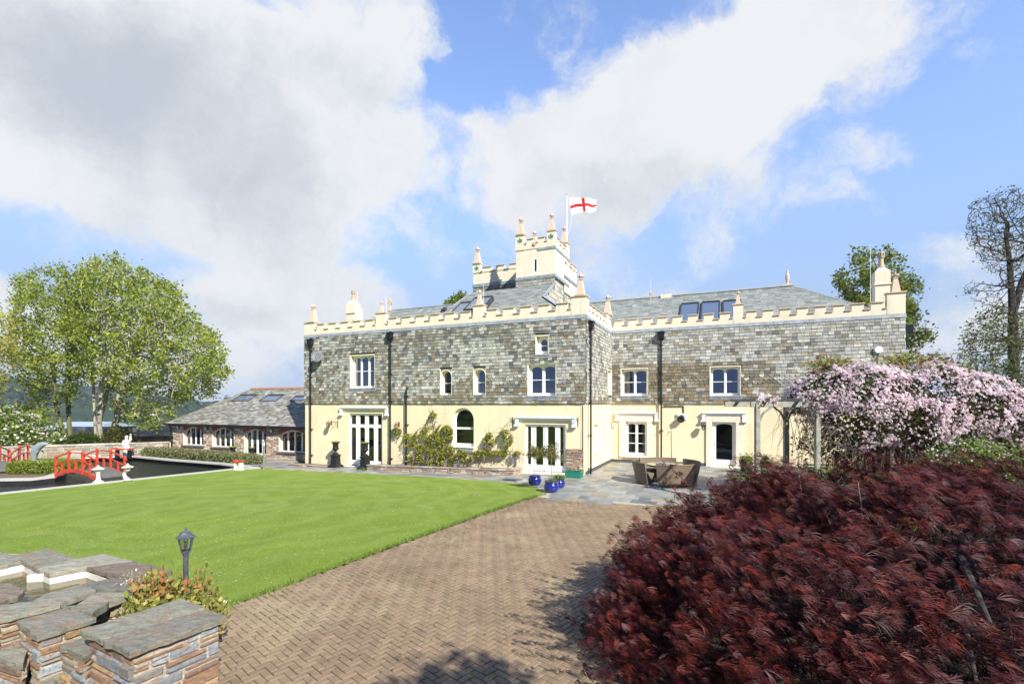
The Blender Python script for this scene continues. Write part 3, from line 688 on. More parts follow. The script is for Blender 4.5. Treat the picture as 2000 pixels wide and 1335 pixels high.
m,nt_,b_=newmat('skylight_glass'); b_.inputs['Base Color'].default_value=(.10,.14,.22,1); b_.inputs['Roughness'].default_value=.06; b_.inputs['Specular IOR Level'].default_value=.9; M['skyglass']=m
M['greyreflection']=mat('grey_reflection_glass',(.20,.225,.235),.12,.1,2,spec=.6)  # light grey reflection of the main roof panes, put into the base colour
for a,b,yt in ((1330,1366,595.5),(1370,1407,592.5),(1411,1448,590)): skylight(a,b,yt,yt+38,Vw,Zw,house)
skylight(900,925,593.5,625,V0,Z0,house,gl='greyreflection'); skylight(929,963,590,612,V0,Z0,house,lift=.28,gl='greyreflection')
skylight(866,873,605,609,V0,Z0,house,lift=.12,name='roof_vent')
# ---- tower: turret and the wider battlemented stage behind
FT=Fr((0,vt+.02,0),(1,0,0),(0,-1,0))
ta,tb,tz0,tzt=FT.rect(1008,1083.5,541,490); ta=FT.px(1008,540)[0]; tb=FT.px(1083.5,535)[0]
zb=FT.px(1045,539)[1]; zpar=FT.px(1008,489.5)[1]; zpar2=FT.px(1083,481)[1]; zpar=(zpar+zpar2)/2
zcren=FT.px(1034,476)[1]; zmer=FT.px(1046,466)[1]; zpL=FT.px(1014,461)[1]; zpR=FT.px(1079,451.5)[1]; zpr=(zpL+zpR)/2
FTr=Fr((tb,vt+.02,0),(0,1,0),(1,0,0)); dep=FTr.px(1110.5,480)[0]
tw=MB(); wn_=FT.rect(1041,1050.2,504,533)
wall_panel(tw,FT,ta,tb,zb,zpar,[wn_],.12); wall_panel(tw,FTr,0,dep,zb,zpar,[]); FTl=Fr((ta,vt+.02+dep,0),(0,-1,0),(-1,0,0)); wall_panel(tw,FTl,0,dep,zb-1.,zpar,[])
tw.box(ta+.05,tb-.05,vt+.02+dep-.05,vt+.02+dep,zb-1.,zpar); tw.box(ta+.3,tb-.3,vt+.3,vt+dep-.3,zpar-.12,zpar-.02)
tw.build('turret_wall',M['parapet'],house)
room(FT,wn_,-.12,.6)
window(FT,wn_,1,1,'window',d=-.03,fw=.065,sill=None,glass='slit',bw=.012)
tf=MB(); tf.fbox(FT,ta-.02,tb+.02,zb-.16,zb,.0,.06); tf.fbox(FTr,-.05,dep,zb-.16,zb-.002,.0,.06); tf.build('flashing',M['lead'],house); tf=MB(); tf.fbox(FT,tb-1.0,tb+.04,zpar-.13,zpar-.005,.0,.035); tf.fbox(FTr,-.03,dep,zpar-.13,zpar-.006,.0,.036); tf.build('flashing',M['lead'],house)
ts=MB(); tiles(ts,FT.p(0,0,.01),FT.ex,FT.ez,FT.en,[(ta,top-.1),(tb,top-.1),(tb,zb-.16),(ta,zb-.16)],.28,.15,slatecol(4,1,1),rs=random.Random(12)); ts.build('slate_cladding',M['slate'],house)
pw=.42
parapet(FT,ta,tb,[(ta-.02,ta+pw+.1,zpr),(tb-pw,tb+.02,zpr)],zpar,zcren,zmer,period=.62,mw=.34,th=.2,base=.03)
parapet(FTr,.0,dep,[(-.02,.2,zpr-.004),(dep-pw,dep+.01,zpr-.003)],zpar,zcren-.02,zmer-.02,period=.6,mw=.33,th=.2,base=.03)
FTb=Fr((tb,vt+dep,0),(-1,0,0),(0,1,0)); parapet(FTb,.2,tb-ta,[(tb-ta-pw,tb-ta+.0,zpr-.002)],zpar,zcren,zmer,period=.62,mw=.34,th=.2,base=.03)
fh=FT.px(1014,424.5,-.1)[1]-zpr-.05
place_finial(ta+.26,vt+.13,zpr+.055,fh); place_finial(tb-.22,vt+.16,zpr+.055,FT.px(1079,414.5,-.1)[1]-zpr-.05); place_finial(tb-.2,vt+dep-.2,zpr+.055,fh); place_finial(ta+.22,vt+dep-.2,zpr+.055,fh)
# painted emblems: plain green shields with a stem, and a red rose disc
M['emblem']=mat('emblem_paint',None,.6,.1,8,attr=True)
def shield(F,u,z,s,d):
    em=MB()
    em.add([F.p(u-s,z+s,d),F.p(u-s,z-s*.2,d),F.p(u-s*.6,z-s*.85,d),F.p(u,z-s*1.15,d),F.p(u+s*.6,z-s*.85,d),F.p(u+s,z-s*.2,d),F.p(u+s,z+s,d)],[tuple(range(7))],(.62,.68,.55))
    g=(.06,.24,.14)
    for x0,z0_,x1,z1_ in ((0,-.9,0,.7),(-.7,.1,0,.45),(.7,.1,0,.45),(-.6,-.45,0,-.1),(.6,-.45,0,-.1)):
        em.beam(F.p(u+x0*s,z+z0_*s,d+.006),F.p(u+x1*s,z+z1_*s,d+.006),.035,.02,col=g)
    for x,z_ in ((-.75,.15),(.75,.15),(0,.75),(-.6,-.4),(.6,-.4)): em.ball(F.p(u+x*s,z+z_*s,d+.004),.035,6,4,col=g)
    em.build('painted_emblem',M['emblem'],house)
shield(FT,ta+.26,zpr-.28,.15,.046); shield(FT,tb-.2,zpr-.28,.15,.046)
uc=FT.px(1044,477)[0]; zc_=FT.px(1044,477)[1]
em=MB()
for k in range(6): em.ball(FT.p(uc+.07*math.cos(k*1.047),zc_+.07*math.sin(k*1.047),.035),.055,8,5,col=(.62,.33,.30))
em.ball(FT.p(uc,zc_,.06),.045,8,5,col=(.75,.6,.45))
# wider stage
vk=vt+1.75; FK=Fr((0,vk,0),(1,0,0),(0,-1,0))
ka=FK.px(924.5,530)[0]; kb=tb+.012; kz0=FK.px(960,552)[1]; kzc=FK.px(951,530)[1]; kzm=FK.px(970,519.5)[1]; kzp=FK.px(934,516)[1]
kw=MB(); FKr=Fr((kb,vk,0),(0,1,0),(1,0,0)); VK=FKr.px(1126,560)[0]; wall_panel(kw,FK,ka,kb,kz0,kzc-.02,[]); wall_panel(kw,FKr,0,VK,kz0-1.,kzc-.02,[]); FKl=Fr((ka,vk+VK,0),(0,-1,0),(-1,0,0)); wall_panel(kw,FKl,0,VK,kz0-.5,kzc-.02,[])
kw.box(ka+.1,kb-.1,vk+.1,vk+VK-.1,kzc-.5,kzc-.4); kw.box(ka+.1,kb-.1,vk+VK-.05,vk+VK,kz0-2,kzc-.1)
kw.build('tower_wall',M['parapet'],house)
parapet(FK,ka,kb,[(ka-.02,ka+.5,kzp)],kzc-.02,kzc,kzm,period=.98,mw=.62,th=.22,base=.028)
v8=FKr.px(1118,530)[0]
parapet(FKr,.0,VK,[(v8-.3,v8+.3,kzp-.3)],kzc-.02,kzc,kzm-.02,period=.9,mw=.5,th=.22,base=.028)
shield(FK,ka+.26,FK.px(931,524)[1],.15,.046); em.build('painted_emblem',M['emblem'],house)
place_finial(ka+.24,vk+.13,kzp+.055,FK.px(936,480.5,-.1)[1]-kzp-.05); 
zt=FKr.px(1118,503)[1]; place_finial(kb-.2,vk+v8,kzp-.25,zt-kzp+.25)
kf=MB(); kf.fbox(FK,ka-.04,tb,kz0-.2,kz0,.0,.07); kf.fbox(FKr,-.05,VK,kz0-.15,kz0-.002,.0,.06); kf.build('flashing',M['lead'],house)
ks=MB(); tiles(ks,FK.p(0,0,.01),FK.ex,FK.ez,FK.en,[(ka,zr-.1),(kb,zr-.1),(kb,kz0-.2),(ka,kz0-.2)],.3,.17,slatecol(14,.3,.4),rs=random.Random(13))
ks.add([FK.p(ka,zr-.1,-.002),FK.p(kb,zr-.1,0),FK.p(kb,kz0,0),FK.p(ka,kz0,0)],[(0,1,2,3)],(.1,.1,.1))
ks.add([FT.p(ta,top-.3,.0),FT.p(tb,top-.3,.0),FT.p(tb,zb,.0),FT.p(ta,zb,.0)],[(0,1,2,3)],(.1,.1,.1)); ks.build('slate_cladding',M['slate'],house)
# ---- chimneys
def pot(parent,x,y,z,s=1.,col='chimney'):
    mb=MB(); mb.lathe([(.17*s,0),(.17*s,.05*s),(.125*s,.10*s),(.105*s,.45*s),(.11*s,.5*s),(.15*s,.54*s),(.15*s,.60*s),(.125*s,.62*s)],(x,y,z),14)
    mb.lathe([(.125*s,.62*s),(.125*s,.66*s)],(x,y,z),14)
    for k in range(8):
        a=k*math.pi/4; mb.beam((x+math.cos(a)*.135*s,y+math.sin(a)*.135*s,z+.60*s),(x+math.cos(a)*.14*s,y+math.sin(a)*.14*s,z+.74*s),.055*s,.05*s,up=(math.cos(a),math.sin(a),0))
    mb.lathe([(.15*s,.74*s),(.155*s,.80*s),(.12*s,.82*s)],(x,y,z),14); mb.build('chimney_pot',M[col],parent)
def chimney(v,x0,x1,ysh,ybase,ypot,stepy=None,dep_=.55,dark=False,second=False):
    F=Fr((0,v,0),(1,0,0),(0,-1,0)); a,b,c,e=F.rect(x0,x1,ysh,ybase); c=6.5; mb=MB(); d=dep_
    zs=F.px((x0+x1)/2,stepy)[1] if stepy else c+.1
    mb.box(a,b,v,v+d,c,zs); mb.box(a-.05,b+.05,v-.05,v+d+.05,zs,zs+.07); mb.box(a-.01,b+.01,v-.01,v+d+.01,zs+.07,e-.22)
    mb.add([(a-.01,v-.01,e-.22),(b+.01,v-.01,e-.22),(b+.01,v+d+.01,e-.22),(a-.01,v+d+.01,e-.22),(a+.16,v+.14,e),(b-.16,v+.14,e),(b-.16,v+d-.14,e),(a+.16,v+d-.14,e)],[(4,5,6,7),(0,1,5,4),(1,2,6,5),(2,3,7,6),(3,0,4,7)])
    if second: mb.box(b,b+.22,v+.15,v+d-.05,c,e-.5)
    o=mb.build('chimney',M['parapet'],house,bevel=.01); zp=F.px((x0+x1)/2,ypot)[1]
    pot(o,(a+b)/2,v+d/2,e-.005,(zp-e)/.82,'chimney'); return o
chimney(VW+2.2,1709,1739,521,600,489.5,556); chimney(1.5,676,692.5,586,632,564.5,612,.5,second=True)
cb=MB(); cb.box(B1.x-6.9,B1.x-6.3,vr2-.2,vr2+.35,zr2-.5,zr2+.1); o=cb.build('chimney',M['parapet'],house); u=Fr((0,vr2,0),(1,0,0),(0,-1,0)).px(1272,575)[0]; o.location=(0,0,0); pot(o,u,vr2+.1,zr2-.22,.68)
cb=MB(); c_=Fr((0,vk+2.6,0),(1,0,0),(0,-1,0)); ua=c_.px(948,520)[0]; ub=c_.px(959,520)[0]; cb.box(ua-.3,ub+.3,vk+2.4,vk+3.,kzc-.5,kzm-.05); o=cb.build('chimney',M['parapet'],house); pot(o,ua,vk+2.7,kzm-.06,.75); pot(o,ub+.05,vk+2.7,kzm-.2,.75)
# ridge ornaments: ring cross on the left ridge, pierced finial on the right ridge
cr=MB(); cx,cy,cz=A1.x,A1.y,A1.z; cr.box(cx-.25,cx+.12,cy-.1,cy+.1,cz-.02,cz+.06); cr.beam((cx,cy,cz),(cx,cy,cz+.78),.08,.08); cr.beam((cx-.2,cy,cz+.5),(cx+.2,cy,cz+.5),.07,.07)
for k in range(12):
    a,b=k*math.pi/6,(k+1)*math.pi/6; cr.beam((cx+.14*math.cos(a),cy,cz+.5+.14*math.sin(a)),(cx+.14*math.cos(b),cy,cz+.5+.14*math.sin(b)),.05,.05,up=(0,1,0))
cr.build('ridge_cross',M['finial'],house)
cr=MB(); P=B1+Vector((-.25,0,0)); cr.box(P.x-.3,P.x+.3,P.y-.12,P.y+.12,P.z+.02,P.z+.1); cr.lathe([(.07,.1),(.05,.2),(.07,.26),(.1,.42),(.09,.6),(.05,.72),(.06,.78),(.02,.9)],P,8); cr.build('ridge_finial',M['finial'],house)
# ---- windows and doors
a=dict(parent=house)
for k,h in {**up_main,**gr_main}.items(): room(FM,h)
for k,h in {**up_w,**gr_w}.items(): room(FW,h)
for k,h in {**up_ret,**gr_ret}.items(): room(FR_,h,-.2,.8)
window(FM,up_main['W1'],3,rowf=[.52],arch=.11,curt=1)
for k in ('W2','W3'):
    h=up_main[k]; window(FM,h,1,rowf=[.47],arch=(h[1]-h[0])/2,full=True,fw=.06,sill='lead' if 0 else 'dark',glass='glass' if k=='W2' else 'glassblue')
window(FM,up_main['W4'],2,rowf=[.5],arch=.08,curt=3,fw=.07,mw=.09)
h=up_main['W6']; window(FM,(h[0]+.02,h[1],h[2],h[3]),1,rowf=[.45],arch=.17,fw=.1)
h=gr_main['W5']; window(FM,(h[0]+.0,h[1],h[2]+.02,h[3]-.0),1,rowf=[.45],arch=(h[1]-h[0])/2,full=True,fw=.10,glass='glass',sill='white',bw=.09)
s=MB(); s.fbox(FM,h[0]+.25,h[1]-.05,h[2]-.42,h[2]-.1,.003,.02); s.build('vent_grille',M['lead'],house)
window(FW,up_w['W7'],2,rowf=[.5],arch=.07,curt=1,fw=.07,mw=.07); window(FW,up_w['W8'],2,rowf=[.48],arch=.08,curt=3,fw=.07,mw=.07); window(FW,up_w['W10'],2,rowf=[.5],sill='lead')
window(FR_,up_ret['R1'],1,rowf=[.5],fw=.06,sill=None,d=-.12); window(FR_,gr_ret['R2'],1,rowf=[.5],fw=.06,sill='white',d=-.12)
window(FW,gr_w['W9'],2,rows=3,arch=.06,curt=3,fw=.09,mw=.08,d=-.12,sill='lead' if 0 else 'white',glass='glass')
# limestone architraves of the right wing
ar=MB(); h=gr_w['W9']; o_=FW.rect(1210,1275,806,893)
ar.fbox(FW,o_[0],h[0],o_[2],o_[3]+.1,.0,.07); ar.fbox(FW,h[1],o_[1],o_[2],o_[3]+.1,.0,.07); ar.fbox(FW,h[0],h[1],h[3],o_[3]+.1,.0,.069); ar.fbox(FW,h[0]-.05,h[1]+.05,h[2]-.1,h[2]-.01,.0,.11)
ar.build('stone_architrave',M['stonetrim'],house,bevel=.012); ar=MB()
h=gr_w['D3']; o_=FW.rect(1379,1451,806,917); ar.fbox(FW,o_[0],h[0],-.02,o_[3]+.1,.0,.07); ar.fbox(FW,h[1],o_[1],-.02,o_[3]+.1,.0,.07); ar.fbox(FW,h[0],h[1],h[3],o_[3]+.1,.0,.069)
ar.build('stone_architrave',M['stonetrim'],house,bevel=.012)
st_=MB(); st_.fbox(FW,h[0]-.12,h[1]+.12,-.02,h[2],-.2,.3); st_.build('doorstep',M['stonetrim'],house,bevel=.01)
st_=MB(); h=gr_main['D2']; st_.fbox(FM,h[0]-.1,h[1]+.1,-.05,h[2],-.2,.22); st_.build('doorstep',M['stonetrim'],house,bevel=.01); st_=MB(); h=gr_main['D1']; st_.fbox(FM,h[0]-.1,h[1]+.1,-.5,h[2],-.2,.22); st_.build('doorstep',M['stonetrim'],house,bevel=.01)
def fdoor(F,h,px,rowf,arch,name='french_door',glass='glass',d=-.14,bot=.28,toprail=None,curt=0,mb_extra=None):
    """px: list of (x0,x1) glass lights in photo columns"""
    a,b,c,e=h; mb=MB(); g=MB(); d0,d1=d-.05,d+.03; zb_=c+bot; zt=e-.09 if toprail is None else toprail-.08
    L=[(F.px(x0,850,d)[0],F.px(x1,850,d)[0]) for x0,x1 in px]
    xs=[a]+[x for l in L for x in l]+[b]
    for i in range(0,len(xs),2): mb.fbox(F,xs[i],xs[i+1],c,e,d0,d1)
    for p,q_ in L:
        mb.fbox(F,p,q_,c,zb_,d0,d1-.003); mb.fbox(F,p,q_,zt,e if toprail is None else toprail+.08,d0,d1-.003); spandrel(mb,F,p,q_,zt,arch,d0,d1-.004,8)
        if toprail is not None: mb.fbox(F,p,q_,e-.1,e,d0,d1-.003)
        for t in rowf: zz=zb_+(zt-zb_)*t; mb.fbox(F,p,q_,zz-.02,zz+.02,d0+.01,d1-.01)
        for i in range(1): pass
    mid=(L[len(L)//2-1][1]+L[len(L)//2][0])/2 if len(L)>1 else None
    if mid: mb.fbox(F,mid-.035,mid+.035,c+.01,zt+.05,d1-.002,d1+.015)
    o=mb.build(name,M['white'],house,bevel=.004)
    g.quad(F.p(L[0][0],zb_,d-.02),F.p(L[-1][1],zb_,d-.02),F.p(L[-1][1],e-.05,d-.02),F.p(L[0][0],e-.05,d-.02)); g.build('pane',M[glass],o)
    hd=MB(); hx=(mid-.09) if mid else a+.09
    hd.fbox(F,hx-.015,hx+.015,c+.95,c+1.12,d1,d1+.012); hd.tube([F.p(hx,c+1.04,d1+.01),F.p(hx,c+1.04,d1+.05),F.p(hx-.09 if mid else hx+.09,c+1.04,d1+.05)],.009,6); hd.build('handle',M['steel'],o)
    if curt: curtain(F,L[0][0],L[0][0]+.38,zb_,e-.1,d-.2,o)
    return o
h=gr_main['D1']; tr=FM.px(710,831.5)[1]
fdoor(FM,h,[(686,696.2),(703,713.5),(720,731),(737.8,746)],[],.07,toprail=tr,curt=1)
fdoor(FM,gr_main['D2'],[(1031,1037.7),(1047,1061.3),(1070,1084.7),(1094,1101)],[],.08)
fdoor(FW,gr_w['D3'],[(1398.5,1430)],[],.1,name='glazed_door')
hood(FM,663.5,757,794.5,810); hood(FM,1006,1124,814,832); hood(FW,1202,1285,805,821); hood(FW,1371,1457,805,823)
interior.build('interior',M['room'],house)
# ---- downpipes
def downpipe(F,x,yt,zbot,hop=True,shoe=True,name='downpipe',bendtop=False):
    u,z=F.px(x,yt,.12); d=.13; mb=MB(); r=.042
    pts=[F.p(u,z,d),F.p(u,zbot+.12,d)]+([F.p(u,zbot+.03,d+.02),F.p(u-.04,zbot-.02,d+.12)] if shoe else [F.p(u,zbot,d)])
    if bendtop: pts=[F.p(u+.02,z+.02,.0),F.p(u+.02,z+.03,.09),F.p(u,z-.05,d)]+pts[1:]
    mb.tube(pts,r,8)
    zz=z-.3
    while zz>zbot+.2:
        mb.tube([F.p(u,zz,d),F.p(u,zz-.07,d)],r*1.28,8); mb.fbox(F,u-.09,u+.09,zz-.05,zz-.02,.0,.1); zz-=1.45
    o=mb.build(name,M['black'],house,smooth=False)
    if hop:
        hb=MB(); hb.fbox(F,u-.15,u+.15,z+.0,z+.28,.03,.26); hb.fbox(F,u-.18,u+.18,z+.28,z+.33,.03,.29); hb.fbox(F,u-.07,u+.07,z+.33,z+.40,.03,.14); hb.fbox(F,u-.1,u+.1,z-.09,z-.001,.06,.2); hb.fbox(F,u-.02,u+.02,z+.11,z+.18,.26,.275); hb.build('hopper',M['black'],o,bevel=.01)
downpipe(FM,606.5,674,-.38,shoe=False); downpipe(FM,762.3,662,-.2); downpipe(FM,793.5,760,-.15,hop=False,shoe=False,bendtop=True)
downpipe(FW,1291.5,661,.02,shoe=False)
downpipe(FR_,1153.5,642,.02,shoe=False)
t=MB(); u=FM.px(1146,800)[0]; t.tube([FM.p(-.06,3.05,.05),FM.p(-.06,.25,.05)],.02,6); t.build('cable',M['stucco'],house)
F=FRt; hb=MB(); hb.fbox(F,.15,.45,6.1,6.5,.0,.35); hb.build('hopper',M['black'],house)
# exposed rubble pier beside the garden door
def rubble(mb,F,u0,u1,z0,z1,d,w=.28,h=.13,pal=None,gap=.018,rs=None,dj=.02,mcol=(.45,.40,.32),inset=.02,zfn=None,vj=.3):
    rs=rs or random.Random(5); P=F.p
    mb.add([P(u0,z0,d),P(u1,z0,d),P(u1,z1,d),P(u0,z1,d)],[(0,1,2,3)],mcol)
    z=z0
    while z<z1-.02:
        hh=min(h*rs.uniform(.65,1.5),z1-z); x=u0
        if z1-(z+hh)<h*.35: hh=z1-z
        while x<u1-.01:
            ww=w*rs.uniform(.45,1.7); ww=min(ww,u1-x)
            if u1-(x+ww)<w*.3: ww=u1-x
            split=rs.random()<.25 and hh>h*.9
            for (za,zb_) in ([(z,z+hh*.5),(z+hh*.5,z+hh)] if split else [(z,z+hh)]):
                g=gap*rs.uniform(.5,1.2); j=lambda: rs.uniform(-1,1)*g*.45
                a=(x+g/2+j()*.5,za+g/2+j());b=(x+ww-g/2+j()*.5,za+g/2+j());c=(x+ww-g/2+j()*.5,zb_-g/2+j());e=(x+g/2+j()*.5,zb_-g/2+j())
                if x<=u0+1e-6: a=(u0,a[1]); e=(u0,e[1])
                if x+ww>=u1-1e-6: b=(u1,b[1]); c=(u1,c[1])
                o=d+.012+rs.random()*dj; t=min(inset,.3*min(ww,zb_-za)); cc=pick(rs,pal)
                I=lambda p,sx,sz:P(p[0]+sx*t*rs.uniform(.5,1.3),p[1]+sz*t*rs.uniform(.5,1.3),o)
                k=rs.uniform(-.006,.006)
                mb.add([P(*a,d),P(*b,d),P(*c,d),P(*e,d),I(a,1,1),I(b,-1,1),I(c,-1,-1),I(e,1,-1),],
                   [(4,5,6,7),(0,1,5,4),(1,2,6,5),(2,3,7,6),(3,0,4,7)],cc)
            x+=ww
        z+=hh
PSTONE=[(3,(.36,.25,.18)),(3,(.28,.17,.13)),(3,(.42,.36,.29)),(2,(.30,.29,.26)),(2,(.52,.47,.40)),(1.5,(.20,.17,.15)),(1,(.45,.25,.14))]
rp=MB(); a,b,c,e=FM.rect(1106,1140.5,876,919); a+=0; c=-.1
rubble(rp,FM,a,b,c,e,.03,.2,.085,PSTONE,rs=random.Random(31)); rp.fbox(FM,a,b,c,e,.0,.029,(.3,.26,.2)); rp.build('rubble_panel',M['stone'],house)
# ================================================================= GROUND, LAWN, PAVING
def sheet(name,poly,dz,m,thick=0.,skirt=None,holes=()):
    """flat polygon in world XY following the gentle fall of the garden"""
    bm=bmesh.new(); vs=[bm.verts.new((x,y,0)) for x,y in poly]; bm.faces.new(vs)
    for uu in (0.,-18.):
        x,y=H2W(uu,0)
        bmesh.ops.bisect_plane(bm,geom=bm.verts[:]+bm.edges[:]+bm.faces[:],plane_co=(x,y,0),plane_no=(hc,-hs,0))
    bmesh.ops.triangulate(bm,faces=bm.faces[:])
    for v in bm.verts: v.co.z=gz(v.co.x,v.co.y)+dz
    if thick:
        r=bmesh.ops.extrude_face_region(bm,geom=bm.faces[:]); 
        for e in r['geom']:
            if isinstance(e,bmesh.types.BMVert): e.co.z-=thick
    bmesh.ops.recalc_face_normals(bm,faces=bm.faces[:])
    if not thick:
        for f in bm.faces:
            if f.normal.z<0: f.normal_flip()
    me=bpy.data.meshes.new(name); bm.to_mesh(me); bm.free(); me.materials.append(m)
    o=bpy.data.objects.new(name,me); COL.objects.link(o); return o
def inpoly(x,y,poly):
    c=False
    for i in range(len(poly)):
        (a,b),(p,q)=poly[i],poly[i-1]
        if (b>y)!=(q>y) and x<(p-a)*(y-b)/(q-b)+a: c=not c
    return c
def npin(X,Y,poly):
    c=np.zeros(X.shape,bool)
    for i in range(len(poly)):
        (a,b),(p,q)=poly[i],poly[i-1]
        if q==b: continue
        c^=((b>Y)!=(q>Y))&(X<(p-a)*(Y-b)/(q-b)+a)
    return c
G=lambda x,y:tuple(gp(x,y)[:2])
def grassmat():
    m,nt,b=newmat('mown_grass'); o=nd(nt,'ShaderNodeTexCoord').outputs['Object']
    # arcs left by the mower
    mp=vmth(nt,'SUBTRACT',o,(-9.5,15.,0.)).outputs[0]; wv_=nd(nt,'ShaderNodeTexNoise'); wv_.inputs['Scale'].default_value=.25; nt.links.new(o,wv_.inputs['Vector'])
    l=vmth(nt,'LENGTH',mp).outputs['Value']; l=mth(nt,'ADD',l,mth(nt,'MULTIPLY',wv_.outputs[0],7.))
    st_=mth(nt,'SINE',mth(nt,'MULTIPLY',l,5.6))
    c=mixc(nt,mapr(nt,fbm(nt,o,.9,6,.7),.35,.65),(.245,.345,.052),(.195,.29,.04))
    c=mixc(nt,mth(nt,'MULTIPLY',mapr(nt,st_,-.5,.7),.38),c,(.31,.40,.09))
    c=mixc(nt,mapr(nt,fbm(nt,o,11,5,.8),.45,.75,0,.45),c,(.13,.21,.025)); c=mixc(nt,mapr(nt,fbm(nt,o,.55,7,.75),.54,.68,0,.6),c,(.34,.37,.12))
    c=mixc(nt,mapr(nt,fbm(nt,o,60,3,.8),.5,.75,0,.5),c,(.24,.33,.07))
    c=mixc(nt,mapr(nt,fbm(nt,o,2.7,6,.7),.62,.74,0,.5),c,(.24,.26,.09))
    nt.links.new(c,b.inputs['Base Color']); b.inputs['Roughness'].default_value=.85; b.inputs['Specular IOR Level'].default_value=.15
    bn=nd(nt,'ShaderNodeBump'); bn.inputs['Strength'].default_value=1.; bn.inputs['Distance'].default_value=.05; nt.links.new(fbm(nt,o,28,7,.9),bn.inputs['Height']); nt.links.new(bn.outputs[0],b.inputs['Normal']); return m
M['grass']=grassmat()
# terrain: the garden hilltop, the valley and the far ridge, one sheet to the horizon
rad=[60,75,95,125,160,200,250,310,380,460,550,650,760,880,1000,1150,1350,1700,2300,3600]
NA=180
def ridge(a):   # a: angle from +Y, positive to the right
    t=math.tan(max(-1.2,min(1.2,a)))
    pts=[(-2.6,40),(-1.4,34),(-1.05,31),(-.94,25),(-.88,22),(-.82,19),(-.72,9),(-.5,5),(0,4),(1,8),(2.6,8)]
    for i in range(len(pts)-1):
        if pts[i][0]<=t<=pts[i+1][0]:
            k=(t-pts[i][0])/(pts[i+1][0]-pts[i][0]); return pts[i][1]+(pts[i+1][1]-pts[i][1])*k
    return 8
def sst(x,a,b): k=max(0,min(1,(x-a)/(b-a))); return k*k*(3-2*k)
def terr(x,y):
    r=math.hypot(x,y); a=math.atan2(x,y); 
    z=gz(x,y)-.03 if r<60 else gz(x*60/r,y*60/r)-.03
    z-=13.*sst(r,58,290)
    n=noise.noise(Vector((x*.004,y*.004,3)))*.5+noise.noise(Vector((x*.011,y*.011,7)))*.22
    z+=(13.+ridge(a)+n*6*sst(r,300,900))*sst(r,330,1150) if abs(a)<2.2 else (13+8)*sst(r,330,1150)
    z+=n*5*sst(r,150,400); z-=sst(r,1300,2300)*30
    return z
vs=[];fs=[]
for i,r in enumerate(rad):
    for k in range(NA):
        a=2*math.pi*k/NA; x,y=math.sin(a)*r,math.cos(a)*r; vs.append((x,y,terr(x,y)))
for i in range(len(rad)-1):
    for k in range(NA):
        k2=(k+1)%NA; fs.append((i*NA+k,i*NA+k2,(i+1)*NA+k2,(i+1)*NA+k))
# the hilltop inside the first ring, with the pond basin cut out of it
cop_front=[G(0,966),G(200,945),G(330,931),G(420,921.5),G(455,917.5),G(520,914.5)]
outer=[(-40,13.4),(-24,15.8)]+cop_front[:-1]+[G(500,916),G(516,914),G(440,904.5),G(340,897),G(272,890.5),G(190,892),G(129,896.5),G(60,904),(-34,25.5),(-44,27)]
from mathutils.geometry import tessellate_polygon
circ=[(v[0],v[1]) for v in vs[:NA]]; allp=circ+outer
tris=tessellate_polygon([[Vector((x,y,0)) for x,y in circ],[Vector((x,y,0)) for x,y in outer]])
bm=bmesh.new(); bv=[bm.verts.new((x,y,0)) for x,y in allp]
for t in tris:
    try: bm.faces.new([bv[i] for i in t])
    except ValueError: pass
for uu in (0.,-18.):
    x,y=H2W(uu,0); bmesh.ops.bisect_plane(bm,geom=bm.verts[:]+bm.edges[:]+bm.faces[:],plane_co=(x,y,0),plane_no=(hc,-hs,0))
bm.verts.index_update(); b0=len(vs)
vs+=[(v.co.x,v.co.y,gz(v.co.x,v.co.y)-.03) for v in bm.verts]
for f in bm.faces:
    ids=[b0+v.index for v in f.verts]; n_=f.normal.z; fs.append(tuple(ids if n_>0 else ids[::-1]))
bm.free()
me=bpy.data.meshes.new('ground'); me.from_pydata(vs,[],fs); me.update()
m,nt,b=newmat('countryside'); o=nd(nt,'ShaderNodeTexCoord').outputs['Object']
vo=nd(nt,'ShaderNodeTexVoronoi'); vo.inputs['Scale'].default_value=.0075; vo.inputs['Randomness'].default_value=.9; nt.links.new(o,vo.inputs['Vector'])
sc_=nd(nt,'ShaderNodeSeparateColor'); nt.links.new(vo.outputs['Color'],sc_.inputs[0])
c=mixc(nt,sc_.outputs[0],(.075,.14,.025),(.16,.22,.05)); c=mixc(nt,mapr(nt,sc_.outputs[1],.62,.66),c,(.028,.05,.016)); c=mixc(nt,mapr(nt,fbm(nt,o,.02,6,.7),.4,.65,0,.6),c,(.035,.065,.018))
ve=nd(nt,'ShaderNodeTexVoronoi',feature='DISTANCE_TO_EDGE'); ve.inputs['Scale'].default_value=.0075; ve.inputs['Randomness'].default_value=.9; nt.links.new(o,ve.inputs['Vector'])
c=mixc(nt,mapr(nt,ve.outputs['Distance'],.03,.055,1,0),c,(.018,.035,.012))
nt.links.new(c,b.inputs['Base Color']); b.inputs['Roughness'].default_value=.95; b.inputs['Specular IOR Level'].default_value=.1
me.materials.append(m); me.polygons.foreach_set('use_smooth',[True]*len(me.polygons)); gnd=bpy.data.objects.new('ground',me); COL.objects.link(gnd); gnd['kind']='structure'
# ---- lawn
edge_r=[G(1068,965),G(1047,952),G(1020,945.5),G(960,940),G(860,933),G(760,927.5),G(690,924),G(600,920),G(540,917)]
drive_edge=[(-4.05,-2.),(-4.22,6.6),G(436,1189),G(500,1166),G(600,1129),G(700,1092),G(800,1056),G(900,1020),G(1000,985),G(1050,969)]
lawn_poly=drive_edge+edge_r+[cop_front[-1]]+cop_front[::-1][1:]+[(-24,15.6),(-40,13),(-40,-8),(-4.0,-8)]
lawn=sheet('lawn',lawn_poly,.022,M['grass']); lawn['kind']='structure'
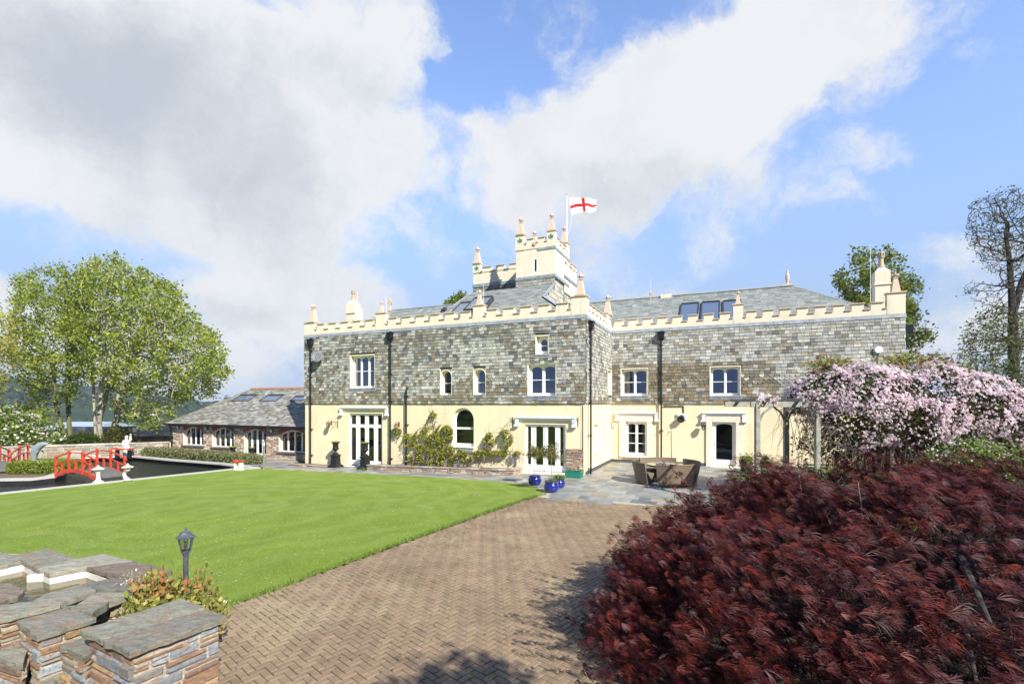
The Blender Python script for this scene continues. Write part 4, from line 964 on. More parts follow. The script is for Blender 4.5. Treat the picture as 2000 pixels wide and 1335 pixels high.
# ---- ground behind pond and round the beds (rough grass)
M['earth']=mat('bare_earth',(.16,.12,.07),.95,.35,5,bump=.6,bscale=20,stain=(.09,.12,.03),stain_scale=2)
# ---- block-paved drive in herringbone
dv0=[(-4.05,-2.),(-4.22,6.6),G(436,1189),G(600,1129),G(800,1056),G(1000,985),G(1047,970.5),G(1075,973.5),G(1160,980),G(1260,987),(7.0,15.4),(14,12.5),(14,-2)]
base=sheet('drive_bed',dv0,-.005,mat('mossy_joint_sand',(.095,.10,.03),.95,.4,8,bump=.5,bscale=50,stain=(.13,.10,.05),stain_scale=3)); base['kind']='structure'
bw_,bl=.095,.19; ang=R(48); ca_,sa_=math.cos(ang),math.sin(ang)
I,J=np.meshgrid(np.arange(-120,220),np.arange(-200,140),indexing='ij'); I=I.ravel();J=J.ravel()
# horizontal bricks start at cells where (i-j)%4==0, vertical where (i-j)%4==3 (width 1, length 2)
def bricks(i,j,hor):
    x=i*bw_;y=j*bw_; return (x,y,x+(bl if hor else bw_),y+(bw_ if hor else bl))
hm=((I-J)%4==0); vm=((I-J)%4==3)
xs0=np.concatenate([I[hm],I[vm]])*bw_; ys0=np.concatenate([J[hm],J[vm]])*bw_
lx=np.concatenate([np.full(hm.sum(),bl),np.full(vm.sum(),bw_)]); ly=np.concatenate([np.full(hm.sum(),bw_),np.full(vm.sum(),bl)])
cx=xs0+lx/2; cy=ys0+ly/2; wx=cx*ca_-cy*sa_; wy=cx*sa_+cy*ca_
keep=npin(wx,wy,dv0)&(wy>2.6)&(wx<4.8+.12*wy)
xs0,ys0,lx,ly,wx,wy=[q_[keep] for q_ in (xs0,ys0,lx,ly,wx,wy)]; N=len(xs0); rs_=np.random.RandomState(4)
jt=rs_.uniform(-.0016,.0016,(N,2)); g_=rs_.uniform(.003,.0065,N); hz=rs_.uniform(-.003,.003,N)+.012; tl=rs_.uniform(-.008,.008,(N,2))
fall=np.array([gz(a,b) for a,b in zip(wx,wy)])
def corner(sx,sy,ins,z):
    X=xs0+jt[:,0]+np.where(sx>0,lx-g_-ins,g_+ins); Y=ys0+jt[:,1]+np.where(sy>0,ly-g_-ins,g_+ins)
    zz=z+hz+fall+(X-xs0-lx/2)*tl[:,0]+(Y-ys0-ly/2)*tl[:,1] if z is not None else fall-.01
    return np.stack([X*ca_-Y*sa_,X*sa_+Y*ca_,zz],1)
T=[corner(a,b_,.007,0.) for a,b_ in ((-1,-1),(1,-1),(1,1),(-1,1))]; S=[corner(a,b_,0,-.006) for a,b_ in ((-1,-1),(1,-1),(1,1),(-1,1))]; Bt=[corner(a,b_,0,-.03) for a,b_ in ((-1,-1),(1,-1),(1,1),(-1,1))]
pal=np.array([(.238,.170,.108),(.228,.165,.106),(.252,.181,.116),(.215,.156,.103),(.242,.176,.114)])
bc=pal[rs_.randint(0,5,N)]*rs_.uniform(.93,1.07,(N,1)); hz=hz+np.array([.012*noise.noise(Vector((a*.7,b*.7,5)))+.005*noise.noise(Vector((a*3,b*3,6))) for a,b in zip(wx,wy)])
polys=[np.stack(T,1)]
for k in range(4):
    k2=(k+1)%4; polys.append(np.stack([S[k],S[k2],T[k2],T[k]],1)); polys.append(np.stack([Bt[k],Bt[k2],S[k2],S[k]],1))
V=np.concatenate(polys,0).reshape(-1,3); CC=np.concatenate([bc]*9,0)
m,nt,b=newmat('brick_paver'); o=nd(nt,'ShaderNodeTexCoord').outputs['Object']; at_=nd(nt,'ShaderNodeAttribute',attribute_name='Col').outputs['Color']
c=vmth(nt,'SCALE',at_,scale=mapr(nt,fbm(nt,o,.8,6,.7),.3,.7,.78,1.2,False)).outputs[0]
c=mixc(nt,mapr(nt,fbm(nt,o,.35,5,.65),.48,.66,0,.55),c,(.38,.31,.19)); c=mixc(nt,mapr(nt,fbm(nt,o,.9,7,.8),.55,.68,0,.55),c,(.20,.15,.095)); c=mixc(nt,mapr(nt,fbm(nt,o,5,6,.8),.60,.72,0,.5),c,(.17,.15,.06)); c=mixc(nt,mapr(nt,fbm(nt,o,2.2,7,.75),.56,.72,0,.6),c,(.25,.20,.11))
c=mixc(nt,mapr(nt,fbm(nt,o,70,3,.7),.5,.8,0,.45),c,(.34,.26,.20))
nt.links.new(c,b.inputs['Base Color']); b.inputs['Roughness'].default_value=.85; b.inputs['Specular IOR Level'].default_value=.25
bn=nd(nt,'ShaderNodeBump'); bn.inputs['Strength'].default_value=.5; bn.inputs['Distance'].default_value=.006; nt.links.new(fbm(nt,o,120,4,.7),bn.inputs['Height']); nt.links.new(bn.outputs[0],b.inputs['Normal'])
o=npmesh('drive',V,4,CC,m); o['kind']='structure'
# ---- slate flagged terrace and path
pat_poly=[G(1046,969),G(1075,974),G(1160,980.5),G(1260,987.5),(8.5,15.),(18.5,11.5)]+[H2W(UR+3,VW+1),H2W(.0,VW+.05),H2W(.05,.05),H2W(-17.5,.05),H2W(-19.,1.75),H2W(-31,1.75),H2W(-31.5,.2),G(515,912),G(540,917)]+edge_r[::-1]
pb=sheet('patio_bed',pat_poly,.006,mat('pale_pointing',(.42,.38,.30),.9,.2,8,stain=(.25,.22,.14))); pb['kind']='structure'
fl=MB(); rs_=random.Random(8)
PF=[(4,(.25,.265,.25)),(4,(.21,.225,.215)),(3,(.30,.295,.265)),(1.5,(.36,.325,.25)),(1.2,(.26,.205,.145)),(1,(.14,.155,.165)),(1.5,(.34,.345,.32)),(.7,(.32,.25,.17))]
v=-9.
ph=[(W2H(*p)) for p in pat_poly]
while v<7.5:
    hh=rs_.choice((.38,.5,.62,.45)); u=-31+rs_.random()
    while u<18:
        ww=rs_.choice((.4,.6,.8,.95,.5)); parts_=[(u,v,u+ww,v+hh)]
        if ww>.75 and rs_.random()<.3: parts_=[(u,v,u+ww*.5,v+hh),(u+ww*.5,v,u+ww,v+hh)]
        for a,b_,c_,d_ in parts_:
            cxs=[(a+.012,b_+.012),(c_-.012,b_+.012),(c_-.012,d_-.012),(a+.012,d_-.012)]
            mid=((a+c_)/2,(b_+d_)/2)
            if not inpoly(*mid,ph): continue
            if sum(inpoly(x,y,ph) for x,y in cxs)<2: continue
            cc=pick(rs_,PF); dz=rs_.uniform(0,.006); P3=[]
            for x,y in cxs:
                X,Y=H2W(x+rs_.uniform(-.004,.004),y+rs_.uniform(-.004,.004)); P3.append((X,Y,gz(X,Y)+.016+dz))
            P0=[(x,y,z-.03) for x,y,z in P3]
            fl.add(P3+P0,[(0,1,2,3),(0,4,5,1),(1,5,6,2),(2,6,7,3),(3,7,4,0)],cc)
        u+=ww
    v+=hh
m=mat('slate_flagstone',None,.5,.3,2.2,attr=True,bump=.35,bscale=14,spec=.45,stain=(.40,.38,.32),stain_scale=.9)
o=fl.build('patio',m); o['kind']='structure'
# bed edging course of bricks where lawn meets drive (grass creeping over) : tufts
def tufts(name,pts,h=(.03,.09),w=.006,n=6,cols=((.10,.20,.02),(.17,.27,.04),(.25,.30,.08)),spread=.05,seed=2,lean=.4):
    rs=np.random.RandomState(seed); P=np.repeat(np.array(pts),n,axis=0); N=len(P)
    P=P+np.c_[rs.normal(0,spread,(N,2)),np.zeros(N)]
    hh=rs.uniform(h[0],h[1],N); a=rs.uniform(0,6.28,N); d=np.c_[np.cos(a),np.sin(a),np.zeros(N)]*w
    tip=P+np.c_[rs.normal(0,lean,(N,2))*hh[:,None],hh]
    V=np.stack([P-d,P+d,tip],1).reshape(-1,3); c=np.array(cols)[rs.randint(0,len(cols),N)]*rs.uniform(.8,1.2,(N,1))
    return npmesh(name,V,3,c,M['leaf'])
rs=np.random.RandomState(5); pts=[]
de=drive_edge[1:]
for i in range(len(de)-1):
    (x0,y0),(x1,y1)=de[i],de[i+1]; L=math.hypot(x1-x0,y1-y0)
    for k in range(int(L*55)):
        t=rs.rand(); off=abs(rs.normal(0,.06)); nx,ny=(y1-y0)/L,-(x1-x0)/L
        x=x0+(x1-x0)*t+nx*(off-.08); y=y0+(y1-y0)*t+ny*(off-.08); pts.append((x,y,gz(x,y)+.02))
o=tufts('lawn_edge_grass',pts,(.025,.075),.007,7,seed=3); o['kind']='stuff'
# weeds in the drive joints, thickest near the lawn
pts=[]
for k in range(2600):
    i=rs.randint(1,len(de)-1); (x0,y0),(x1,y1)=de[i],de[min(i+1,len(de)-1)]
    t=rs.rand(); L=math.hypot(x1-x0,y1-y0)+1e-6; off=rs.exponential(1.3); nx,ny=(y1-y0)/L,-(x1-x0)/L
    X=x0+(x1-x0)*t+nx*off; Y=y0+(y1-y0)*t+ny*off
    if noise.noise(Vector((X*1.1,Y*1.1,4)))<.02: continue
    # snap to the joint lattice
    lx_=round((X*ca_+Y*sa_)/bw_)*bw_; ly_=(-X*sa_+Y*ca_)
    X=lx_*ca_-ly_*sa_; Y=lx_*sa_+ly_*ca_
    if npin(np.array([X]),np.array([Y]),dv0)[0] and Y>2.6: pts.append((X,Y,gz(X,Y)+.008))
o=tufts('paving_weeds',pts,(.01,.035),.005,5,cols=((.12,.17,.03),(.18,.20,.05),(.22,.19,.08)),spread=.012,seed=6,lean=.8); o['kind']='stuff'
# short grass blades over the near part of the lawn
rs=np.random.RandomState(9); N=120000
Y=5.2+rs.rand(N)**1.4*9; X=rs.uniform(-1.08,.1,N)*Y
k=npin(X,Y,lawn_poly); X,Y=X[k],Y[k]
u_=(X-BX)*hc-(Y-BY)*hs; zg=.022*np.clip(u_,-18,0)+.02
P=np.c_[X,Y,zg]; N=len(P); a=rs.uniform(0,6.28,N); w_=.0022+.0004*Y; d=np.c_[np.cos(a),np.sin(a),np.zeros(N)]*w_[:,None]; hh=rs.uniform(.008,.022,N)
tip=P+np.c_[rs.normal(0,.35,(N,2))*hh[:,None],hh]
nz=np.array([noise.noise(Vector((x*.8,y*.8,1))) for x,y in zip(X[::1],Y[::1])])
cg=np.array([(.25,.355,.055),(.29,.395,.07),(.21,.31,.045),(.34,.41,.10)])[rs.randint(0,4,N)]*(1+.25*nz[:,None])
o=npmesh('lawn_grass',np.stack([P-d,P+d,tip],1).reshape(-1,3),3,cg,M['leaf']); o['kind']='stuff'
# daisies
rs=np.random.RandomState(3); N=420; Y=6+rs.rand(N)**1.2*13; X=rs.uniform(-.9,.1,N)*Y; k=npin(X,Y,lawn_poly); X,Y=X[k],Y[k]; V=[];N=len(X)
for x,y in zip(X,Y):
    z=gz(x,y)+.055; s=.010+.0005*y
    for q_ in range(4): V.append((x+s*math.cos(q_*1.57),y+s*math.sin(q_*1.57),z))
o=npmesh('daisies',np.array(V),4,np.full((N,3),.75),M['petal']); o['kind']='stuff'

# ---------------------------------------------------------------- the pond
gzP=lambda p,dz=0:(p[0],p[1],gz(*p)+dz)
# island / promontory with the hedge and dolphin
isl=[G(-60,905),G(30,903),G(100,905),G(128,912),G(130,924),G(108,931.5),G(60,937),G(0,938),(-30,19.6),(-40,19.5)]
def inset(poly,d):
    n=len(poly); out=[]; A=sum(poly[i][0]*poly[(i+1)%n][1]-poly[(i+1)%n][0]*poly[i][1] for i in range(n)); s=1 if A>0 else -1
    for i in range(n):
        p0,p1,p2=Vector(poly[i-1]),Vector(poly[i]),Vector(poly[(i+1)%n]); a=(p1-p0).normalized(); b_=(p2-p1).normalized()
        n1=Vector((-a.y,a.x))*s; n2=Vector((-b_.y,b_.x))*s; m_=(n1+n2); m_=m_/max(.35,m_.length_squared/2) if m_.length>1e-6 else n1
        q_=p1+m_*d; out.append((q_.x,q_.y))
    return out
pin=inset(outer,.42)
def band(name,A,B,zt,zb,m,seg=True):
    mb=MB(); n=len(A)
    for i in range(n):
        j=(i+1)%n; a0,a1,b0,b1=Vector(A[i]),Vector(A[j]),Vector(B[i]),Vector(B[j]); L=(a1-a0).length; k=max(1,int(L/.9))
        for q_ in range(k):
            t0=q_/k; t1=(q_+1)/k-.006/max(L,.1)
            P=[a0.lerp(a1,t0),a0.lerp(a1,t1),b0.lerp(b1,t1),b0.lerp(b1,t0)]
            mb.add([(p.x,p.y,gz(p.x,p.y)+zt) for p in P]+[(p.x,p.y,gz(p.x,p.y)+zb) for p in P],[(0,1,2,3),(7,6,5,4),(0,4,5,1),(1,5,6,2),(2,6,7,3),(3,7,4,0)])
    return mb.build(name,m)
ring=band('pond_coping',outer,pin,.045,-.03,M['coping_pond']); ring['kind']='structure'
ib=inset(isl,.5)
o=band('pond_coping',isl,ib,.047,-.03,M['coping_pond']); o['kind']='structure'
o=sheet('island_soil',ib,.0,M['earth']); o['kind']='structure'
def skirt(name,A,z0,z1,m):
    mb=MB()
    for i in range(len(A)):
        a,b_=A[i],A[(i+1)%len(A)]; mb.quad(gzP(a,z0),gzP(b_,z0),gzP(b_,z1),gzP(a,z1))
    return mb.build(name,m)
# water surface is level; the pond basin is sunk into the sheet below
WZ=-.60
m,nt,b=newmat('pond_water'); o=nd(nt,'ShaderNodeTexCoord').outputs['Object']; b.inputs['Base Color'].default_value=(.012,.017,.012,1); b.inputs['Roughness'].default_value=.06; b.inputs['Specular IOR Level'].default_value=.9
bn=nd(nt,'ShaderNodeBump'); bn.inputs['Strength'].default_value=1.; bn.inputs['Distance'].default_value=.06
mp=nd(nt,'ShaderNodeMapping'); mp.inputs['Scale'].default_value=(1,2.4,1); nt.links.new(o,mp.inputs[0]); nt.links.new(fbm(nt,mp.outputs[0],3.2,4,.6,dist=.4),bn.inputs['Height']); nt.links.new(bn.outputs[0],b.inputs['Normal']); M['water']=m
WZ=-.63
def flat(name,poly,z,m):
    bm=bmesh.new(); bm.faces.new([bm.verts.new((x,y,z)) for x,y in poly]); bmesh.ops.triangulate(bm,faces=bm.faces[:])
    for f in bm.faces:
        if f.normal.z<0: f.normal_flip()
    me=bpy.data.meshes.new(name); bm.to_mesh(me); bm.free(); me.materials.append(m); o=bpy.data.objects.new(name,me); COL.objects.link(o); return o
o=flat('pond_water',outer,WZ,M['water']); o['kind']='structure'
mb=MB()
for A,dd in ((inset(outer,.05),0),(inset(isl,.02),0)):
    for i in range(len(A)):
        a,b_=A[i],A[(i+1)%len(A)]; za,zb_=gz(*a),gz(*b_); mb.quad((a[0],a[1],WZ-.4),(b_[0],b_[1],WZ-.4),(b_[0],b_[1],zb_-.031),(a[0],a[1],za-.031))
o=mb.build('pond_lining',M['pondliner']); o['kind']='structure'
o=flat('pond_bed',outer,WZ-.35,M['pondliner']); o['kind']='structure'
# ---------------------------------------------------------------- garden wall, fence, sheds
PW=[(3,(.32,.30,.24)),(3,(.26,.24,.195)),(2,(.21,.195,.16)),(2,(.37,.34,.28)),(1.2,(.31,.22,.145)),(1,(.17,.155,.14)),(.8,(.28,.19,.135))]
def line_frame(a,b_,z=0):
    a=Vector((*a,z)); b_=Vector((*b_,z)); ex=(b_-a).normalized(); en=Vector((ex.y,-ex.x,0)); return Fr(a,ex,en),(b_-a).length
wallA=at(-60,800,27)[:2]; w0=(-36.,27.0); w1=(-23.6,33.2)
gw=empty('garden_wall',(0,0,0),0,'low rubble stone garden wall with a flat stone top behind the pond','wall')
F,L=line_frame(w0,w1,0); zg=-.42
mb=MB(); rubble(mb,F,0,L,zg,.42,0,.42,.2,PW,rs=random.Random(17),gap=.03); mb.fbox(F,0,L,zg,.42,-.4,-.001,(.4,.36,.3)); mb.build('wall_body',M['stone'],gw)
mb=MB(); x=0; r_=random.Random(2)
while x<L:
    w_=r_.uniform(.5,.9); mb.fbox(F,x,min(x+w_-.01,L+.05),.42,.48+r_.uniform(0,.015),-.44,.05,pick(r_,[(1,(.5,.47,.4)),(1,(.42,.4,.36))])); x+=w_
mb.build('wall_coping',M['stone'],gw)
# timber fence between the wall end and the garden room
fe=empty('picket_fence',(0,0,0),0,'low pale timber picket fence between the stone wall and the garden room','fence')
F,L=line_frame((w1[0]+.15,w1[1]+.1),(-23.3+.9,35.4),0); F,L=line_frame(tuple(at(283,870,33.6)[:2]),tuple(at(333,868,34.6)[:2]))
pk=MB(); x=.05
while x<L: pk.fbox(F,x,x+.05,-.35,.32,.0,.02); x+=.115
pk.build('pale',M['pinewood'],fe); pk=MB(); pk.fbox(F,0,L,.2,.27,-.04,-.001); pk.fbox(F,0,L,-.15,-.08,-.04,-.001); pk.build('fence_rail',M['pinewood'],fe)
for x in (0,L*.5,L): pk=MB(); pk.fbox(F,x-.05,x+.05,-.4,.4,-.1,-.041); pk.build('post',M['pinewood'],fe)
def outbuilding(name,label,x0,x1,yt,ybase,Y,depth,roofh,wallcol,roofcol,ang=0,brick=False):
    e=empty(name,(0,0,0),0,label,'building'); a=at(x0,yt,Y); b_=at(x1,yt,Y+ang); zt=a.z; F,L=line_frame(a[:2],b_[:2])
    w=MB(); 
    if brick: rubble(w,F,0,L,-.8,zt,0,.45,.16,[(3,(.34,.19,.12)),(2,(.27,.15,.1)),(1,(.3,.24,.18))],rs=random.Random(3)); w.fbox(F,0,L,-.8,zt,-depth,-.01,(.3,.18,.12)); w.build('wall',M['stone'],e)
    else: w.fbox(F,0,L,-1.5,zt,-depth,0); w.build('wall',wallcol,e)
    P=F.p; r_=MB(); r_.add([P(-.2,zt,.25),P(L+.2,zt,.25),P(L-.1 if brick else L+.2,zt+roofh,-depth/2),P(.6 if brick else -.2,zt+roofh,-depth/2),P(-.2,zt,-depth-.2),P(L+.2,zt,-depth-.2),P(-.2,zt-.06,.25),P(L+.2,zt-.06,.25)],[(0,1,2,3),(5,4,3,2),(0,3,4),(1,5,2),(1,0,6,7)]); r_.build('roof',roofcol,e); return e
M['oldslate']=mat('old_dark_slate_roof',(.13,.12,.11),.8,.4,2.5,bump=.6,bscale=8,stain=(.22,.2,.16),stain_scale=2)
M['metalroof']=mat('blue_grey_metal_roof',(.34,.42,.52),.4,.15,1.5,stain=(.5,.54,.58))
outbuilding('brick_outhouse','reddish rubble outhouse with a dark slate roof beyond the picket fence',246,340,851,880,41,5,.75,None,M['oldslate'],brick=True)
outbuilding('metal_roofed_barn','long low barn with a pale blue-grey metal roof behind the sycamores',72,160,837,880,62,9,.75,mat('barn_boards',(.12,.11,.10),.9,.3,3),M['metalroof'])
outbuilding('dark_shed','dark slate-roofed shed between the sycamore trunks and the barn',100,178,848,880,50,5,.7,mat('shed_boards',(.09,.08,.07),.9,.3,3),M['oldslate'])
# ---------------------------------------------------------------- garden room (orangery)
gr=empty('garden_room',(BX,BY,0),-HA,'long single-storey stone garden room with arched white windows and a slate roof','building')
g0=FO.px(338,880)[0]; g1=-17.3; ze=FO.px(598,833)[1]; zgr=-.45
R2=FO.rect
ops=[R2(358.5,397,833,869.5),R2(415,456.5,834,873),R2(477,520,837,896),R2(545,600,839.5,883)]
ops[2]=(ops[2][0],ops[2][1],zgr+.08,ops[2][3])
PR=[(4,(.50,.42,.33)),(3,(.40,.29,.22)),(3,(.34,.22,.17)),(3,(.60,.54,.46)),(2,(.26,.2,.17)),(1,(.45,.33,.24))]
mb=MB(); rs_=random.Random(21); xs=[g0]+[x for o_ in ops for x in (o_[0]-.001,o_[1]+.001)]+[g1]
for i in range(0,len(xs),2):
    if xs[i+1]-xs[i]>.05: rubble(mb,FO,xs[i],xs[i+1],zgr-.1,ze,0,.24,.11,PR,rs=rs_)
for o_ in ops[:2]+ops[3:]: rubble(mb,FO,o_[0],o_[1],zgr-.1,o_[2]-.09,0,.26,.11,PR,rs=rs_)
FOl=Fr((g0,1.69+8,0),(0,-1,0),(-1,0,0)); rubble(mb,FOl,0,8,zgr-.1,ze,0,.28,.12,PR,rs=rs_)
# solid core with the openings
core=[]
for i in range(0,len(xs),2): mb.fbox(FO,xs[i],xs[i+1],zgr-.3,ze,-.45,-.002,(.45,.38,.3))
for o_ in ops: mb.fbox(FO,o_[0]-.001,o_[1]+.001,zgr-.3,o_[2]-.09,-.45,-.002,(.45,.38,.3)); mb.fbox(FO,o_[0]-.001,o_[1]+.001,o_[3]+.02,ze,-.45,-.002,(.3,.18,.13))
mb.build('wall',M['stone'],gr)
ab=MB()
for o_ in ops:
    a,b_,c_,e_=o_; uc=(a+b_)/2; hw=(b_-a)/2; rise=.28; n=22
    for k in range(n):
        t0=-1+2*k/n+.006; t1=-1+2*(k+1)/n-.006
        z0=e_-rise*t0*t0; z1=e_-rise*t1*t1; P=FO.p; h_=.23
        cc=pick(rs_,[(3,(.36,.12,.07)),(2,(.30,.10,.07)),(1,(.42,.18,.11))])
        A_=[P(uc+hw*t0,z0,.03),P(uc+hw*t1,z1,.03),P(uc+hw*1.08*t1,min(z1+h_,ze-.005),.03),P(uc+hw*1.08*t0,min(z0+h_,ze-.005),.03)]; B_=[x-FO.en*.3 for x in A_]
        ab.add(A_+B_,[(0,1,2,3),(1,0,4,5),(2,1,5,6),(0,3,7,4)],cc)
ab.build('brick_arch',M['stone'],gr)
fr_=MB()
for i,(a,b_,c_,e_) in enumerate(ops):
    interior2=MB(); 
    w_=MB(); d=-.20; fw=.09; rise=.28
    w_.fbox(FO,a,a+fw,c_,e_-rise*.9,d-.05,d+.03); w_.fbox(FO,b_-fw,b_,c_,e_-rise*.9,d-.05,d+.03); w_.fbox(FO,a+fw,b_-fw,c_,c_+.07,d-.05,d+.03)
    n=16; P=FO.p
    for k in range(n):
        t0=-1+2*k/n; t1=-1+2*(k+1)/n; hw=(b_-a)/2; uc=(a+b_)/2
        z0=e_-rise*t0*t0; z1=e_-rise*t1*t1; w_.quad(P(uc+hw*t0,z0-fw,d+.031),P(uc+hw*t1,z1-fw,d+.031),P(uc+hw*t1,z1,d+.031),P(uc+hw*t0,z0,d+.031)); w_.quad(P(uc+hw*t1,z1-fw,d+.031),P(uc+hw*t0,z0-fw,d+.031),P(uc+hw*t0,z0-fw,d-.05),P(uc+hw*t1,z1-fw,d-.05))
        w_.quad(P(uc+hw*t0,z0,d),P(uc+hw*t1,z1,d),P(uc+hw*t1,e_+.05,d),P(uc+hw*t0,e_+.05,d),(.3,.2,.15))
    nl=4
    for k in range(1,nl):
        x=a+(b_-a)*k/nl; t=(x-uc)/hw; w_.fbox(FO,x-.05 if i!=2 else x-.07,x+.05 if i!=2 else x+.07,c_+.07,e_-rise*t*t-.03,d-.045,d+.035)
    if i==2: w_.fbox(FO,a+fw,b_-fw,c_+.07,c_+.25,d-.045,d+.028)
    o=w_.build('window' if i!=2 else 'french_door',M['white'],gr)
    g_=MB(); g_.quad(P(a,c_,d-.01),P(b_,c_,d-.01),P(b_,e_,d-.01),P(a,e_,d-.01)); g_.build('pane',M['glass'],o)
    if i!=2: s_=MB(); s_.fbox(FO,a-.12,b_+.12,c_-.085,c_-.004,d-.1,.12); s_.build('sill',M['oldslate'],o,bevel=.008)
    rv=MB(); t=.008; rv.quad(P(a+t,c_,d),P(a+t,c_,.03),P(a+t,e_-rise,.03),P(a+t,e_-rise,d)); rv.build('reveal',mat('cream_limewash',(.72,.62,.45),.9,.2,5,bump=.4) if i==0 else bpy.data.materials['cream_limewash'],o)
    for s0 in ((a+fw,a+.45),): curtain(FO,s0[0],s0[1],c_+.08,e_-.2,d-.25,o)
    interior2.quad(P(a-.1,c_,d-.9),P(b_+.1,c_,d-.9),P(b_+.1,e_+.1,d-.9),P(a-.1,e_+.1,d-.9)); interior2.quad(P(a-.1,c_,d-.1),P(a-.1,c_,d-.9),P(a-.1,e_,d-.9),P(a-.1,e_,d-.1)); interior2.quad(P(b_+.1,c_,d-.9),P(b_+.1,c_,d-.1),P(b_+.1,e_,d-.1),P(b_+.1,e_,d-.9)); interior2.quad(P(a-.1,c_-.01,d-.9),P(b_+.1,c_-.01,d-.9),P(b_+.1,c_-.01,d),P(a-.1,c_-.01,d))
    interior2.build('interior',M['room'],o)
# roof: hip with a red ridge
sl=.615; ve=1.69-.35; RL=onroof(491,760,ve,ze,sl); zR=RL.z; vR=ve+(zR-ze)/sl; RLp=Vector((RL.x,vR,zR)); E0=Vector((g0-.35,ve,ze)); E1=Vector((UL-.02,ve,ze)); R1_=Vector((UL-.02,vR,zR))
def wc(x,y,r): 
    n=noise.noise(Vector((x*.5,y*.9,8)))
    return pick(r,[(3,(.23,.225,.20)),(3,(.29,.285,.26)),(1.5,(.165,.165,.155)),(1.5+n*2,(.37,.365,.33)),(1,(.21,.20,.15))])
roof(ve,ze,None,pts=[E0,E1,R1_,RLp],sl=sl,w=.30,h=.17,pal=wc,rs=22,par=gr,jit=.35,tilt=.02)
rb=MB(); bk_=Vector((g0-.35,2*vR-ve,ze)); rb.add([E0,RLp,bk_],[(0,1,2)],(.25,.24,.2)); rb.add([RLp,R1_,Vector((UL-.02,2*vR-ve,ze)),bk_],[(0,1,2,3)],(.25,.24,.2)); rb.build('roof_back',M['roofslate'],gr)
rt=MB(); x=RLp.x; 
while x<R1_.x: rt.tube([(x,vR,zR+.0),(min(x+.32,R1_.x),vR,zR+.01)],[.12,.11],8); x+=.3
rt.build('ridge_tiles',mat('orange_ridge_tile',(.36,.19,.11),.85,.35,6,stain=(.25,.24,.12),stain_scale=3),gr)
rt=MB(); rt.tube([E0,RLp],.035,6); rt.build('hip_flashing',M['oldslate'],gr)
gt=MB(); gt.tube([E0+Vector((-.05,-.05,-.03)),E1+Vector((0,-.05,-.03))],.065,8); gt.fbox(FO,g0-.3,g1+1,ze-.14,ze-.05,.02,.30); gt.build('gutter',M['black'],gr)
dp=MB(); dp.tube([FO.p(g0-.12,ze-.1,.25),FO.p(g0-.12,ze-.3,.08),FO.p(g0-.12,zgr,.08)],.045,8); dp.build('downpipe',M['black'],gr)
for a,b_,yt,yb in ((470,503,771.5,784),(524,556,771.5,784),(578,610,774,783)): skylight(a,b_,yt,yb,ve,ze,gr,sl=sl,lift=.06)
# skylights are taller than wide as seen along the slope
# round bulkhead lamps
for i,(x,y) in enumerate(((347,833.5),(402,836),(530,840.5))):
    u,z=FO.px(x,y,.08); P=FO.p(u,z,.04); X,Y=H2W(P.x,P.y)
    e=empty('bulkhead_lamp',(X,Y,P.z),-HA,['white round bulkhead lamp at the left corner of the garden room','white round bulkhead lamp between the first and second arched garden room windows','white round bulkhead lamp right of the garden room door'][i],'wall lamp','round lamps on the garden room')
    mb=MB(); mb.tube([(0,.0,0),(0,-.05,0)],[.13,.12],14); mb.build('lamp_base',M['black'],e); mb=MB(); mb.ball((0,-.06,0),.105,12,8,(1,.55,1)); mb.build('lamp_dome',M['pale'],e,smooth=True)
# ---------------------------------------------------------------- arched red bridges
def bridge(x,y,z,rz,label,L=3.35,Wd=1.12,arch=.34):
    e=empty('arched_bridge',(x,y,z),rz,label,'bridge','red arched footbridges over the pond')
    az=lambda t:arch*(1-(2*t-1)**2)   # t 0..1
    n=14
    for s in (-1,1):
        yy=s*Wd/2; fb=MB()
        for k in range(n):
            t0,t1=k/n,(k+1)/n; a=Vector((L*(t0-.5),yy,az(t0)+.02)); b_=Vector((L*(t1-.5),yy,az(t1)+.02)); fb.beam(a,b_+(b_-a)*.02,.05,.17,up=(0,0,1))
        fb.build('side_beam',M['red'],e)
        for hh,w_,t_ in ((.86,.055,.05),(.50,.045,.045)):
            rl=MB(); ex_=.03
            for k in range(n):
                t0,t1=k/n-(ex_ if k==0 else 0),(k+1)/n+(ex_ if k==n-1 else 0); a=Vector((L*(t0-.5),yy,az(t0)+hh)); b_=Vector((L*(t1-.5),yy,az(t1)+hh)); rl.beam(a,b_+(b_-a)*.02,w_,t_)
            rl.build('handrail',M['red'],e)
        for k in range(4):
            t=k/3; t=.012+t*.976; p=MB(); X=L*(t-.5); p.beam((X,yy,az(t)-.09),(X,yy,az(t)+.93),.085,.085,up=(0,1,0)); p.frustum((X,yy,az(t)+.93),.055,.055,.02,.02,.06); p.build('post',M['red'],e,bevel=.006)
            if k<3: t=(k+.5)/3; X=L*(t-.5); p=MB(); p.beam((X,yy,az(t)-.07),(X,yy,az(t)+.50),.075,.075,up=(0,1,0)); p.build('baluster',M['red'],e,bevel=.006)
    dk=MB(); N_=30
    for k in range(N_):
        t0,t1=k/N_,(k+1)/N_-.004; a=Vector((L*(t0-.5),0,az(t0)+.075)); b_=Vector((L*(t1-.5),0,az(t1)+.075)); dk.beam(a,b_,Wd-.06,.035)
    dk.build('deck',M['deck'],e); return e
c0=(G(107,931)[0]+G(191,940)[0])/2; c1=(G(107,931)[1]+G(191,940)[1])/2
n_=(hs*.56,hc*.56)
bridge(c0+n_[0],c1+n_[1],gz(c0,c1)+.03,-HA+.02,'red arched footbridge in front of the pond with two stone lanterns at its foot')
bridge(-26.6,25.6,-.38,R(-62),'red arched footbridge cut by the left edge of the picture')
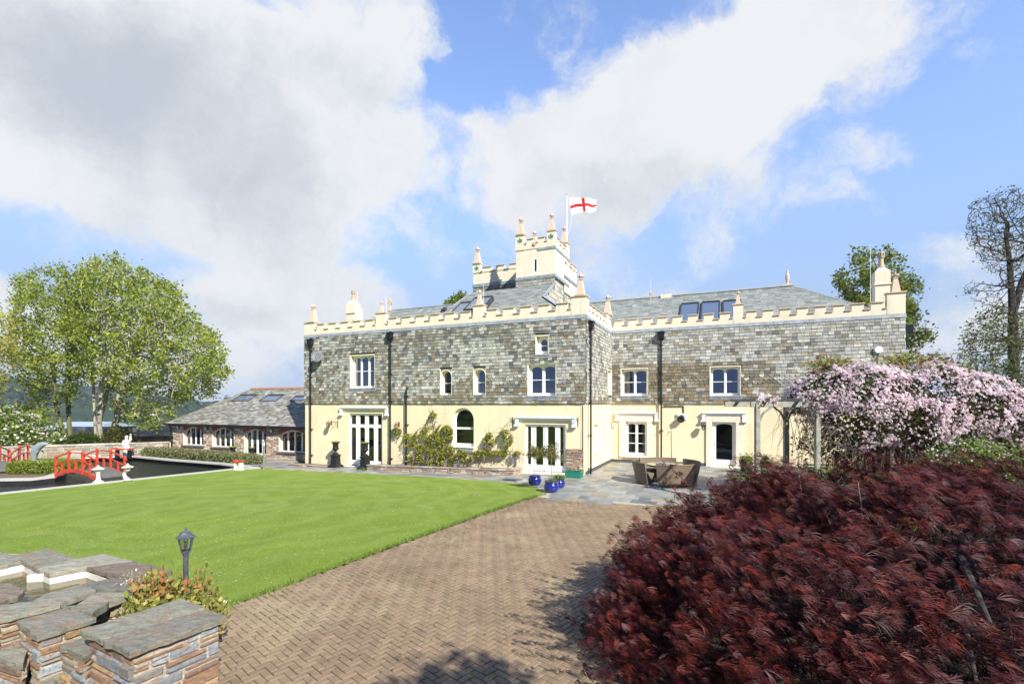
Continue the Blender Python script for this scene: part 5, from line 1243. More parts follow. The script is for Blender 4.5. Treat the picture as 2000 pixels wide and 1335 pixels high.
# ---------------------------------------------------------------- oriental stone lanterns
def lantern(px,py,label,curved):
    p=gp(px,py,.045); e=empty('stone_lantern',p,-.4,label,'garden lantern','white stone lanterns by the bridge'); m=M['plaster']
    if not curved:
        b_=MB(); b_.lathe([(.20,0),(.20,.04),(.13,.08),(.085,.14),(.07,.30),(.085,.42),(.06,.44)],n=12); b_.build('pedestal',m,e,smooth=False)
    else:
        b_=MB(); b_.lathe([(.17,0),(.17,.05),(.1,.07)],(.06,0,0),12); b_.tube([(.08,0,.05),(-.10,0,.10),(-.19,0,.22),(-.17,0,.34),(-.06,0,.43),(.03,0,.45)],[.085,.085,.08,.07,.065,.07],8); b_.build('curved_leg',m,e,smooth=True)
    b_=MB(); ox=.05 if curved else 0; b_.lathe([(.11,.44),(.12,.46),(.12,.47),(.085,.48)],(ox,0,0),6)
    for k in range(6): a=k*math.pi/3; b_.beam((ox+.08*math.cos(a),.08*math.sin(a),.48),(ox+.08*math.cos(a),.08*math.sin(a),.57),.03,.03)
    b_.lathe([(.04,.48),(.04,.57)],(ox,0,0),6); b_.build('light_chamber',m,e)
    b_=MB(); b_.lathe([(.11,.565),(.245,.585),(.25,.60),(.12,.655),(.045,.70),(.05,.73),(.02,.765)],(ox,0,0),6,rot=.3); b_.build('cap',m,e)
lantern(192,942,'white stone lantern on a straight flared stem beside the red bridge post',False); lantern(248,937.5,'white stone lantern on a curved crescent leg at the pond edge',True)
# ---------------------------------------------------------------- dolphin
p=Vector((-24.05,24.6,-.02)); dl=empty('dolphin_statue',p,.12,'grey leaping dolphin statue on a white rock base among the clipped hedge','statue')
mb=MB(); spine=[(-.22,0,-.02),(-.27,0,.22),(-.27,0,.48),(-.21,0,.74),(-.08,0,.95),(.10,0,1.08),(.26,0,1.12),(.36,0,1.11),(.43,0,1.09),(.52,0,1.07)]
mb.tube(spine,[.06,.10,.16,.20,.205,.18,.13,.085,.045,.018],12)
body=mb.build('body',M['dolphin'],dl,smooth=True,sub=1)
mb=MB(); mb.add([(-.38,.0,.86),(-.20,.012,1.02),(-.42,0,1.14),(-.20,-.012,1.02),(-.34,0,.78)],[(0,1,2),(0,2,3),(4,1,0),(4,0,3)]); mb.build('dorsal_fin',M['dolphin'],dl)
for s in (-1,1): mb=MB(); mb.add([(.10,s*.13,.84),(-.04,s*.14,.78),(.02,s*.30,.62),(.10,s*.13,.82)],[(0,1,2),(2,1,3)]); mb.build('flipper',M['dolphin'],dl)
mb=MB()
for s in (-1,1): mb.add([(-.30,0,.06),(-.42,s*.06,-.0),(-.28,s*.28,.02),(-.20,s*.05,.0)],[(0,1,2,3)]); mb.add([(-.30,0,.08),(-.42,s*.06,.02),(-.28,s*.28,.03),(-.20,s*.05,.02)],[(3,2,1,0)])
mb.build('tail_fluke',M['dolphin'],dl)
mb=MB(); mb.ball((-.02,0,-.10),.42,12,10,(1.,.8,.9)); mb.ball((.26,-.05,-.05),.26,10,6,(1,.8,.8)); mb.ball((0,0,-.35),.45,10,6,(1,.9,.4)); o=mb.build('rock_base',M['plaster'],dl,smooth=True)
d_=o.modifiers.new('d','DISPLACE'); tx=bpy.data.textures.new('rocky','CLOUDS'); tx.noise_scale=.12; d_.texture=tx; d_.strength=.07; dl.scale=(.92,)*3; body.location=(0,0,.05)
# ---------------------------------------------------------------- white statue
p=gp(247,893,.04); s_=empty('classical_statue',p,.2,'white draped female statue holding a vessel to her shoulder behind the red-topped bench','statue'); s_.scale=(1.06,)*3
sc=p.y/ FPX
mb=MB(); mb.tube([(0,0,.10),(0,0,.3),(.01,0,.52),(.02,0,.68),(.0,0,.78),(.01,0,.90),(.0,0,1.03),(.0,0,1.10),(0,0,1.14)],[.17,.155,.15,.16,.115,.135,.14,.065,.045],12)
mb.ball((0,-.01,1.22),.085,10,8,(1,1.05,1.2)); mb.ball((.01,.04,1.27),.07,8,6)
mb.tube([(.13,0,1.05),(.22,-.02,.93),(.2,-.04,1.12),(.17,-.01,1.24)],[.045,.04,.035,.03],8); mb.tube([(-.13,0,1.05),(-.20,-.03,.88),(-.13,-.12,.75),(-.02,-.15,.78)],[.045,.042,.038,.03],8)
for k in range(7): a=k*.9; mb.tube([(.15*math.cos(a),.15*math.sin(a),.12),(.12*math.cos(a+.2),.12*math.sin(a+.2),.72)],[.03,.015],5)
mb.ball((.05,-.09,.62),.1,8,6,(1,.6,1.4))
mb.build('figure',M['plaster'],s_,smooth=True)
mb=MB(); mb.lathe([(.19,0),(.19,.05),(.17,.10)],n=14); mb.build('plinth',M['plaster'],s_); mb=MB(); mb.lathe([(.05,1.0),(.07,1.06),(.06,1.2),(.03,1.3),(.045,1.38),(.05,1.42)],(.21,.02,0),10); mb.build('vessel',M['plaster'],s_,smooth=True)
# ---------------------------------------------------------------- red-topped shrine benches
def bench(px,py,L,H,label,rz):
    p=gp(px,py,.04); e=empty('curved_bench',p,rz,label,'bench','red-topped curved benches by the pond'); n=10
    mb=MB()
    for k in range(n):
        t0,t1=2*k/n-1,2*(k+1)/n-1; mb.beam((L/2*t0,0,H+.07*t0*t0),(L/2*t1*1.01,0,H+.07*t1*t1),.26,.07)
    mb.build('seat',M['red'],e,bevel=.008)
    for s in (-1,1):
        l=MB(); l.box(s*L*.3-.07,s*L*.3+.07,-.09,.09,.02,H-.03); l.box(s*L*.3-.09,s*L*.3+.09,-.11,.11,0,.12); l.build('leg',M['black'] if H>.5 else M['plaster'],e)
bench(241,895,1.42,.58,'wide red curved-top bench standing before the white statue',-.12); bench(466,918,.52,.44,'small red curved-top bench at the pond corner beside the steel post',-.35)
# steel bollard post
p=gp(515.5,916,.04); e=empty('steel_post_light',p,0,'slim brushed steel post light at the right corner of the pond','post light'); mb=MB(); mb.lathe([(.075,0),(.075,.015),(.055,.02),(.055,1.25)],n=14); mb.build('post',M['steel'],e,smooth=False); mb=MB(); mb.lathe([(.05,1.25),(.05,1.38)],n=14); mb.build('diffuser',M['pale'],e); mb=MB(); mb.lathe([(.06,1.38),(.06,1.45),(.05,1.46)],n=14); mb.build('cap',M['steel'],e)
# ---------------------------------------------------------------- urns
def urn_meshes(e,ped):
    z0=ped; s=1.
    if ped>.3:
        b_=MB(); b_.frustum((0,0,0),.31,.31,.27,.27,.10); b_.frustum((0,0,.10),.26,.26,.19,.19,.07); b_.frustum((0,0,.17),.185,.185,.165,.165,ped-.31); b_.frustum((0,0,ped-.14),.20,.20,.205,.205,.06); b_.frustum((0,0,ped-.08),.18,.18,.10,.10,.08); b_.build('pedestal',M['black'],e,bevel=.008)
    b_=MB(); b_.lathe([(.13,0),(.13,.03),(.06,.07),(.045,.11),(.06,.13),(.05,.15),(.11,.18),(.155,.24),(.165,.30),(.14,.34),(.145,.36),(.15,.50),(.17,.56),(.235,.60),(.24,.625),(.2,.63),(.17,.60)],(0,0,ped),20)
    for k in range(20): a=k*math.pi/10; b_.ball((.15*math.cos(a),.15*math.sin(a),ped+.25),.02,5,4,(1,1,2.2))
    b_.build('urn_bowl',M['black'],e,smooth=True)
    b_=MB(); b_.lathe([(.19,ped+.585),(.17,ped+.6),(.0,ped+.61)],n=12); b_.build('soil',M['soil'],e)
    rs=np.random.RandomState(int(ped*100)); n=900; a=rs.uniform(0,6.28,n); r_=np.sqrt(rs.rand(n))*.22; P=np.c_[r_*np.cos(a),r_*np.sin(a),ped+.61+rs.rand(n)*.05*(1.3-r_*4)]
    leafcloud('bedding_plant',P,.022,[(.35,.42,.03),(.28,.40,.02),(.45,.45,.05)],rs,e)
def leafcloud(name,P,size,pal,rs,parent=None,aspect=.55,updir=.3,mat_='leaf',dirs=None,var=.25,loc=None,bend=False):
    P=np.asarray(P,float); n=len(P); s=(size*rs.uniform(.6,1.35,n))[:,None]
    d=rs.normal(0,1,(n,3)) if dirs is None else dirs+rs.normal(0,.35,(n,3)); d[:,2]*=.8; d/=np.linalg.norm(d,axis=1)[:,None]
    nn=rs.normal(0,1,(n,3)); nn[:,2]+=updir*3; b_=np.cross(d,nn); b_/=np.linalg.norm(b_,axis=1)[:,None]+1e-9
    V=np.stack([P-d*s,P+b_*s*aspect-d*s*.1,P+d*s,P-b_*s*aspect-d*s*.1],1).reshape(-1,3)
    pa=np.array(pal); c=pa[rs.randint(0,len(pal),n)]*rs.uniform(1-var,1+var,(n,1))
    return npmesh(name,V,4,c,M[mat_],parent,loc)
def urn(px,py,ped,label,dz=0,p=None):
    p=p or gp(px,py,dz); e=empty('garden_urn',p,-HA,label,'urn','black urns planted with yellow-green bedding'); urn_meshes(e,ped); return e
urn(655.5,911.5,.72,'black classical urn on a tall pedestal left of the white french doors',.02); u2=urn(713,915.5,.72,'black classical urn on a tall pedestal by the end of the bed wall',.02)
for x,lab in ((455,'small black urn left of the garden room door'),(491,'small black urn right of the garden room door, in front of its glass')):
    u,z=FO.px(x,889,.9); P=FO.p(u,0,.9); X,Y=H2W(P.x,P.y); urn(0,0,.12,lab,p=Vector((X,Y,zgr+.05)))
# ---------------------------------------------------------------- raised bed wall along the house
bw=empty('bed_wall',(BX,BY,0),-HA,'low rubble wall of the raised wisteria bed along the house','wall')
Fb=Fr((0,-1.05,0),(1,0,0),(0,-1,0)); b0=Fb.px(717,912)[0]; b1=Fb.px(1003,931)[0]
zb0=lambda u:.022*max(-18,min(0,u))
mb=MB(); nseg=8
for k in range(nseg):
    ua=b0+(b1-b0)*k/nseg; ub=b0+(b1-b0)*(k+1)/nseg; zz=zb0((ua+ub)/2); rubble(mb,Fb,ua,ub,zz-.03,zz+.24,0,.24,.075,PSTONE,rs=random.Random(40+k))
Fb2=Fr((b1,-1.05,0),(0,1,0),(1,0,0)); rubble(mb,Fb2,0,1.0,zb0(b1)-.03,zb0(b1)+.24,0,.2,.075,PSTONE,rs=random.Random(50))
Fb3=Fr((b0,-.06,0),(0,-1,0),(-1,0,0)); rubble(mb,Fb3,0,.99,zb0(b0)-.03,zb0(b0)+.24,0,.2,.075,PSTONE,rs=random.Random(51)); mb.build('wall_body',M['stone'],bw)
mb=MB(); x=b0-.03; r_=random.Random(6)
while x<b1+.03:
    w_=r_.uniform(.3,.6); xe=min(x+w_,b1+.04); zz=zb0(x)+.24; mb.fbox(Fb,x,xe-.01,zz,zz+.035+r_.uniform(0,.012),-.24,.045,pick(r_,[(1,(.42,.40,.34)),(1,(.33,.32,.28)),(1,(.36,.27,.2))])); x=xe
    if w_<.01: break
    if x>=b1+.03: break
x=.2
while x<1.0: mb.fbox(Fb2,x,min(x+.38,1.),zb0(b1)+.24,zb0(b1)+.28,-.24,.045,(.4,.38,.32)); x+=.39
mb.build('wall_coping',M['stone'],bw)
mb=MB(); mb.add([(b0+.02,-1.04,zb0(b0)+.2),(b1-.02,-1.04,zb0(b1)+.2),(b1-.02,-.03,zb0(b1)+.2),(b0+.02,-.03,zb0(b0)+.2)],[(0,1,2,3)]); mb.build('bed_soil',M['soil'],bw)
# low kerb bed left of the doors
kb_=MB(); Fk=Fr((0,-.62,0),(1,0,0),(0,-1,0)); rubble(kb_,Fk,UL-.6,Fk.px(646,905)[0],-.42,-.27,0,.25,.06,PSTONE,rs=random.Random(60)); kb_.fbox(Fk,UL-.6,Fk.px(646,905)[0],-.27,-.24,-.2,.03,(.38,.34,.28)); kb_.add([Fk.p(UL-.6,-.26,-.6),Fk.p(UL+2,-.26,-.6),Fk.p(UL+2,-.26,-.2),Fk.p(UL-.6,-.26,-.2)],[(0,1,2,3)],(.1,.08,.05))
o=kb_.build('bed_kerb',M['stone'],None,loc=None); o.location=(BX,BY,0); o.rotation_euler=(0,0,-HA); tag(o,'very low brick-coloured kerb of the narrow bed left of the urns','kerb')
# ---------------------------------------------------------------- wall lanterns, brackets, dish, alarm box, floodlight
def wlantern(F,px,py,label,m='copperlamp',s=1.):
    u,z=F.px(px,py,.26); P=F.p(u,z,.0); X,Y=H2W(P.x,P.y); e=empty('wall_lantern',(X,Y,z),-HA,label,'wall lantern','hexagonal lanterns on the house wall')
    a=MB(); a.fbox(Fr((0,0,0),(1,0,0),(0,-1,0)),-.04,.04,.02,.26,.0,.02); a.tube([(0,-.02,.20),(0,-.12,.28),(0,-.24,.26),(0,-.26,.2)],.012,6); a.build('arm',M[m],e)
    b_=MB(); b_.lathe([(.125*s,.12),(.13*s,.13),(.06*s,.19),(.03*s,.21),(.02*s,.24)],(0,-.26,0),6); b_.lathe([(.075*s,-.12),(.08*s,-.10)],(0,-.26,0),6); b_.lathe([(.01,-.16),(.03,-.135),(.06*s,-.12)],(0,-.26,0),6)
    for k in range(6): t=k*math.pi/3; b_.beam((.075*s*math.cos(t),-.26+.075*s*math.sin(t),-.11),(.115*s*math.cos(t),-.26+.115*s*math.sin(t),.125),.014,.014)
    b_.build('lantern_frame',M[m],e); g_=MB(); g_.lathe([(.07*s,-.10),(.108*s,.12)],(0,-.26,0),6); g_.build('glass',M['clear'],e)
    g_=MB(); g_.ball((0,-.26,-.0),.03,8,6,(1,1,1.8)); g_.build('bulb',M['pale'],e)
wlantern(FM,641,830.5,'rusty hexagonal wall lantern on the cream wall left of the left french doors'); wlantern(FM,773.5,834,'rusty hexagonal wall lantern above the wisteria between two black downpipes'); wlantern(FW,1374,834,'dark hexagonal wall lantern left of the single glazed door','lampmetal')
for i,(F,x,y,sg) in enumerate(((FM,660,828,-1),(FM,1001.5,823,-1),(FM,1129,824,-1))):
    u,z=F.px(x,y); P=F.p(u,z,0); X,Y=H2W(P.x,P.y); mb=MB(); mb.box(-.012,.012,-.02,0,-.22,.22); mb.beam((0,-.01,.15),(0,-.36,.15),.015,.02); mb.tube([(0,-.02,-.1),(0,-.12,-.02),(0,-.2,.1),(0,-.3,.14)],.008,5); mb.tube([(0,-.34,.14),(0,-.34,.08),(0,-.31,.05)],.006,5)
    o=mb.build('hanging_basket_bracket',M['black']); o.location=(X,Y,z); o.rotation_euler=(0,0,-HA)
    tag(o,['empty iron basket bracket left of the left white french doors','empty iron basket bracket left of the central french door hood','empty iron basket bracket right of the central french door hood'][i],'bracket','iron basket brackets')
u,z=FM.px(618,697,.35); P=FM.p(u,z,0); X,Y=H2W(P.x,P.y); e=empty('satellite_dish',(X,Y,z),-HA,'grey satellite dish on the slate wall near the left corner','satellite dish')
mb=MB(); n=20; rings=[(0,0),(.1,.012),(.2,.035),(.3,.075)]; vs=[(0,-.0,0)]; 
mb.lathe([(.001,-.0),(.1,.012),(.2,.035),(.31,.08),(.315,.085),(.31,.09),(.2,.05),(.1,.025),(.001,.015)],n=20); o=mb.build('dish',mat('grey_dish',(.16,.17,.19),.5,.1,4),e,smooth=True); o.location=(.0,-.3,0); o.rotation_euler=(R(72),R(0),R(28))
mb=MB(); mb.tube([(-.05,0,-.12),(0,-.2,-.1),(0,-.28,0)],.02,6); mb.tube([(.0,-.3,-.25),(.22,-.62,-.05)],.01,5); mb.ball((.23,-.64,-.04),.035,6,5); mb.build('bracket',M['lampdark'],e)
u,z=FW.px(1715.5,683,.1); P=FW.p(u,z,.04); X,Y=H2W(P.x,P.y); mb=MB(); mb.tube([(0,0,0),(0,-.09,0),(0,-.11,0)],[.17,.17,.14],8); o=mb.build('alarm_box',M['pale'],bevel=.01); o.location=(X,Y,z); o.rotation_euler=(0,R(22.5),-HA); tag(o,'white octagonal alarm bell box high on the right slate wall','alarm box')
u,z=FW.px(1331,815,.2); P=FW.p(u,z,.0); X,Y=H2W(P.x,P.y); e=empty('floodlight',(X,Y,z),-HA,'black round floodlight with a white bracket under a pipe beside the glazed door','floodlight'); mb=MB(); mb.tube([(0,-.08,0),(-.03,-.28,-.1)],[.15,.17],14); mb.tube([(-.03,-.281,-.1),(-.032,-.29,-.103)],[.17,.11],14); mb.build('lamp_housing',M['black'],e); mb=MB(); mb.ball((-.02,-.23,-.075),.12,10,6); mb.build('lens',M['glass'],e); mb=MB(); mb.box(-.22,.2,-.1,0,.08,.2); mb.box(.12,.22,-.1,-.0,-.1,.08); mb.build('bracket',M['pale'],e)
mb=MB(); a_=FW.px(1296,793,.03); b_=FW.px(1335,793,.03); mb.tube([FW.p(a_[0],a_[1],.03),FW.p(b_[0],b_[1],.03),FW.p(b_[0],b_[1]-.5,.03)],.03,6); mb.build('conduit',M['black'],house)
# tap with pipe
u,z=FW.px(1312,840,.1); P=FW.p(u,z,0); mb=MB(); mb.tube([(P.x,P.y-.02,.2),(P.x,P.y-.03,z),(P.x,P.y-.14,z+.02),(P.x,P.y-.15,z-.06)],.012,6); mb.ball((P.x,P.y-.1,z+.05),.03,6,4); mb.build('garden_tap',M['steel'],house)
u,z=FW.px(1199.5,829,.03); mb=MB(); mb.fbox(FW,u-.08,u+.08,z-.12,z+.12,.0,.09); mb.build('meter_box',M['reveal'],house,bevel=.01)
# ---------------------------------------------------------------- green crate
p=gp(1121,932,.02); e=empty('plastic_crate',(p.x,p.y,p.z),-HA,'teal green slatted plastic crate at the foot of the stone-faced pier','crate'); mb=MB(); w_,d_,h_=.32,.2,.27
mb.box(-w_,w_,-d_,d_,.0,.02)
for z in (.02,.085,.15,.215):
    t=.045
    for sgn in (-1,1): mb.box(-w_,w_,sgn*d_-.008,sgn*d_+.008,z,z+t); mb.box(sgn*w_-.008,sgn*w_+.008,-d_+.009,d_-.009,z,z+t)
for k in range(9):
    x=-w_+k*w_/4
    for sgn in (-1,1): mb.box(x-.012,x+.012,sgn*d_-.012,sgn*d_+.012,.001,h_-.011)
for sgn in (-1,1): mb.box(-w_-.015,w_+.015,sgn*d_-.018,sgn*d_+.018,h_-.012,h_+.012); mb.box(sgn*w_-.018,sgn*w_+.018,-d_+.019,d_-.019,h_-.012,h_+.012)
mb.build('crate_body',M['greenplastic'],e); rs=np.random.RandomState(1); leafcloud('contents',np.c_[rs.uniform(-w_+.04,w_-.04,300),rs.uniform(-d_+.04,d_-.04,300),rs.uniform(.2,.3,300)],.03,[(.03,.12,.08),(.05,.2,.12),(.1,.1,.05)],rs,e)
# ---------------------------------------------------------------- blue pots
def bpot(px,py,s,label,tree):
    p=gp(px,py,.022); e=empty('glazed_pot',p,0,label,'plant pot','cobalt blue glazed pots'); mb=MB(); mb.lathe([(.16*s,0),(.20*s,.02*s),(.255*s,.12*s),(.265*s,.2*s),(.235*s,.29*s),(.215*s,.315*s),(.24*s,.335*s),(.25*s,.36*s),(.235*s,.37*s),(.21*s,.36*s),(.20*s,.31*s)],n=28); mb.build('pot_body',M['bluepot'],e,smooth=True)
    mb=MB(); mb.lathe([(.205*s,.315*s),(.1,.325*s),(.001,.33*s)],n=16); mb.build('soil',M['soil'],e); return e,p,s
def standard_tree(p,z0,h,r,label,seed):
    e=empty('olive_tree',(p.x,p.y,p.z+z0),0,label,'small tree','standard olive trees in blue pots'); rs=np.random.RandomState(seed); mb=MB(); mb.tube([(0,0,0),(.01,0,h*.3),(-.01,0,h*.55)],[.014,.012,.011],6)
    tips=[]
    for k in range(26):
        a=rs.uniform(0,6.28); el=rs.uniform(-.1,1.4); L=r*rs.uniform(.75,1.35); d=Vector((math.cos(a)*math.cos(el),math.sin(a)*math.cos(el),math.sin(el)*1.15)); b0=Vector((-.01,0,h*.55)); q_=b0+d*L*.5+Vector((0,0,.05)); t_=b0+d*L; mb.tube([b0,q_,t_],[.006,.004,.002],4); tips+=[b0.lerp(q_,.6),q_,q_.lerp(t_,.5),t_,t_]
    mb.build('trunk',M['twig'],e); P=np.array([list(tips[i]) for i in rs.randint(0,len(tips),1700)])+rs.normal(0,.055,(1700,3))[:1700]; leafcloud('crown',P,.03,[(.20,.20,.06),(.14,.17,.05),(.28,.25,.10),(.30,.22,.08),(.10,.14,.04)],rs,e,aspect=.4)
e,p,s=bpot(1044.5,946.5,.98,'blue glazed pot with an olive tree, left of the other two pots',1); standard_tree(p,.3,1.42,.33,'spindly standard olive tree in the left blue pot',5)
e2,p2,s2=bpot(1092,951.5,.86,'blue glazed pot of green trailing herbs, behind the front pot',0); rs=np.random.RandomState(8); leafcloud('trailing_herbs',np.c_[rs.normal(0,.11,(900,2)),.34+abs(rs.normal(0,.06,900))],.022,[(.16,.26,.05),(.10,.2,.04),(.25,.3,.1)],rs,e2)
e,p,s=bpot(1077,960,1.0,'blue glazed pot in front, with an olive tree above low purple herbs',0); standard_tree(p,.3,1.55,.36,'taller standard olive tree in the front blue pot',9); leafcloud('herbs',np.c_[rs.normal(0,.1,(500,2)),.36+abs(rs.normal(0,.05,500))],.024,[(.20,.12,.12),(.12,.2,.05),(.2,.28,.08)],rs,e)
# ---------------------------------------------------------------- rattan dining set
TC=gp(1300,942,.02)
def rchair(cx,cy,az,label,name='curved_rattan_bench'):
    """curved bench: local frame centred on the table, back arc at radius Ro, facing the centre"""
    e=empty(name,(cx,cy,TC.z),az,label,'outdoor seat','curved rattan benches round the table'); e.scale=(.94,.94,.94); m=M['rattan']; sp=R(37); n=14; mb=MB()
    Rb,Rt,h=1.2,1.38,.88; th=.055
    def arc(r,z): return [(r*math.sin(-sp+2*sp*k/n),-r*math.cos(-sp+2*sp*k/n),z) for k in range(n+1)]
    A,B,C,D=arc(Rb,.05),arc(Rt,h),arc(Rt-th,h),arc(Rb-th,.05); o=len(mb.v)
    vs=A+B+C+D; m_=n+1; f=[]
    for k in range(n): f+=[(k,k+1,m_+k+1,m_+k),(m_+k,m_+k+1,2*m_+k+1,2*m_+k),(2*m_+k+1,2*m_+k,3*m_+k,3*m_+k+1)]
    f+=[(0,m_,2*m_,3*m_),(n,3*m_+n,2*m_+n,m_+n)]; mb.add(vs,f); mb.tube([Vector(x)+Vector((0,0,.0)) for x in [((Rt-th/2)*math.sin(-sp+2*sp*k/n),-(Rt-th/2)*math.cos(-sp+2*sp*k/n),h) for k in range(n+1)]],.034,6); mb.build('backrest',m,e)
    mb=MB(); A,B,C,D=arc(Rb-th,.40),arc(.76,.40),arc(.80,.06),arc(Rb-th,.06); vs=A+B+C; f=[]
    for k in range(n): f+=[(k+1,k,m_+k,m_+k+1),(m_+k+1,m_+k,2*m_+k,2*m_+k+1)]
    mb.add(vs+D,f+[(0,3*m_,2*m_,m_),(n,m_+n,2*m_+n,3*m_+n)]); mb.build('seat',m,e)
    mb=MB(); A,B,C,D=arc(Rb-th-.02,.405),arc(Rb-th-.02,.47),arc(.77,.47),arc(.77,.405); vs=A+B+C+D; f=[]
    for k in range(n): f+=[(m_+k,m_+k+1,2*m_+k+1,2*m_+k),(2*m_+k,2*m_+k+1,3*m_+k+1,3*m_+k)]
    mb.add(vs,f+[(0,m_,2*m_,3*m_),(n,3*m_+n,2*m_+n,m_+n)]); mb.build('seat_cushion',mat('taupe_cushion',(.17,.14,.11),.85,.1,6) if 'taupe_cushion' not in bpy.data.materials else bpy.data.materials['taupe_cushion'],e)
    for a in (-sp*.85,sp*.85): 
        l=MB(); l.tube([(1.16*math.sin(a),-1.16*math.cos(a),0),(1.16*math.sin(a),-1.16*math.cos(a),.06)],.02,6); l.build('foot',M['steel'],e)
tz=.0
rchair(TC.x,TC.y,tz+.08,'curved rattan bench in front of the round table, its woven back to the camera'); rchair(TC.x,TC.y,tz+math.pi*.5+.05,'curved rattan bench right of the round table'); rchair(TC.x,TC.y,tz+math.pi,'curved rattan bench behind the round table, facing the camera'); rchair(TC.x-.0,TC.y,tz-math.pi*.5-.0,'curved rattan bench left of the round table, turned side-on')
e=empty('round_garden_table',TC,0,'round rattan garden table with a glass top among the curved benches','table'); mb=MB(); mb.lathe([(.26,0),(.24,.1),(.22,.5),(.32,.68)],n=24); mb.build('pedestal',M['rattan'],e)
mb=MB(); mb.lathe([(.70,.66),(.71,.70),(.69,.715)],n=36); mb.build('table_rim',M['rattan'],e); mb=MB(); mb.lathe([(.72,.717),(.72,.728)],n=40); mb.build('glass_top',mat('pale_green_glass_top',(.42,.42,.30),.08,.1,3,spec=.8),e)
mb=MB(); mb.lathe([(.28,0),(.29,.02),(.27,.03)],n=28); o=mb.build('lazy_susan',mat('beige_turntable',(.5,.45,.34),.5,.15,6)); o.location=TC+Vector((-.12,-.1,.73)); tag(o,'beige round turntable lying on the glass table top','turntable')
# ================================================================= TREES AND PLANTS
def colonize(roots,att,step,infl,kill,iters=90,trop=(0,0,.05),seed=1,jit=.12):
    """space colonisation: roots = list of chains (world points); returns nodes, parents"""
    rs=np.random.RandomState(seed); nodes=[];par=[]
    for ch in roots:
        p0=-1
        for k,p in enumerate(ch):
            if isinstance(p,int): p0=p; continue
            nodes.append(np.array(p,float)); par.append(p0); p0=len(nodes)-1
    att=np.array(att,float); tropv=np.array(trop)
    for it in range(iters):
        if len(att)==0: break
        N=np.array(nodes); kd=kdtree.KDTree(len(N))
        for i,p in enumerate(N): kd.insert(p,i)
        kd.balance(); near=[kd.find(a) for a in att]
        idx=np.array([n[1] for n in near]); dist=np.array([n[2] for n in near])
        ok=dist<infl; new={}
        for a,i in zip(att[ok],idx[ok]):
            d=a-N[i]; d/=np.linalg.norm(d)+1e-9; new[i]=new.get(i,0)+d
        if not new: break
        add=[]
        for i,d in new.items():
            d=d/ (np.linalg.norm(d)+1e-9)+tropv+rs.normal(0,jit,3); d/=np.linalg.norm(d); p=N[i]+d*step
            if kd.find(p)[2]<step*.35: continue
            add.append((p,i))
        if not add: break
        for p,i in add: nodes.append(p); par.append(i)
        A=np.array([p for p,_ in add]); keep=np.ones(len(att),bool)
        for p in A: keep&=((att-p)**2).sum(1)>kill*kill
        att=att[keep]
    return np.array(nodes),np.array(par)
def radii(nodes,par,tip,pw=2.2,fix=None):
    n=len(nodes); acc=np.zeros(n); r=np.zeros(n)
    for i in range(n-1,-1,-1):
        r[i]=max(tip,acc[i]**(1/pw)) if acc[i]>0 else tip
        if par[i]>=0: acc[par[i]]+=r[i]**pw
    return r
def limbs(name,nodes,par,r,mat_,parent,n=6,minr=0,smoothpar=True,scale_root=None):
    k=[i for i in range(len(nodes)) if par[i]>=0 and r[i]>=minr]; k=np.array(k); A=nodes[par[k]];B=nodes[k]
    D=B-A; L=np.linalg.norm(D,axis=1)[:,None]+1e-9; D=D/L; ref=np.where(abs(D[:,2:3])<.9,[[0,0,1.]],[[1.,0,0]]); u=np.cross(D,ref); u/=np.linalg.norm(u,axis=1)[:,None]; v=np.cross(D,u)
    ra=np.minimum(r[par[k]],r[k]*1.35)[:,None]; rb=r[k][:,None]; polys=[]
    ang=[2*math.pi*j/n for j in range(n)]; B=B+D*rb*.3
    RA=[A+(u*math.cos(t)+v*math.sin(t))*ra for t in ang]; RB=[B+(u*math.cos(t)+v*math.sin(t))*rb for t in ang]
    for j in range(n): j2=(j+1)%n; polys.append(np.stack([RA[j],RA[j2],RB[j2],RB[j]],1))
    V=np.concatenate(polys,0).reshape(-1,3); o=npmesh(name,V,4,np.ones((len(V)//4,3)),mat_,parent); return o
def ellpts(n,c,r,rs,shell=.0,zmin=None):
    out=[]
    while len(out)<n:
        p=rs.uniform(-1,1,3); q=np.linalg.norm(p)
        if q>1 or q<shell: continue
        out.append(np.array(c)+p*np.array(r))
    return np.array(out)
GREEN=[(.10,.165,.018),(.13,.20,.025),(.16,.24,.03),(.08,.13,.015),(.20,.26,.05)]
def leaves_on(name,nodes,par,r,thr,n,spread,size,pal,rs,parent,mat_='leaf',aspect=.6,zdens=None,droop=0,var=.25,clump=0.):
    ids=np.where(r<thr)[0]
    if clump: # favour some twigs so that the crown has gaps and clumps
        w=np.array([noise.noise(Vector(nodes[i]*clump)) for i in ids]); ids=ids[w>-.12]
    pk=ids[rs.randint(0,len(ids),n)]; P=nodes[pk]+rs.normal(0,spread,(n,3)); P[:,2]-=droop*rs.rand(n)
    if zdens is not None: keep=rs.rand(n)<zdens(P); P=P[keep]
    return leafcloud(name,P,size,pal,rs,parent,aspect=aspect,mat_=mat_,var=var)
def tree(name,label,cat,roots,att,step,infl,kill,tip,nleaf,lsize,pal,seed,bark='bark',spread=.18,thr=None,group=None,iters=90,minr=0,zdens=None,pw=2.2,clump=.0,trop=(0,0,.05),jit=.12,leafmat_='leaf'):
    rs=np.random.RandomState(seed); e=empty(name,tuple(roots[0][0]) if 0 else (0,0,0),0,label,cat,group)
    nodes,par=colonize(roots,att,step,infl,kill,iters,trop,seed,jit); r=radii(nodes,par,tip,pw)
    limbs('trunk',nodes,par,r,M[bark],e,6,minr)
    if nleaf: leaves_on('crown',nodes,par,r,thr or tip*2.4,nleaf,spread,lsize,pal,rs,e,zdens=zdens,clump=clump,mat_=leafmat_)
    return e,nodes,par,r
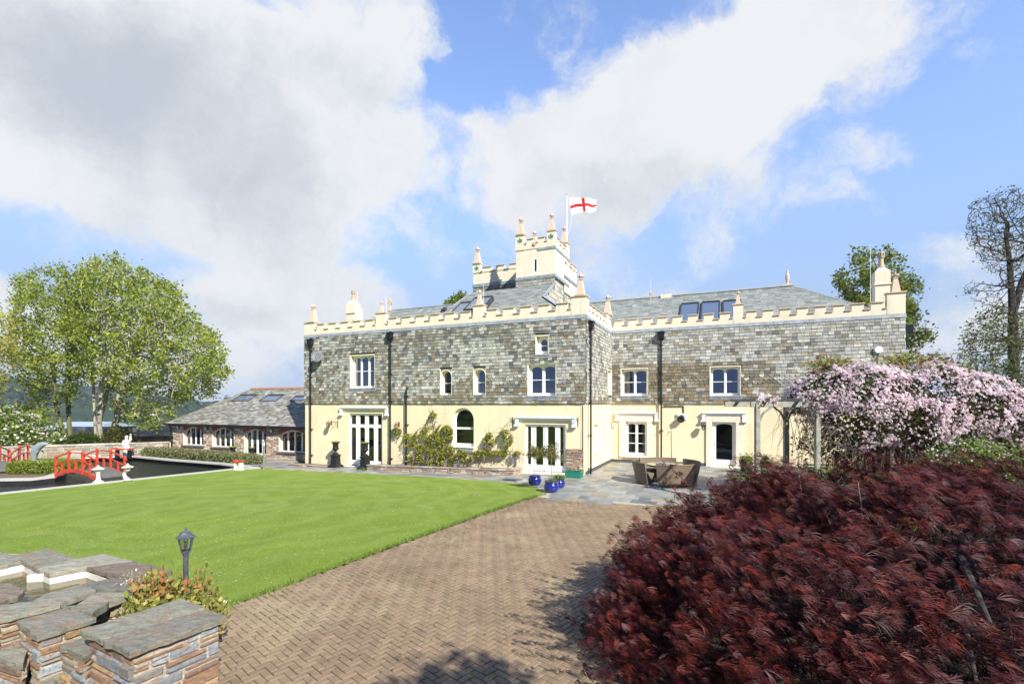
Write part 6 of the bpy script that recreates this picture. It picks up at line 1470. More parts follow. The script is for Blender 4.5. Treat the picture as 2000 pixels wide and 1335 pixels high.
A3=lambda x,y,Y:np.array(at(x,y,Y))
def hull_pts(n,poly,Yc,dY,rs,shell=True):
    """attractors inside an image-plane outline given a real depth Yc and thickness dY (elliptic section)"""
    xs=[p[0] for p in poly]; ys=[p[1] for p in poly]; out=[]
    cx,cy=sum(xs)/len(xs),sum(ys)/len(ys)
    while len(out)<n:
        x=rs.uniform(min(xs),max(xs)); y=rs.uniform(min(ys),max(ys))
        if not inpoly(x,y,poly): continue
        # thickness falls to zero towards the outline
        f=1.
        for s in (1.15,1.3,1.5):
            if not inpoly(cx+(x-cx)*s,cy+(y-cy)*s,poly): f=min(f,{1.15:.45,1.3:.65,1.5:.85}[s])
        out.append(A3(x,y,Yc+rs.uniform(-1,1)*dY*f))
    return np.array(out)
rs=np.random.RandomState(21)
# big sycamores: a pair of multi-stemmed trees whose crowns merge into one dome
Ys=38.
crownA=[(160,760),(150,700),(120,640),(130,560),(160,515),(205,500),(250,510),(300,535),(345,560),(375,610),(405,640),(435,665),(450,725),(425,770),(370,782),(300,778),(240,770),(200,760)]
attA=hull_pts(3400,crownA,Ys,6.5,rs); drp=hull_pts(150,[(210,780),(250,775),(345,790),(340,815),(300,835),(240,825)],Ys-2,3,rs)
attA=np.concatenate([attA,drp,hull_pts(160,[(380,700),(440,700),(458,742),(430,755),(380,760)],Ys-1,2.5,rs)]); attA=attA[(attA[:,2]>-9)|(attA[:,2]>3.1+(788-790)/FPX*Ys+0.5)|(rs.rand(len(attA))<.35)]
gA=[A3(186,880,Ys),A3(187,860,Ys),A3(186,835,Ys),A3(184,800,Ys),A3(183,770,Ys),A3(183,740,Ys),A3(180,705,Ys+.3)]
gA2=[A3(197,880,Ys-.3),A3(197,855,Ys-.3),A3(194,830,Ys-.4),A3(195,805,Ys-.5),A3(197,775,Ys-.6),A3(199,745,Ys-.7),A3(204,712,Ys-.8),A3(206,680,Ys-1)]
gA3=[A3(205,878,Ys-.2),A3(211,853,Ys-.3),A3(222,836,Ys-.4),A3(229,815,Ys-.5),A3(230,795,Ys-.6),A3(233,765,Ys-.7),A3(240,735,Ys-.9),A3(250,705,Ys-1.2)]
gA4=[A3(190,868,Ys+.2),A3(195,820,Ys+.5),A3(205,780,Ys+.9),A3(213,745,Ys+1.2),A3(219,700,Ys+1.5)]
lp=[(.21,.265,.03),(.26,.31,.042),(.315,.355,.06),(.15,.20,.022),(.34,.37,.08)]
tree('sycamore_tree','large broad-domed sycamore with several pale stems, bright green, right-hand of the pair','tree',[gA,gA2,gA3,gA4],attA,.55,3.2,.66,.019,31000,.112,lp,31,spread=.24,thr=.034,pw=2.3,clump=.75,iters=110)
crownB=[(130,775),(95,790),(60,790),(30,740),(12,680),(15,600),(25,545),(60,525),(110,520),(150,520),(185,560),(190,640),(170,720),(150,770)]
attB=np.concatenate([hull_pts(1900,crownB,Ys+1,5.,rs),hull_pts(150,[(20,790),(100,790),(105,815),(70,835),(25,830)],Ys-2,3,rs)])
gB=[A3(138,880,Ys),A3(131,862,Ys),A3(123,840,Ys),A3(115,815,Ys),A3(109,790,Ys),A3(107,760,Ys),A3(105,730,Ys),A3(104,700,Ys)]
gB2=[A3(146,880,Ys+.2),A3(139,862,Ys+.2),A3(136,840,Ys+.2),A3(134,810,Ys+.2),A3(133,780,Ys+.2),A3(131,745,Ys+.2),A3(134,700,Ys+.2),A3(137,665,Ys)]
tree('sycamore_tree','slimmer thin-leaved sycamore with two mossy stems, left-hand of the pair behind the wall','tree',[gB,gB2],attB,.55,3.2,.68,.018,17000,.105,lp,33,bark='barkmoss',spread=.25,thr=.034,pw=2.3,clump=.75,iters=110)
# golden tree at the frame's left edge
att=hull_pts(500,[(-90,870),(-100,600),(-40,570),(0,600),(35,650),(45,700),(30,740),(15,800),(-10,850)],33,4,rs)
tree('golden_leaved_tree','yellow-gold leaved tree cut by the left edge of the picture','tree',[[A3(-70,890,33),A3(-65,820,33),A3(-60,750,33),A3(-50,700,33)]],att,.6,3,.9,.015,7000,.10,[(.36,.34,.06),(.30,.32,.06),(.26,.31,.05),(.40,.32,.08)],35,spread=.3,thr=.035)
# blossom shrub
def shrub(name,label,cat,c,r,n,size,pal,seed,stems=8,group=None,mat_='leaf',shell=.55,aspect=.55,flower=None,lump=.35,zs=None,updir=.3):
    rs=np.random.RandomState(seed); e=empty(name,(c[0],c[1],c[2]),0,label,cat,group); mb=MB(); r=np.array(r,float)
    for k in range(stems):
        a=rs.uniform(0,6.28); d=Vector((math.cos(a)*r[0]*.6,math.sin(a)*r[1]*.6,r[2]*rs.uniform(1.,1.5))); mb.tube([(0,0,0),tuple(d*.45+Vector((0,0,.05))),tuple(d)],[.018*r[2]+.004,.01*r[2]+.003,.004],5)
    mb.build('stem',M['twig'],e)
    P=[]; 
    while len(P)<n:
        p=rs.normal(0,1,(n,3)); p/=np.linalg.norm(p,axis=1)[:,None]; q=shell+(1-shell)*rs.rand(n)**.6
        k=np.array([1+lump*noise.noise(Vector((x*2.2+seed,y*2.2,z*2.2))) + lump*.5*noise.noise(Vector((x*5+seed,y*5,z*5))) for x,y,z in p]); p=p*(q*k)[:,None]; p=p[p[:,2]>-.75]; P+=list(p)
    P=np.array(P[:n])*r+np.array([0,0,r[2]*.85]); leafcloud('foliage',P,size,pal,rs,e,aspect=aspect,mat_=mat_,updir=updir)
    if flower:
        nf,fs,fp=flower; p=rs.normal(0,1,(nf,3)); p/=np.linalg.norm(p,axis=1)[:,None]; p=p[p[:,2]>-.4]
        k=np.array([1+lump*noise.noise(Vector((x*2.2+seed,y*2.2,z*2.2))) + lump*.5*noise.noise(Vector((x*5+seed,y*5,z*5))) for x,y,z in p]); P=p*k[:,None]*rs.uniform(.85,1.04,(len(p),1))*r+np.array([0,0,r[2]*.85]); leafcloud('blossom',P,fs,fp,rs,e,aspect=.9,mat_='petal')
    return e
p=A3(30,860,31); shrub('blossom_shrub','big green shrub covered with white blossom at the left edge before the barn','shrub',(p[0]-.8,31,-.4),(2.6,2.0,1.75),14000,.085,[(.13,.20,.03),(.18,.26,.04),(.24,.30,.07),(.09,.14,.02)],41,flower=(1900,.075,[(.8,.76,.74),(.72,.64,.62)]))
p=A3(232,860,37); shrub('conifer_shrub','rounded brownish-green shrub behind the wall below the right sycamore','shrub',(p[0],37,-.5),(1.05,1.0,1.05),6000,.07,[(.07,.10,.02),(.10,.13,.02),(.16,.10,.04),(.05,.08,.02)],42)
for i,(x,Y,w,h,lab) in enumerate(((165,36,1.2,.8,'low dark shrub between the two sycamore trunks'),(118,35.4,1.1,.7,'low green shrub below the left sycamore trunks'))):
    p=A3(x,860,Y); shrub('bush',lab,'shrub',(p[0],Y,-.5),(w,.9,h),3500,.07,[(.06,.10,.015),(.10,.14,.02),(.05,.07,.02)],60+i)
# clipped hedge on the island
def hedge(name,label,cat,cx,cy,z,L,Wd,H,rz,n,size,pal,seed,rough=.05,group=None,mat_='leaf'):
    rs=np.random.RandomState(seed); e=empty(name,(cx,cy,z),rz,label,cat,group); P=rs.uniform(-1,1,(n,3)); ax=rs.choice(3,n,p=[.2,.35,.45]); s=np.sign(rs.uniform(-1,1,n)); P[np.arange(n),ax]=s*(1-abs(rs.normal(0,.07,n)))
    # round off
    q=np.abs(P); nrm=(q**5).sum(1)**.2; P=P/nrm[:,None]*np.maximum(q.max(1)*.0+1,0)[:,None]
    P=P*np.array([L/2,Wd/2,H/2])+np.array([0,0,H/2]); P+=rs.normal(0,rough,P.shape)*np.array([1,1,.6]); P=P[P[:,2]>.0]
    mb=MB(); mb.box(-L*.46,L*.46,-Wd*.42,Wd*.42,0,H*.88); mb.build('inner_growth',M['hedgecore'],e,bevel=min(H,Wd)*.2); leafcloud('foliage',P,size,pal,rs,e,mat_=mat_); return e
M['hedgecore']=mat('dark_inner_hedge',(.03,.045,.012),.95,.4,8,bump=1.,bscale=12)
c=gp(72,925); hedge('box_hedge','clipped yellow-green box hedge around the dolphin on the pond island','hedge',c.x-.1,c.y+.65,c.z,2.95,1.5,.60,.05,15000,.035,[(.20,.26,.03),(.26,.31,.04),(.14,.19,.02),(.32,.35,.07)],51)
# lavender bed before the garden room
c=gp(395,898); hedge('lavender_hedge','loose grey-green lavender hedge along the pond coping before the garden room','hedge',(gp(280,888).x+gp(505,907).x)/2,(gp(280,888).y+gp(505,907).y)/2+.15,-.40,11.6,1.0,.50,math.atan2(gp(505,907).y-gp(280,888).y,gp(505,907).x-gp(280,888).x),16000,.06,[(.20,.24,.08),(.14,.19,.06),(.26,.27,.12),(.24,.17,.13)],52,rough=.09)
# ---- beech behind the right-hand chimney
rs=np.random.RandomState(71); Yb=33.
att=hull_pts(700,[(1618,545),(1640,520),(1680,490),(1725,476),(1770,500),(1790,540),(1805,560),(1795,600),(1825,645),(1820,670),(1780,690),(1740,700),(1690,640),(1640,600),(1620,570)],Yb,4.,rs)
tree('beech_tree','wind-blown green beech rising behind the right chimney of the house','tree',[[A3(1745,880,Yb),A3(1744,800,Yb),A3(1740,740,Yb),A3(1735,690,Yb),A3(1728,640,Yb),A3(1722,600,Yb)]],att,.55,2.8,.75,.018,8000,.11,[(.12,.17,.02),(.14,.19,.025),(.18,.22,.03),(.22,.22,.05)],72,bark='barkdark',spread=.24,thr=.035,clump=.5)
att=hull_pts(120,[(870,600),(885,580),(908,572),(906,590),(895,606)],36,1.4,rs)
tree('treetop','small green treetop showing over the roof left of the tower','tree',[[A3(880,760,36),A3(884,680,36),A3(888,620,36)]],att,.4,2.8,.5,.012,2600,.10,[(.10,.15,.02),(.15,.21,.03),(.19,.23,.04)],73,spread=.2,thr=.03)
# ---- tall thinly leaved tree at the right edge
rs=np.random.RandomState(81); Yt=30.
att=np.concatenate([hull_pts(3600,[(1885,430),(1895,395),(1935,375),(1990,362),(2060,380),(2110,440),(2120,520),(2080,580),(2010,600),(1960,560),(1900,500),(1880,460)],Yt,4.5,rs),hull_pts(260,[(1880,560),(1900,545),(1960,570),(1975,600),(1930,600),(1875,580)],Yt,1.2,rs),hull_pts(2300,[(1880,640),(1935,600),(2060,610),(2130,680),(2120,790),(1960,790),(1880,760),(1860,720),(1875,690)],Yt,4.2,rs)])
tree('tall_bare_tree','tall dark tree at the right edge with thin spring leaf and bare twigs','tree',[[A3(1988,900,Yt),A3(1986,850,Yt),A3(1984,790,Yt),A3(1981,730,Yt),A3(1979,670,Yt),A3(1978,610,Yt),A3(1975,560,Yt),A3(1972,510,Yt),A3(1966,470,Yt)],[5,A3(1998,545,Yt+.3),A3(2016,505,Yt+.5),A3(2030,470,Yt+.5)]],att,.28,2.6,.29,.0085,22000,.075,[(.11,.14,.035),(.15,.17,.05),(.16,.15,.07),(.08,.12,.03)],82,bark='barkdark',spread=.16,thr=.02,pw=2.15,zdens=lambda P:np.where(P[:,2]<3.1+(788-600)/FPX*Yt,1.,.14),jit=.22)
# ---- wisteria on the cream wall
rs=np.random.RandomState(91); wi=empty('wisteria',(BX,BY,0),-HA,'wall-trained wisteria with lilac flower tails between the left and central french doors','climber')
def wpt(x,y,d): u,z=FM.px(x,y,d); q_=FM.p(u,z,d); return np.array(q_)
stems=[[(862,925),(855,900),(840,880),(815,862),(790,850),(770,838)],[(862,925),(858,890),(862,860),(850,835),(846,815)],[(865,925),(875,898),(890,885),(920,882),(960,884),(1000,882),(1014,886)],[(940,884),(948,865),(955,845)],[(985,884),(992,862),(985,845),(1000,840)],[(860,905),(835,895),(805,890),(790,905)],[(862,890),(880,872),(876,845),(868,830)],[(845,880),(825,850),(835,820),(846,800)],[(900,920),(920,902),(950,895)]]
mb=MB()
for s_ in stems: mb.tube([wpt(x,y,.07+.02*(i%2)) for i,(x,y) in enumerate(s_)],[.028-.02*i/len(s_) for i in range(len(s_))],6)
for k in range(170):
    s_=stems[rs.randint(len(stems))]; i=rs.randint(len(s_)-1); t=rs.rand(); x=s_[i][0]*(1-t)+s_[i+1][0]*t; y=s_[i][1]*(1-t)+s_[i+1][1]*t; dx,dy=rs.normal(0,20),rs.normal(-2,13)
    y2=min(y+dy,918); mb.tube([wpt(x,y,.07),wpt(x+dx*.5,min(y+dy*.5-3,915),.16),wpt(x+dx,y2,rs.uniform(.05,.25))],[.007,.005,.002],4)
mb.build('stem',M['twig'],wi)
cl=[(775,843,10,7,500),(800,860,16,14,700),(835,860,30,28,2300),(868,848,18,22,2300),(846,812,7,9,330),(830,890,35,14,1700),(880,885,25,14,1400),(905,890,22,10,1100),(955,862,10,18,900),(945,885,22,7,700),(985,884,30,6,800),(992,858,10,14,550),(1008,886,10,6,250),(985,845,12,7,300),(870,905,35,8,500),(800,905,15,8,300)]
P=[]
for x,y,rx,ry,n in cl:
    for k in range(int(n*1.05)):
        a=rs.uniform(0,6.28); q_=rs.rand()**.5; X=x+rx*q_*math.cos(a); Y_=min(y+ry*q_*math.sin(a),914)
        if noise.noise(Vector((X*.09,Y_*.09,3)))<-.18: continue
        P.append(wpt(X,Y_,abs(rs.normal(.12,.1))+.03))
leafcloud('foliage',P,.052,[(.32,.34,.06),(.27,.31,.05),(.38,.37,.09),(.36,.29,.10),(.18,.23,.035)],rs,wi,aspect=.42,updir=.1)
P=[];
for k in range(46):
    x,y,rx,ry,n=cl[rs.randint(2,len(cl))]; X=x+rs.uniform(-1,1)*rx; Y_=y+rs.uniform(-.3,1)*ry; L=rs.uniform(.12,.30); b0=wpt(X,min(Y_,905),.2)
    for j in range(int(60*L/.2)):
        t=rs.rand(); P.append(b0+np.array([rs.normal(0,.035*(1-t*.7)),rs.normal(0,.03),-t*L]))
leafcloud('flower_tail',P,.018,[(.48,.44,.66),(.60,.56,.74),(.42,.36,.60)],rs,wi,aspect=.8,mat_='petal')
# low plants in bed and on paths
for i,(x,y,n,lab) in enumerate(((830,920,240,'small green weed clump at the foot of the bed wall, left one'),(893,924,300,'small green weed clump at the foot of the bed wall, right one'),(708,920,120,'little green weed tuft on the path by the second urn'))):
    p=gp(x,y); e=empty('weed_clump',p,0,lab,'weed','weed clumps on the path'); leafcloud('foliage',np.c_[rs.normal(0,.16,n),rs.normal(0,.05,n),abs(rs.normal(0,.07,n))+.02],.03,[(.12,.24,.03),(.18,.3,.05)],rs,e)
# ---- pergola with pink clematis
PY=14.4; Zp0=.42
pg=empty('garden_pergola',(0,0,0),0,'weathered blue-grey timber pergola under the pink clematis','pergola')
posts=[(1479,PY,.13,3.12),(1535,PY+1.7,.13,3.1),(1596,PY-.1,.13,3.1),(1537,PY+3.1,.12,3.1),(1740,PY,.13,3.1),(1800,PY+1.8,.13,3.),(1868,PY,.13,3.1),(1941,PY-.6,.13,2.85)]
for x,Y,w,h in posts:
    X=(x-1000)/FPX*Y; mb=MB(); mb.box(X-w/2,X+w/2,Y-w/2,Y+w/2,.0,h); mb.build('post',M['wood'],pg,bevel=.008)
xa=(1479-1000)/FPX*PY; xb=(1941-1000)/FPX*PY+.4
for Y in (PY,PY+1.75):
    mb=MB(); mb.box(xa-.2,xb,Y-.035,Y+.035,3.0,3.16); mb.build('beam',M['wood'],pg,bevel=.006)
x=xa+.25
while x<xb: mb=MB(); mb.box(x-.03,x+.03,PY-.3,PY+2.2,3.161,3.26); mb.build('rafter',M['wood'],pg); x+=.95
for x,Y,w,h in posts[:3]:
    X=(x-1000)/FPX*Y
    for s in (-1,1):
        if x==1479 and s<0: continue
        mb=MB(); mb.tube([(X+s*.05,Y,2.55),(X+s*.18,Y,2.82),(X+s*.42,Y,3.0)],.035,6); mb.build('brace',M['wood'],pg)
cm=empty('clematis',(0,0,0),0,'huge mound of pale pink clematis flowers covering the pergola','climber')
lobes=[(1612,772,64,56,15.),(1680,795,85,82,14.6),(1750,812,80,80,14.6),(1820,798,95,86,14.6),(1890,806,85,72,14.4),(1950,830,52,70,14.2),(1578,780,38,32,15.),(1980,845,38,65,14.),(1690,748,60,34,15.),(1800,748,70,34,15.2),(1855,755,60,36,15.)]
def mound(n,rs,k0,k1,zlow=-9,front=False):
    P=[]; Nn=[]
    w=np.array([a*b for _,_,a,b,_ in lobes],float); w/=w.sum()
    while len(P)<n:
        i=rs.choice(len(lobes),p=w); x,y,rx,ry,Y=lobes[i]; c=A3(x,y,Y); sx=rx/FPX*Y; sz=ry/FPX*Y; sy=1.15
        d=rs.normal(0,1,3); d/=np.linalg.norm(d)
        if front and d[1]>.35: continue
        k=1+.22*noise.noise(Vector((d[0]*2+i,d[1]*2,d[2]*2+i)))+.12*noise.noise(Vector((d[0]*6,d[1]*6+i,d[2]*6)))
        q=c+d*np.array([sx,sy,sz])*k*rs.uniform(k0,k1)
        inside=False
        for j,(x2,y2,rx2,ry2,Y2) in enumerate(lobes):
            if j!=i:
                c2=A3(x2,y2,Y2); e_=(q-c2)/np.array([rx2/FPX*Y2,1.15,ry2/FPX*Y2])
                if (e_**2).sum()<.62*k0*k0: inside=True;break
        if inside or q[2]<zlow: continue
        P.append(q); Nn.append(d)
    return np.array(P),np.array(Nn)
rs=np.random.RandomState(101)
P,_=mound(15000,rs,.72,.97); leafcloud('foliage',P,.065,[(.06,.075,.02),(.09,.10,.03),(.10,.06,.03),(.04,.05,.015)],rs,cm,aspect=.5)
# dry stems hanging beneath
mb=MB()
for k in range(420):
    x=rs.uniform(1545,1990); Y=rs.uniform(14,16.2); z0=rs.uniform(2.2,3.3); X=(x-1000)/FPX*15; L=rs.uniform(.5,2.0); a=rs.uniform(-.5,.5); mb.tube([(X,Y,z0),(X+a*.5+rs.normal(0,.12),Y-.1,z0-L*.5),(X+a+rs.normal(0,.15),Y+rs.normal(0,.2),z0-L)],[.008,.006,.003],4)
mb.build('stem',M['twig'],cm)
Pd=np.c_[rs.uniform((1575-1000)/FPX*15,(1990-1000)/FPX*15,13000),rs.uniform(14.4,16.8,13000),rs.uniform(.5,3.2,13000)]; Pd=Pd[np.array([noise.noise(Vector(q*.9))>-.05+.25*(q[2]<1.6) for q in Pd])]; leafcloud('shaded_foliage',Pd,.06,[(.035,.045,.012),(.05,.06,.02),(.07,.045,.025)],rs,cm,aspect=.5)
def flowers(name,P,Nn,size,pal,rs,parent,up=.4,petals=4):
    n=len(P); N_=Nn+rs.normal(0,.45,(n,3))+np.array([0,-.25,up]); N_/=np.linalg.norm(N_,axis=1)[:,None]
    r=rs.normal(0,1,(n,3)); u=np.cross(N_,r); u/=np.linalg.norm(u,axis=1)[:,None]; v=np.cross(N_,u); s=(size*rs.uniform(.75,1.2,n))[:,None]; out=[]
    for k in range(petals):
        a=2*math.pi*k/petals; d=u*math.cos(a)+v*math.sin(a); w=-u*math.sin(a)+v*math.cos(a)
        out.append(np.stack([P,P+d*s*.6+w*s*.34+N_*s*.08,P+d*s-N_*s*.1,P+d*s*.6-w*s*.34+N_*s*.08],1))
    V=np.concatenate(out,0).reshape(-1,3); c=np.array(pal)[rs.randint(0,len(pal),n)]*rs.uniform(.9,1.08,(n,1)); return npmesh(name,V,4,np.concatenate([c]*petals,0),M['petal'],parent)
PK=[(.70,.55,.61),(.77,.66,.69),(.64,.49,.56),(.80,.72,.74),(.58,.43,.50)]
P,Nn=mound(21000,rs,.97,1.08,front=True)
kp=np.array([1.3*noise.noise(Vector(q*1.8))+.6*noise.noise(Vector(q*4.6))-.5*max(0,((3.0 if q[0]<11.6 else 2.45)-q[2]))+ .10>0 or rs.rand()<.12 for q in P]); flowers('flower',P[kp],Nn[kp],.042,PK,rs,cm).__setitem__('kind','stuff')
P,Nn=mound(1500,rs,1.0,1.13,front=True); P=P[P[:,2]<2.6]; Nn=Nn[:len(P)]; 
P2=np.c_[rs.uniform(7.3,7.9,70),rs.uniform(PY-.2,PY+.2,70),rs.uniform(3.05,3.4,70)]; flowers('flower',P2,np.tile([0,-.6,.6],(70,1)),.05,PK,rs,cm)
P,Nn=mound(900,rs,1.0,1.12); P=P[P[:,2]>3.9]; _=leafcloud('young_shoots',P+np.array([0,.3,.12]),.075,[(.20,.26,.05),(.26,.26,.07),(.26,.15,.07)],rs,cm); _['kind']='stuff'
# climbing rose shoots above the mound
for i,(x,y,w,lab) in enumerate(((1625,716,22,'young green shoots above the left of the clematis'),(1790,706,45,'young green shoots above the middle of the clematis'))):
    c=A3(x,y,15.6); e=empty('leafy_shoots',(0,0,0),0,lab,'climber','young shoots over the clematis'); n=900; P=c+rs.normal(0,1,(n,3))*np.array([w/FPX*15*.8,.35,.14]); leafcloud('foliage',P,.06,[(.20,.27,.05),(.28,.28,.07),(.28,.14,.07)],rs,e); mb=MB()
    for k in range(9): X=c[0]+rs.normal(0,w/FPX*12); mb.tube([(X,c[1],c[2]-.6),(X+.05,c[1],c[2]-.1),(X+rs.normal(0,.15),c[1],c[2]+.25)],[.01,.007,.003],4)
    mb.build('stem',M['twig'],e)
# shrubs at the right beyond the pergola
shrub('golden_shrub','big yellow-green shrub behind the last pergola post at the right edge','shrub',(15.6,17.5,.2),(2.3,1.6,1.55),13000,.07,[(.22,.26,.03),(.28,.30,.05),(.14,.18,.02),(.32,.30,.08)],111)
shrub('flowering_shrub','low green shrub dotted with tiny white flowers at the right edge','shrub',(12.6,13.0,.3),(1.9,1.2,.95),10000,.045,[(.16,.22,.05),(.22,.27,.08),(.10,.15,.03)],112,flower=(900,.03,[(.8,.78,.78),(.7,.62,.66)]))
shrub('leafy_shrub','dark green leafy shrub under the right part of the pergola','shrub',(12.9,16.2,.1),(2.2,1.0,1.05),8000,.06,[(.07,.11,.02),(.11,.16,.02),(.15,.18,.03)],113)
# raised bed of green perennials between terrace and maple
hb=empty('perennial_bed',(0,0,0),0,'bright green leafy perennials and dry stalks between the terrace and the red maple','plants'); n=13000
P=np.c_[rs.uniform(5.4,13.5,n),rs.uniform(9.6,13.2,n),rs.rand(n)]; hgt=np.array([1.35+.4*noise.noise(Vector((a*.8,b*.8,2))) for a,b in P[:,:2]]); hgt*=np.clip((P[:,0]-4.9)*.9,.3,1); P[:,2]=hgt*P[:,2]**.5; leafcloud('foliage',P,.055,[(.16,.26,.04),(.12,.20,.03),(.22,.30,.06),(.26,.28,.10)],rs,hb,aspect=.5)
mb=MB()
for k in range(170): X=rs.uniform(7,12.5);Y=rs.uniform(11,13.4);h=rs.uniform(1.2,2.0); a=rs.normal(0,.22); mb.tube([(X,Y,.2),(X+a*.4,Y,h*.6),(X+a,Y,h)],[.008,.006,.003],4)
mb.build('dry_stalk',mat('straw_stalk',(.52,.44,.28),.85,.2,9),hb)
mb=MB(); mb.box(5.2,16.,9.4,13.4,-.05,.12); mb.box(8.8,17,13.4,18.,-.05,.1); o=mb.build('flower_bed_soil',M['soil']); o['kind']='structure'
# planters near the glazed door and teal bench beneath pergola
for i,(x,Y,lab) in enumerate(((1458,21.5,'dark planter of green spikes nearest the glazed door'),(1493,21.2,'dark planter of leafy herbs right of the first pergola post'))):
    X=(x-1000)/FPX*Y; e=empty('planter',(X,Y,.03),0,lab,'plant pot','dark planters by the glazed door'); mb=MB(); mb.lathe([(.22,0),(.28,.42),(.31,.43),(.31,.48),(.27,.48),(.26,.42)],n=18); mb.build('pot_body',M['lampdark'],e,smooth=False); leafcloud('foliage',np.c_[rs.normal(0,.14,(500,2)),.5+abs(rs.normal(0,.14,500))],.06,[(.16,.25,.05),(.26,.32,.08),(.1,.17,.03)],rs,e,aspect=.3)
X=(1612-1000)/FPX*16.6; e=empty('slatted_bench',(X,16.6,.08),-.3,'teal green slatted garden bench in the shade beneath the clematis','bench'); tm=mat('teal_paint',(.03,.26,.20),.5,.1,5)
mb=MB(); [mb.box(-.6,.6,-.24+k*.1,-.24+k*.1+.07,.43,.455) for k in range(5)]; mb.build('seat',tm,e); mb=MB(); [mb.box(-.6,.6,.26,.29,.55+k*.1,.55+k*.1+.06) for k in range(4)]; mb.build('backrest',tm,e)
for sx in (-.57,.57):
    for sy in (-.22,.27): mb=MB(); mb.box(sx-.03,sx+.03,sy-.03,sy+.03,0,.9 if sy>0 else .62); mb.build('leg',tm,e)
    mb=MB(); mb.box(sx-.035,sx+.035,-.27,.29,.62,.65); mb.build('armrest',tm,e)
# ---- red laceleaf maple
mp_=empty('laceleaf_maple',(5.3,6.1,0),0,'large dark red laceleaf maple mound filling the lower right foreground','tree'); rs=np.random.RandomState(121)
MC=np.array([5.15,5.9,.25]); MR=np.array([4.25,3.25,2.22])
def mk(d): return 1+.11*noise.noise(Vector((d[0]*2.1+3,d[1]*2.1,d[2]*2.1)))+.12*noise.noise(Vector((d[0]*5.5,d[1]*5.5+9,d[2]*5.5)))
def msurf(n,lo,hi,vis=True):
    D=rs.normal(0,1,(n*3,3)); D/=np.linalg.norm(D,axis=1)[:,None]; D=D[D[:,2]>-.12]
    if vis: D=D[(D[:,1]<.55)|(D[:,2]>.25)]
    D=D[:n] if len(D)>=n else D; k=np.array([mk(d) for d in D]); q=k*rs.uniform(lo,hi,len(D)); return MC+D*MR*q[:,None],D
def sprays(name,P,D,L,wd,pal,parent,nl=6,wind=(.85,-.05,-.30),fan=.42,wk=1.0,var=.25,rand=.32):
    n=len(P); wind=np.array(wind); t=np.cross(D,rs.normal(0,1,(n,3))); t/=np.linalg.norm(t,axis=1)[:,None]
    ax=wind*wk+rs.normal(0,rand,(n,3))+D*.18; ax/=np.linalg.norm(ax,axis=1)[:,None]
    nn=D+rs.normal(0,.45,(n,3)); sd=np.cross(ax,nn); sd/=np.linalg.norm(sd,axis=1)[:,None]; nn=np.cross(sd,ax); out=[]; cs=[]
    LL=L*rs.uniform(.6,1.3,n); c0=np.array(pal)[rs.randint(0,len(pal),n)]*rs.uniform(1-var,1+var,(n,1))
    for j in range(nl):
        f=(j-(nl-1)/2)/((nl-1)/2); a=f*fan*2+rs.normal(0,.1,n); l=(LL*(1-.35*abs(f))*rs.uniform(.8,1.1,n))[:,None]
        d=ax*np.cos(a)[:,None]+sd*np.sin(a)[:,None]; w=(-ax*np.sin(a)[:,None]+sd*np.cos(a)[:,None])*wd*rs.uniform(.7,1.2,(n,1)); drop=-nn*l*.12+np.array([0,0,-1])*l*.10
        mid=P+d*l*.5+nn*l*.04; tip=P+d*l+drop; out.append(np.stack([P+d*l*.04,mid+w,tip,mid-w],1)); cs.append(c0*rs.uniform(.85,1.15,(n,1)))
    return npmesh(name,np.concatenate(out,0).reshape(-1,3),4,np.concatenate(cs,0),M['maple'],parent)
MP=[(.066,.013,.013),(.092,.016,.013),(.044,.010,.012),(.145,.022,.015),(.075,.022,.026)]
# canopy lies in overlapping drifts: cluster the leaf stalks along shoots
P,D=msurf(5600,.88,1.03); PP=[];DD=[]
for p,d in zip(P,D):
    if noise.noise(Vector(p*1.5))+.5*noise.noise(Vector(p*3.7))<-.22: continue
    a=np.array([.9,-.1,-.25])+rs.normal(0,.35,3); a/=np.linalg.norm(a); L=rs.uniform(.15,.5); m_=8
    for k in range(m_): PP.append(p+a*L*(k/m_)+rs.normal(0,.025,3)+np.array([0,0,-.10*(k/m_)**2])); DD.append(d)
sprays('foliage',np.array(PP),np.array(DD),.18,.0031,MP,mp_,fan=.24,rand=.26,wk=1.25,nl=7)
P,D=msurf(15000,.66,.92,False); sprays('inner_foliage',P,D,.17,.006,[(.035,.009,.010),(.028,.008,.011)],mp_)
# loose shoots breaking the outline
PP=[];DD=[];mb=MB()
tips=[(1205,1035,5.2),(1225,1065,5.1),(1262,985,6.),(1270,1010,5.8),(1290,930,6.2),(1300,905,6.4),(1480,880,6.6),(1462,915,6.4),(1420,925,6.2),(1380,935,6.),(1345,960,6.),(1500,900,6.4),(1560,890,6.6),(1640,888,6.6),(1720,885,6.8),(1800,880,6.8),(1870,878,6.8),(1930,885,6.8),(1150,1150,5.),(1130,1190,4.9),(1120,1240,4.8),(1118,1300,4.6),(1180,1110,5.1),(1690,878,6.8),(1820,890,6.),(1960,905,6.2),(1115,1330,4.2),(1125,1165,5.2)]
for x,y,Y in tips:
    t_=A3(x,y,Y); b0=MC+(t_-MC)*.88+np.array([0,0,-.15]); mid=(t_+b0)/2+np.array([rs.normal(0,.05),0,.02]); (mb.tube([b0,mid,t_],[.006,.004,.002],5) if x>1262 and y<1000 else None)
    for k in range(26): q=k/26; p=b0*(1-q)**2+2*mid*q*(1-q)+t_*q*q; PP.append(p+rs.normal(0,.025,3)); DD.append((t_-MC)/np.linalg.norm(t_-MC))
sprays('outer_shoots',np.array(PP),np.array(DD),.12,.0042,MP,mp_,rand=.4,fan=.3); mb.build('shoot',M['barkdark'],mp_).__setitem__('kind','stuff'); mb=MB()
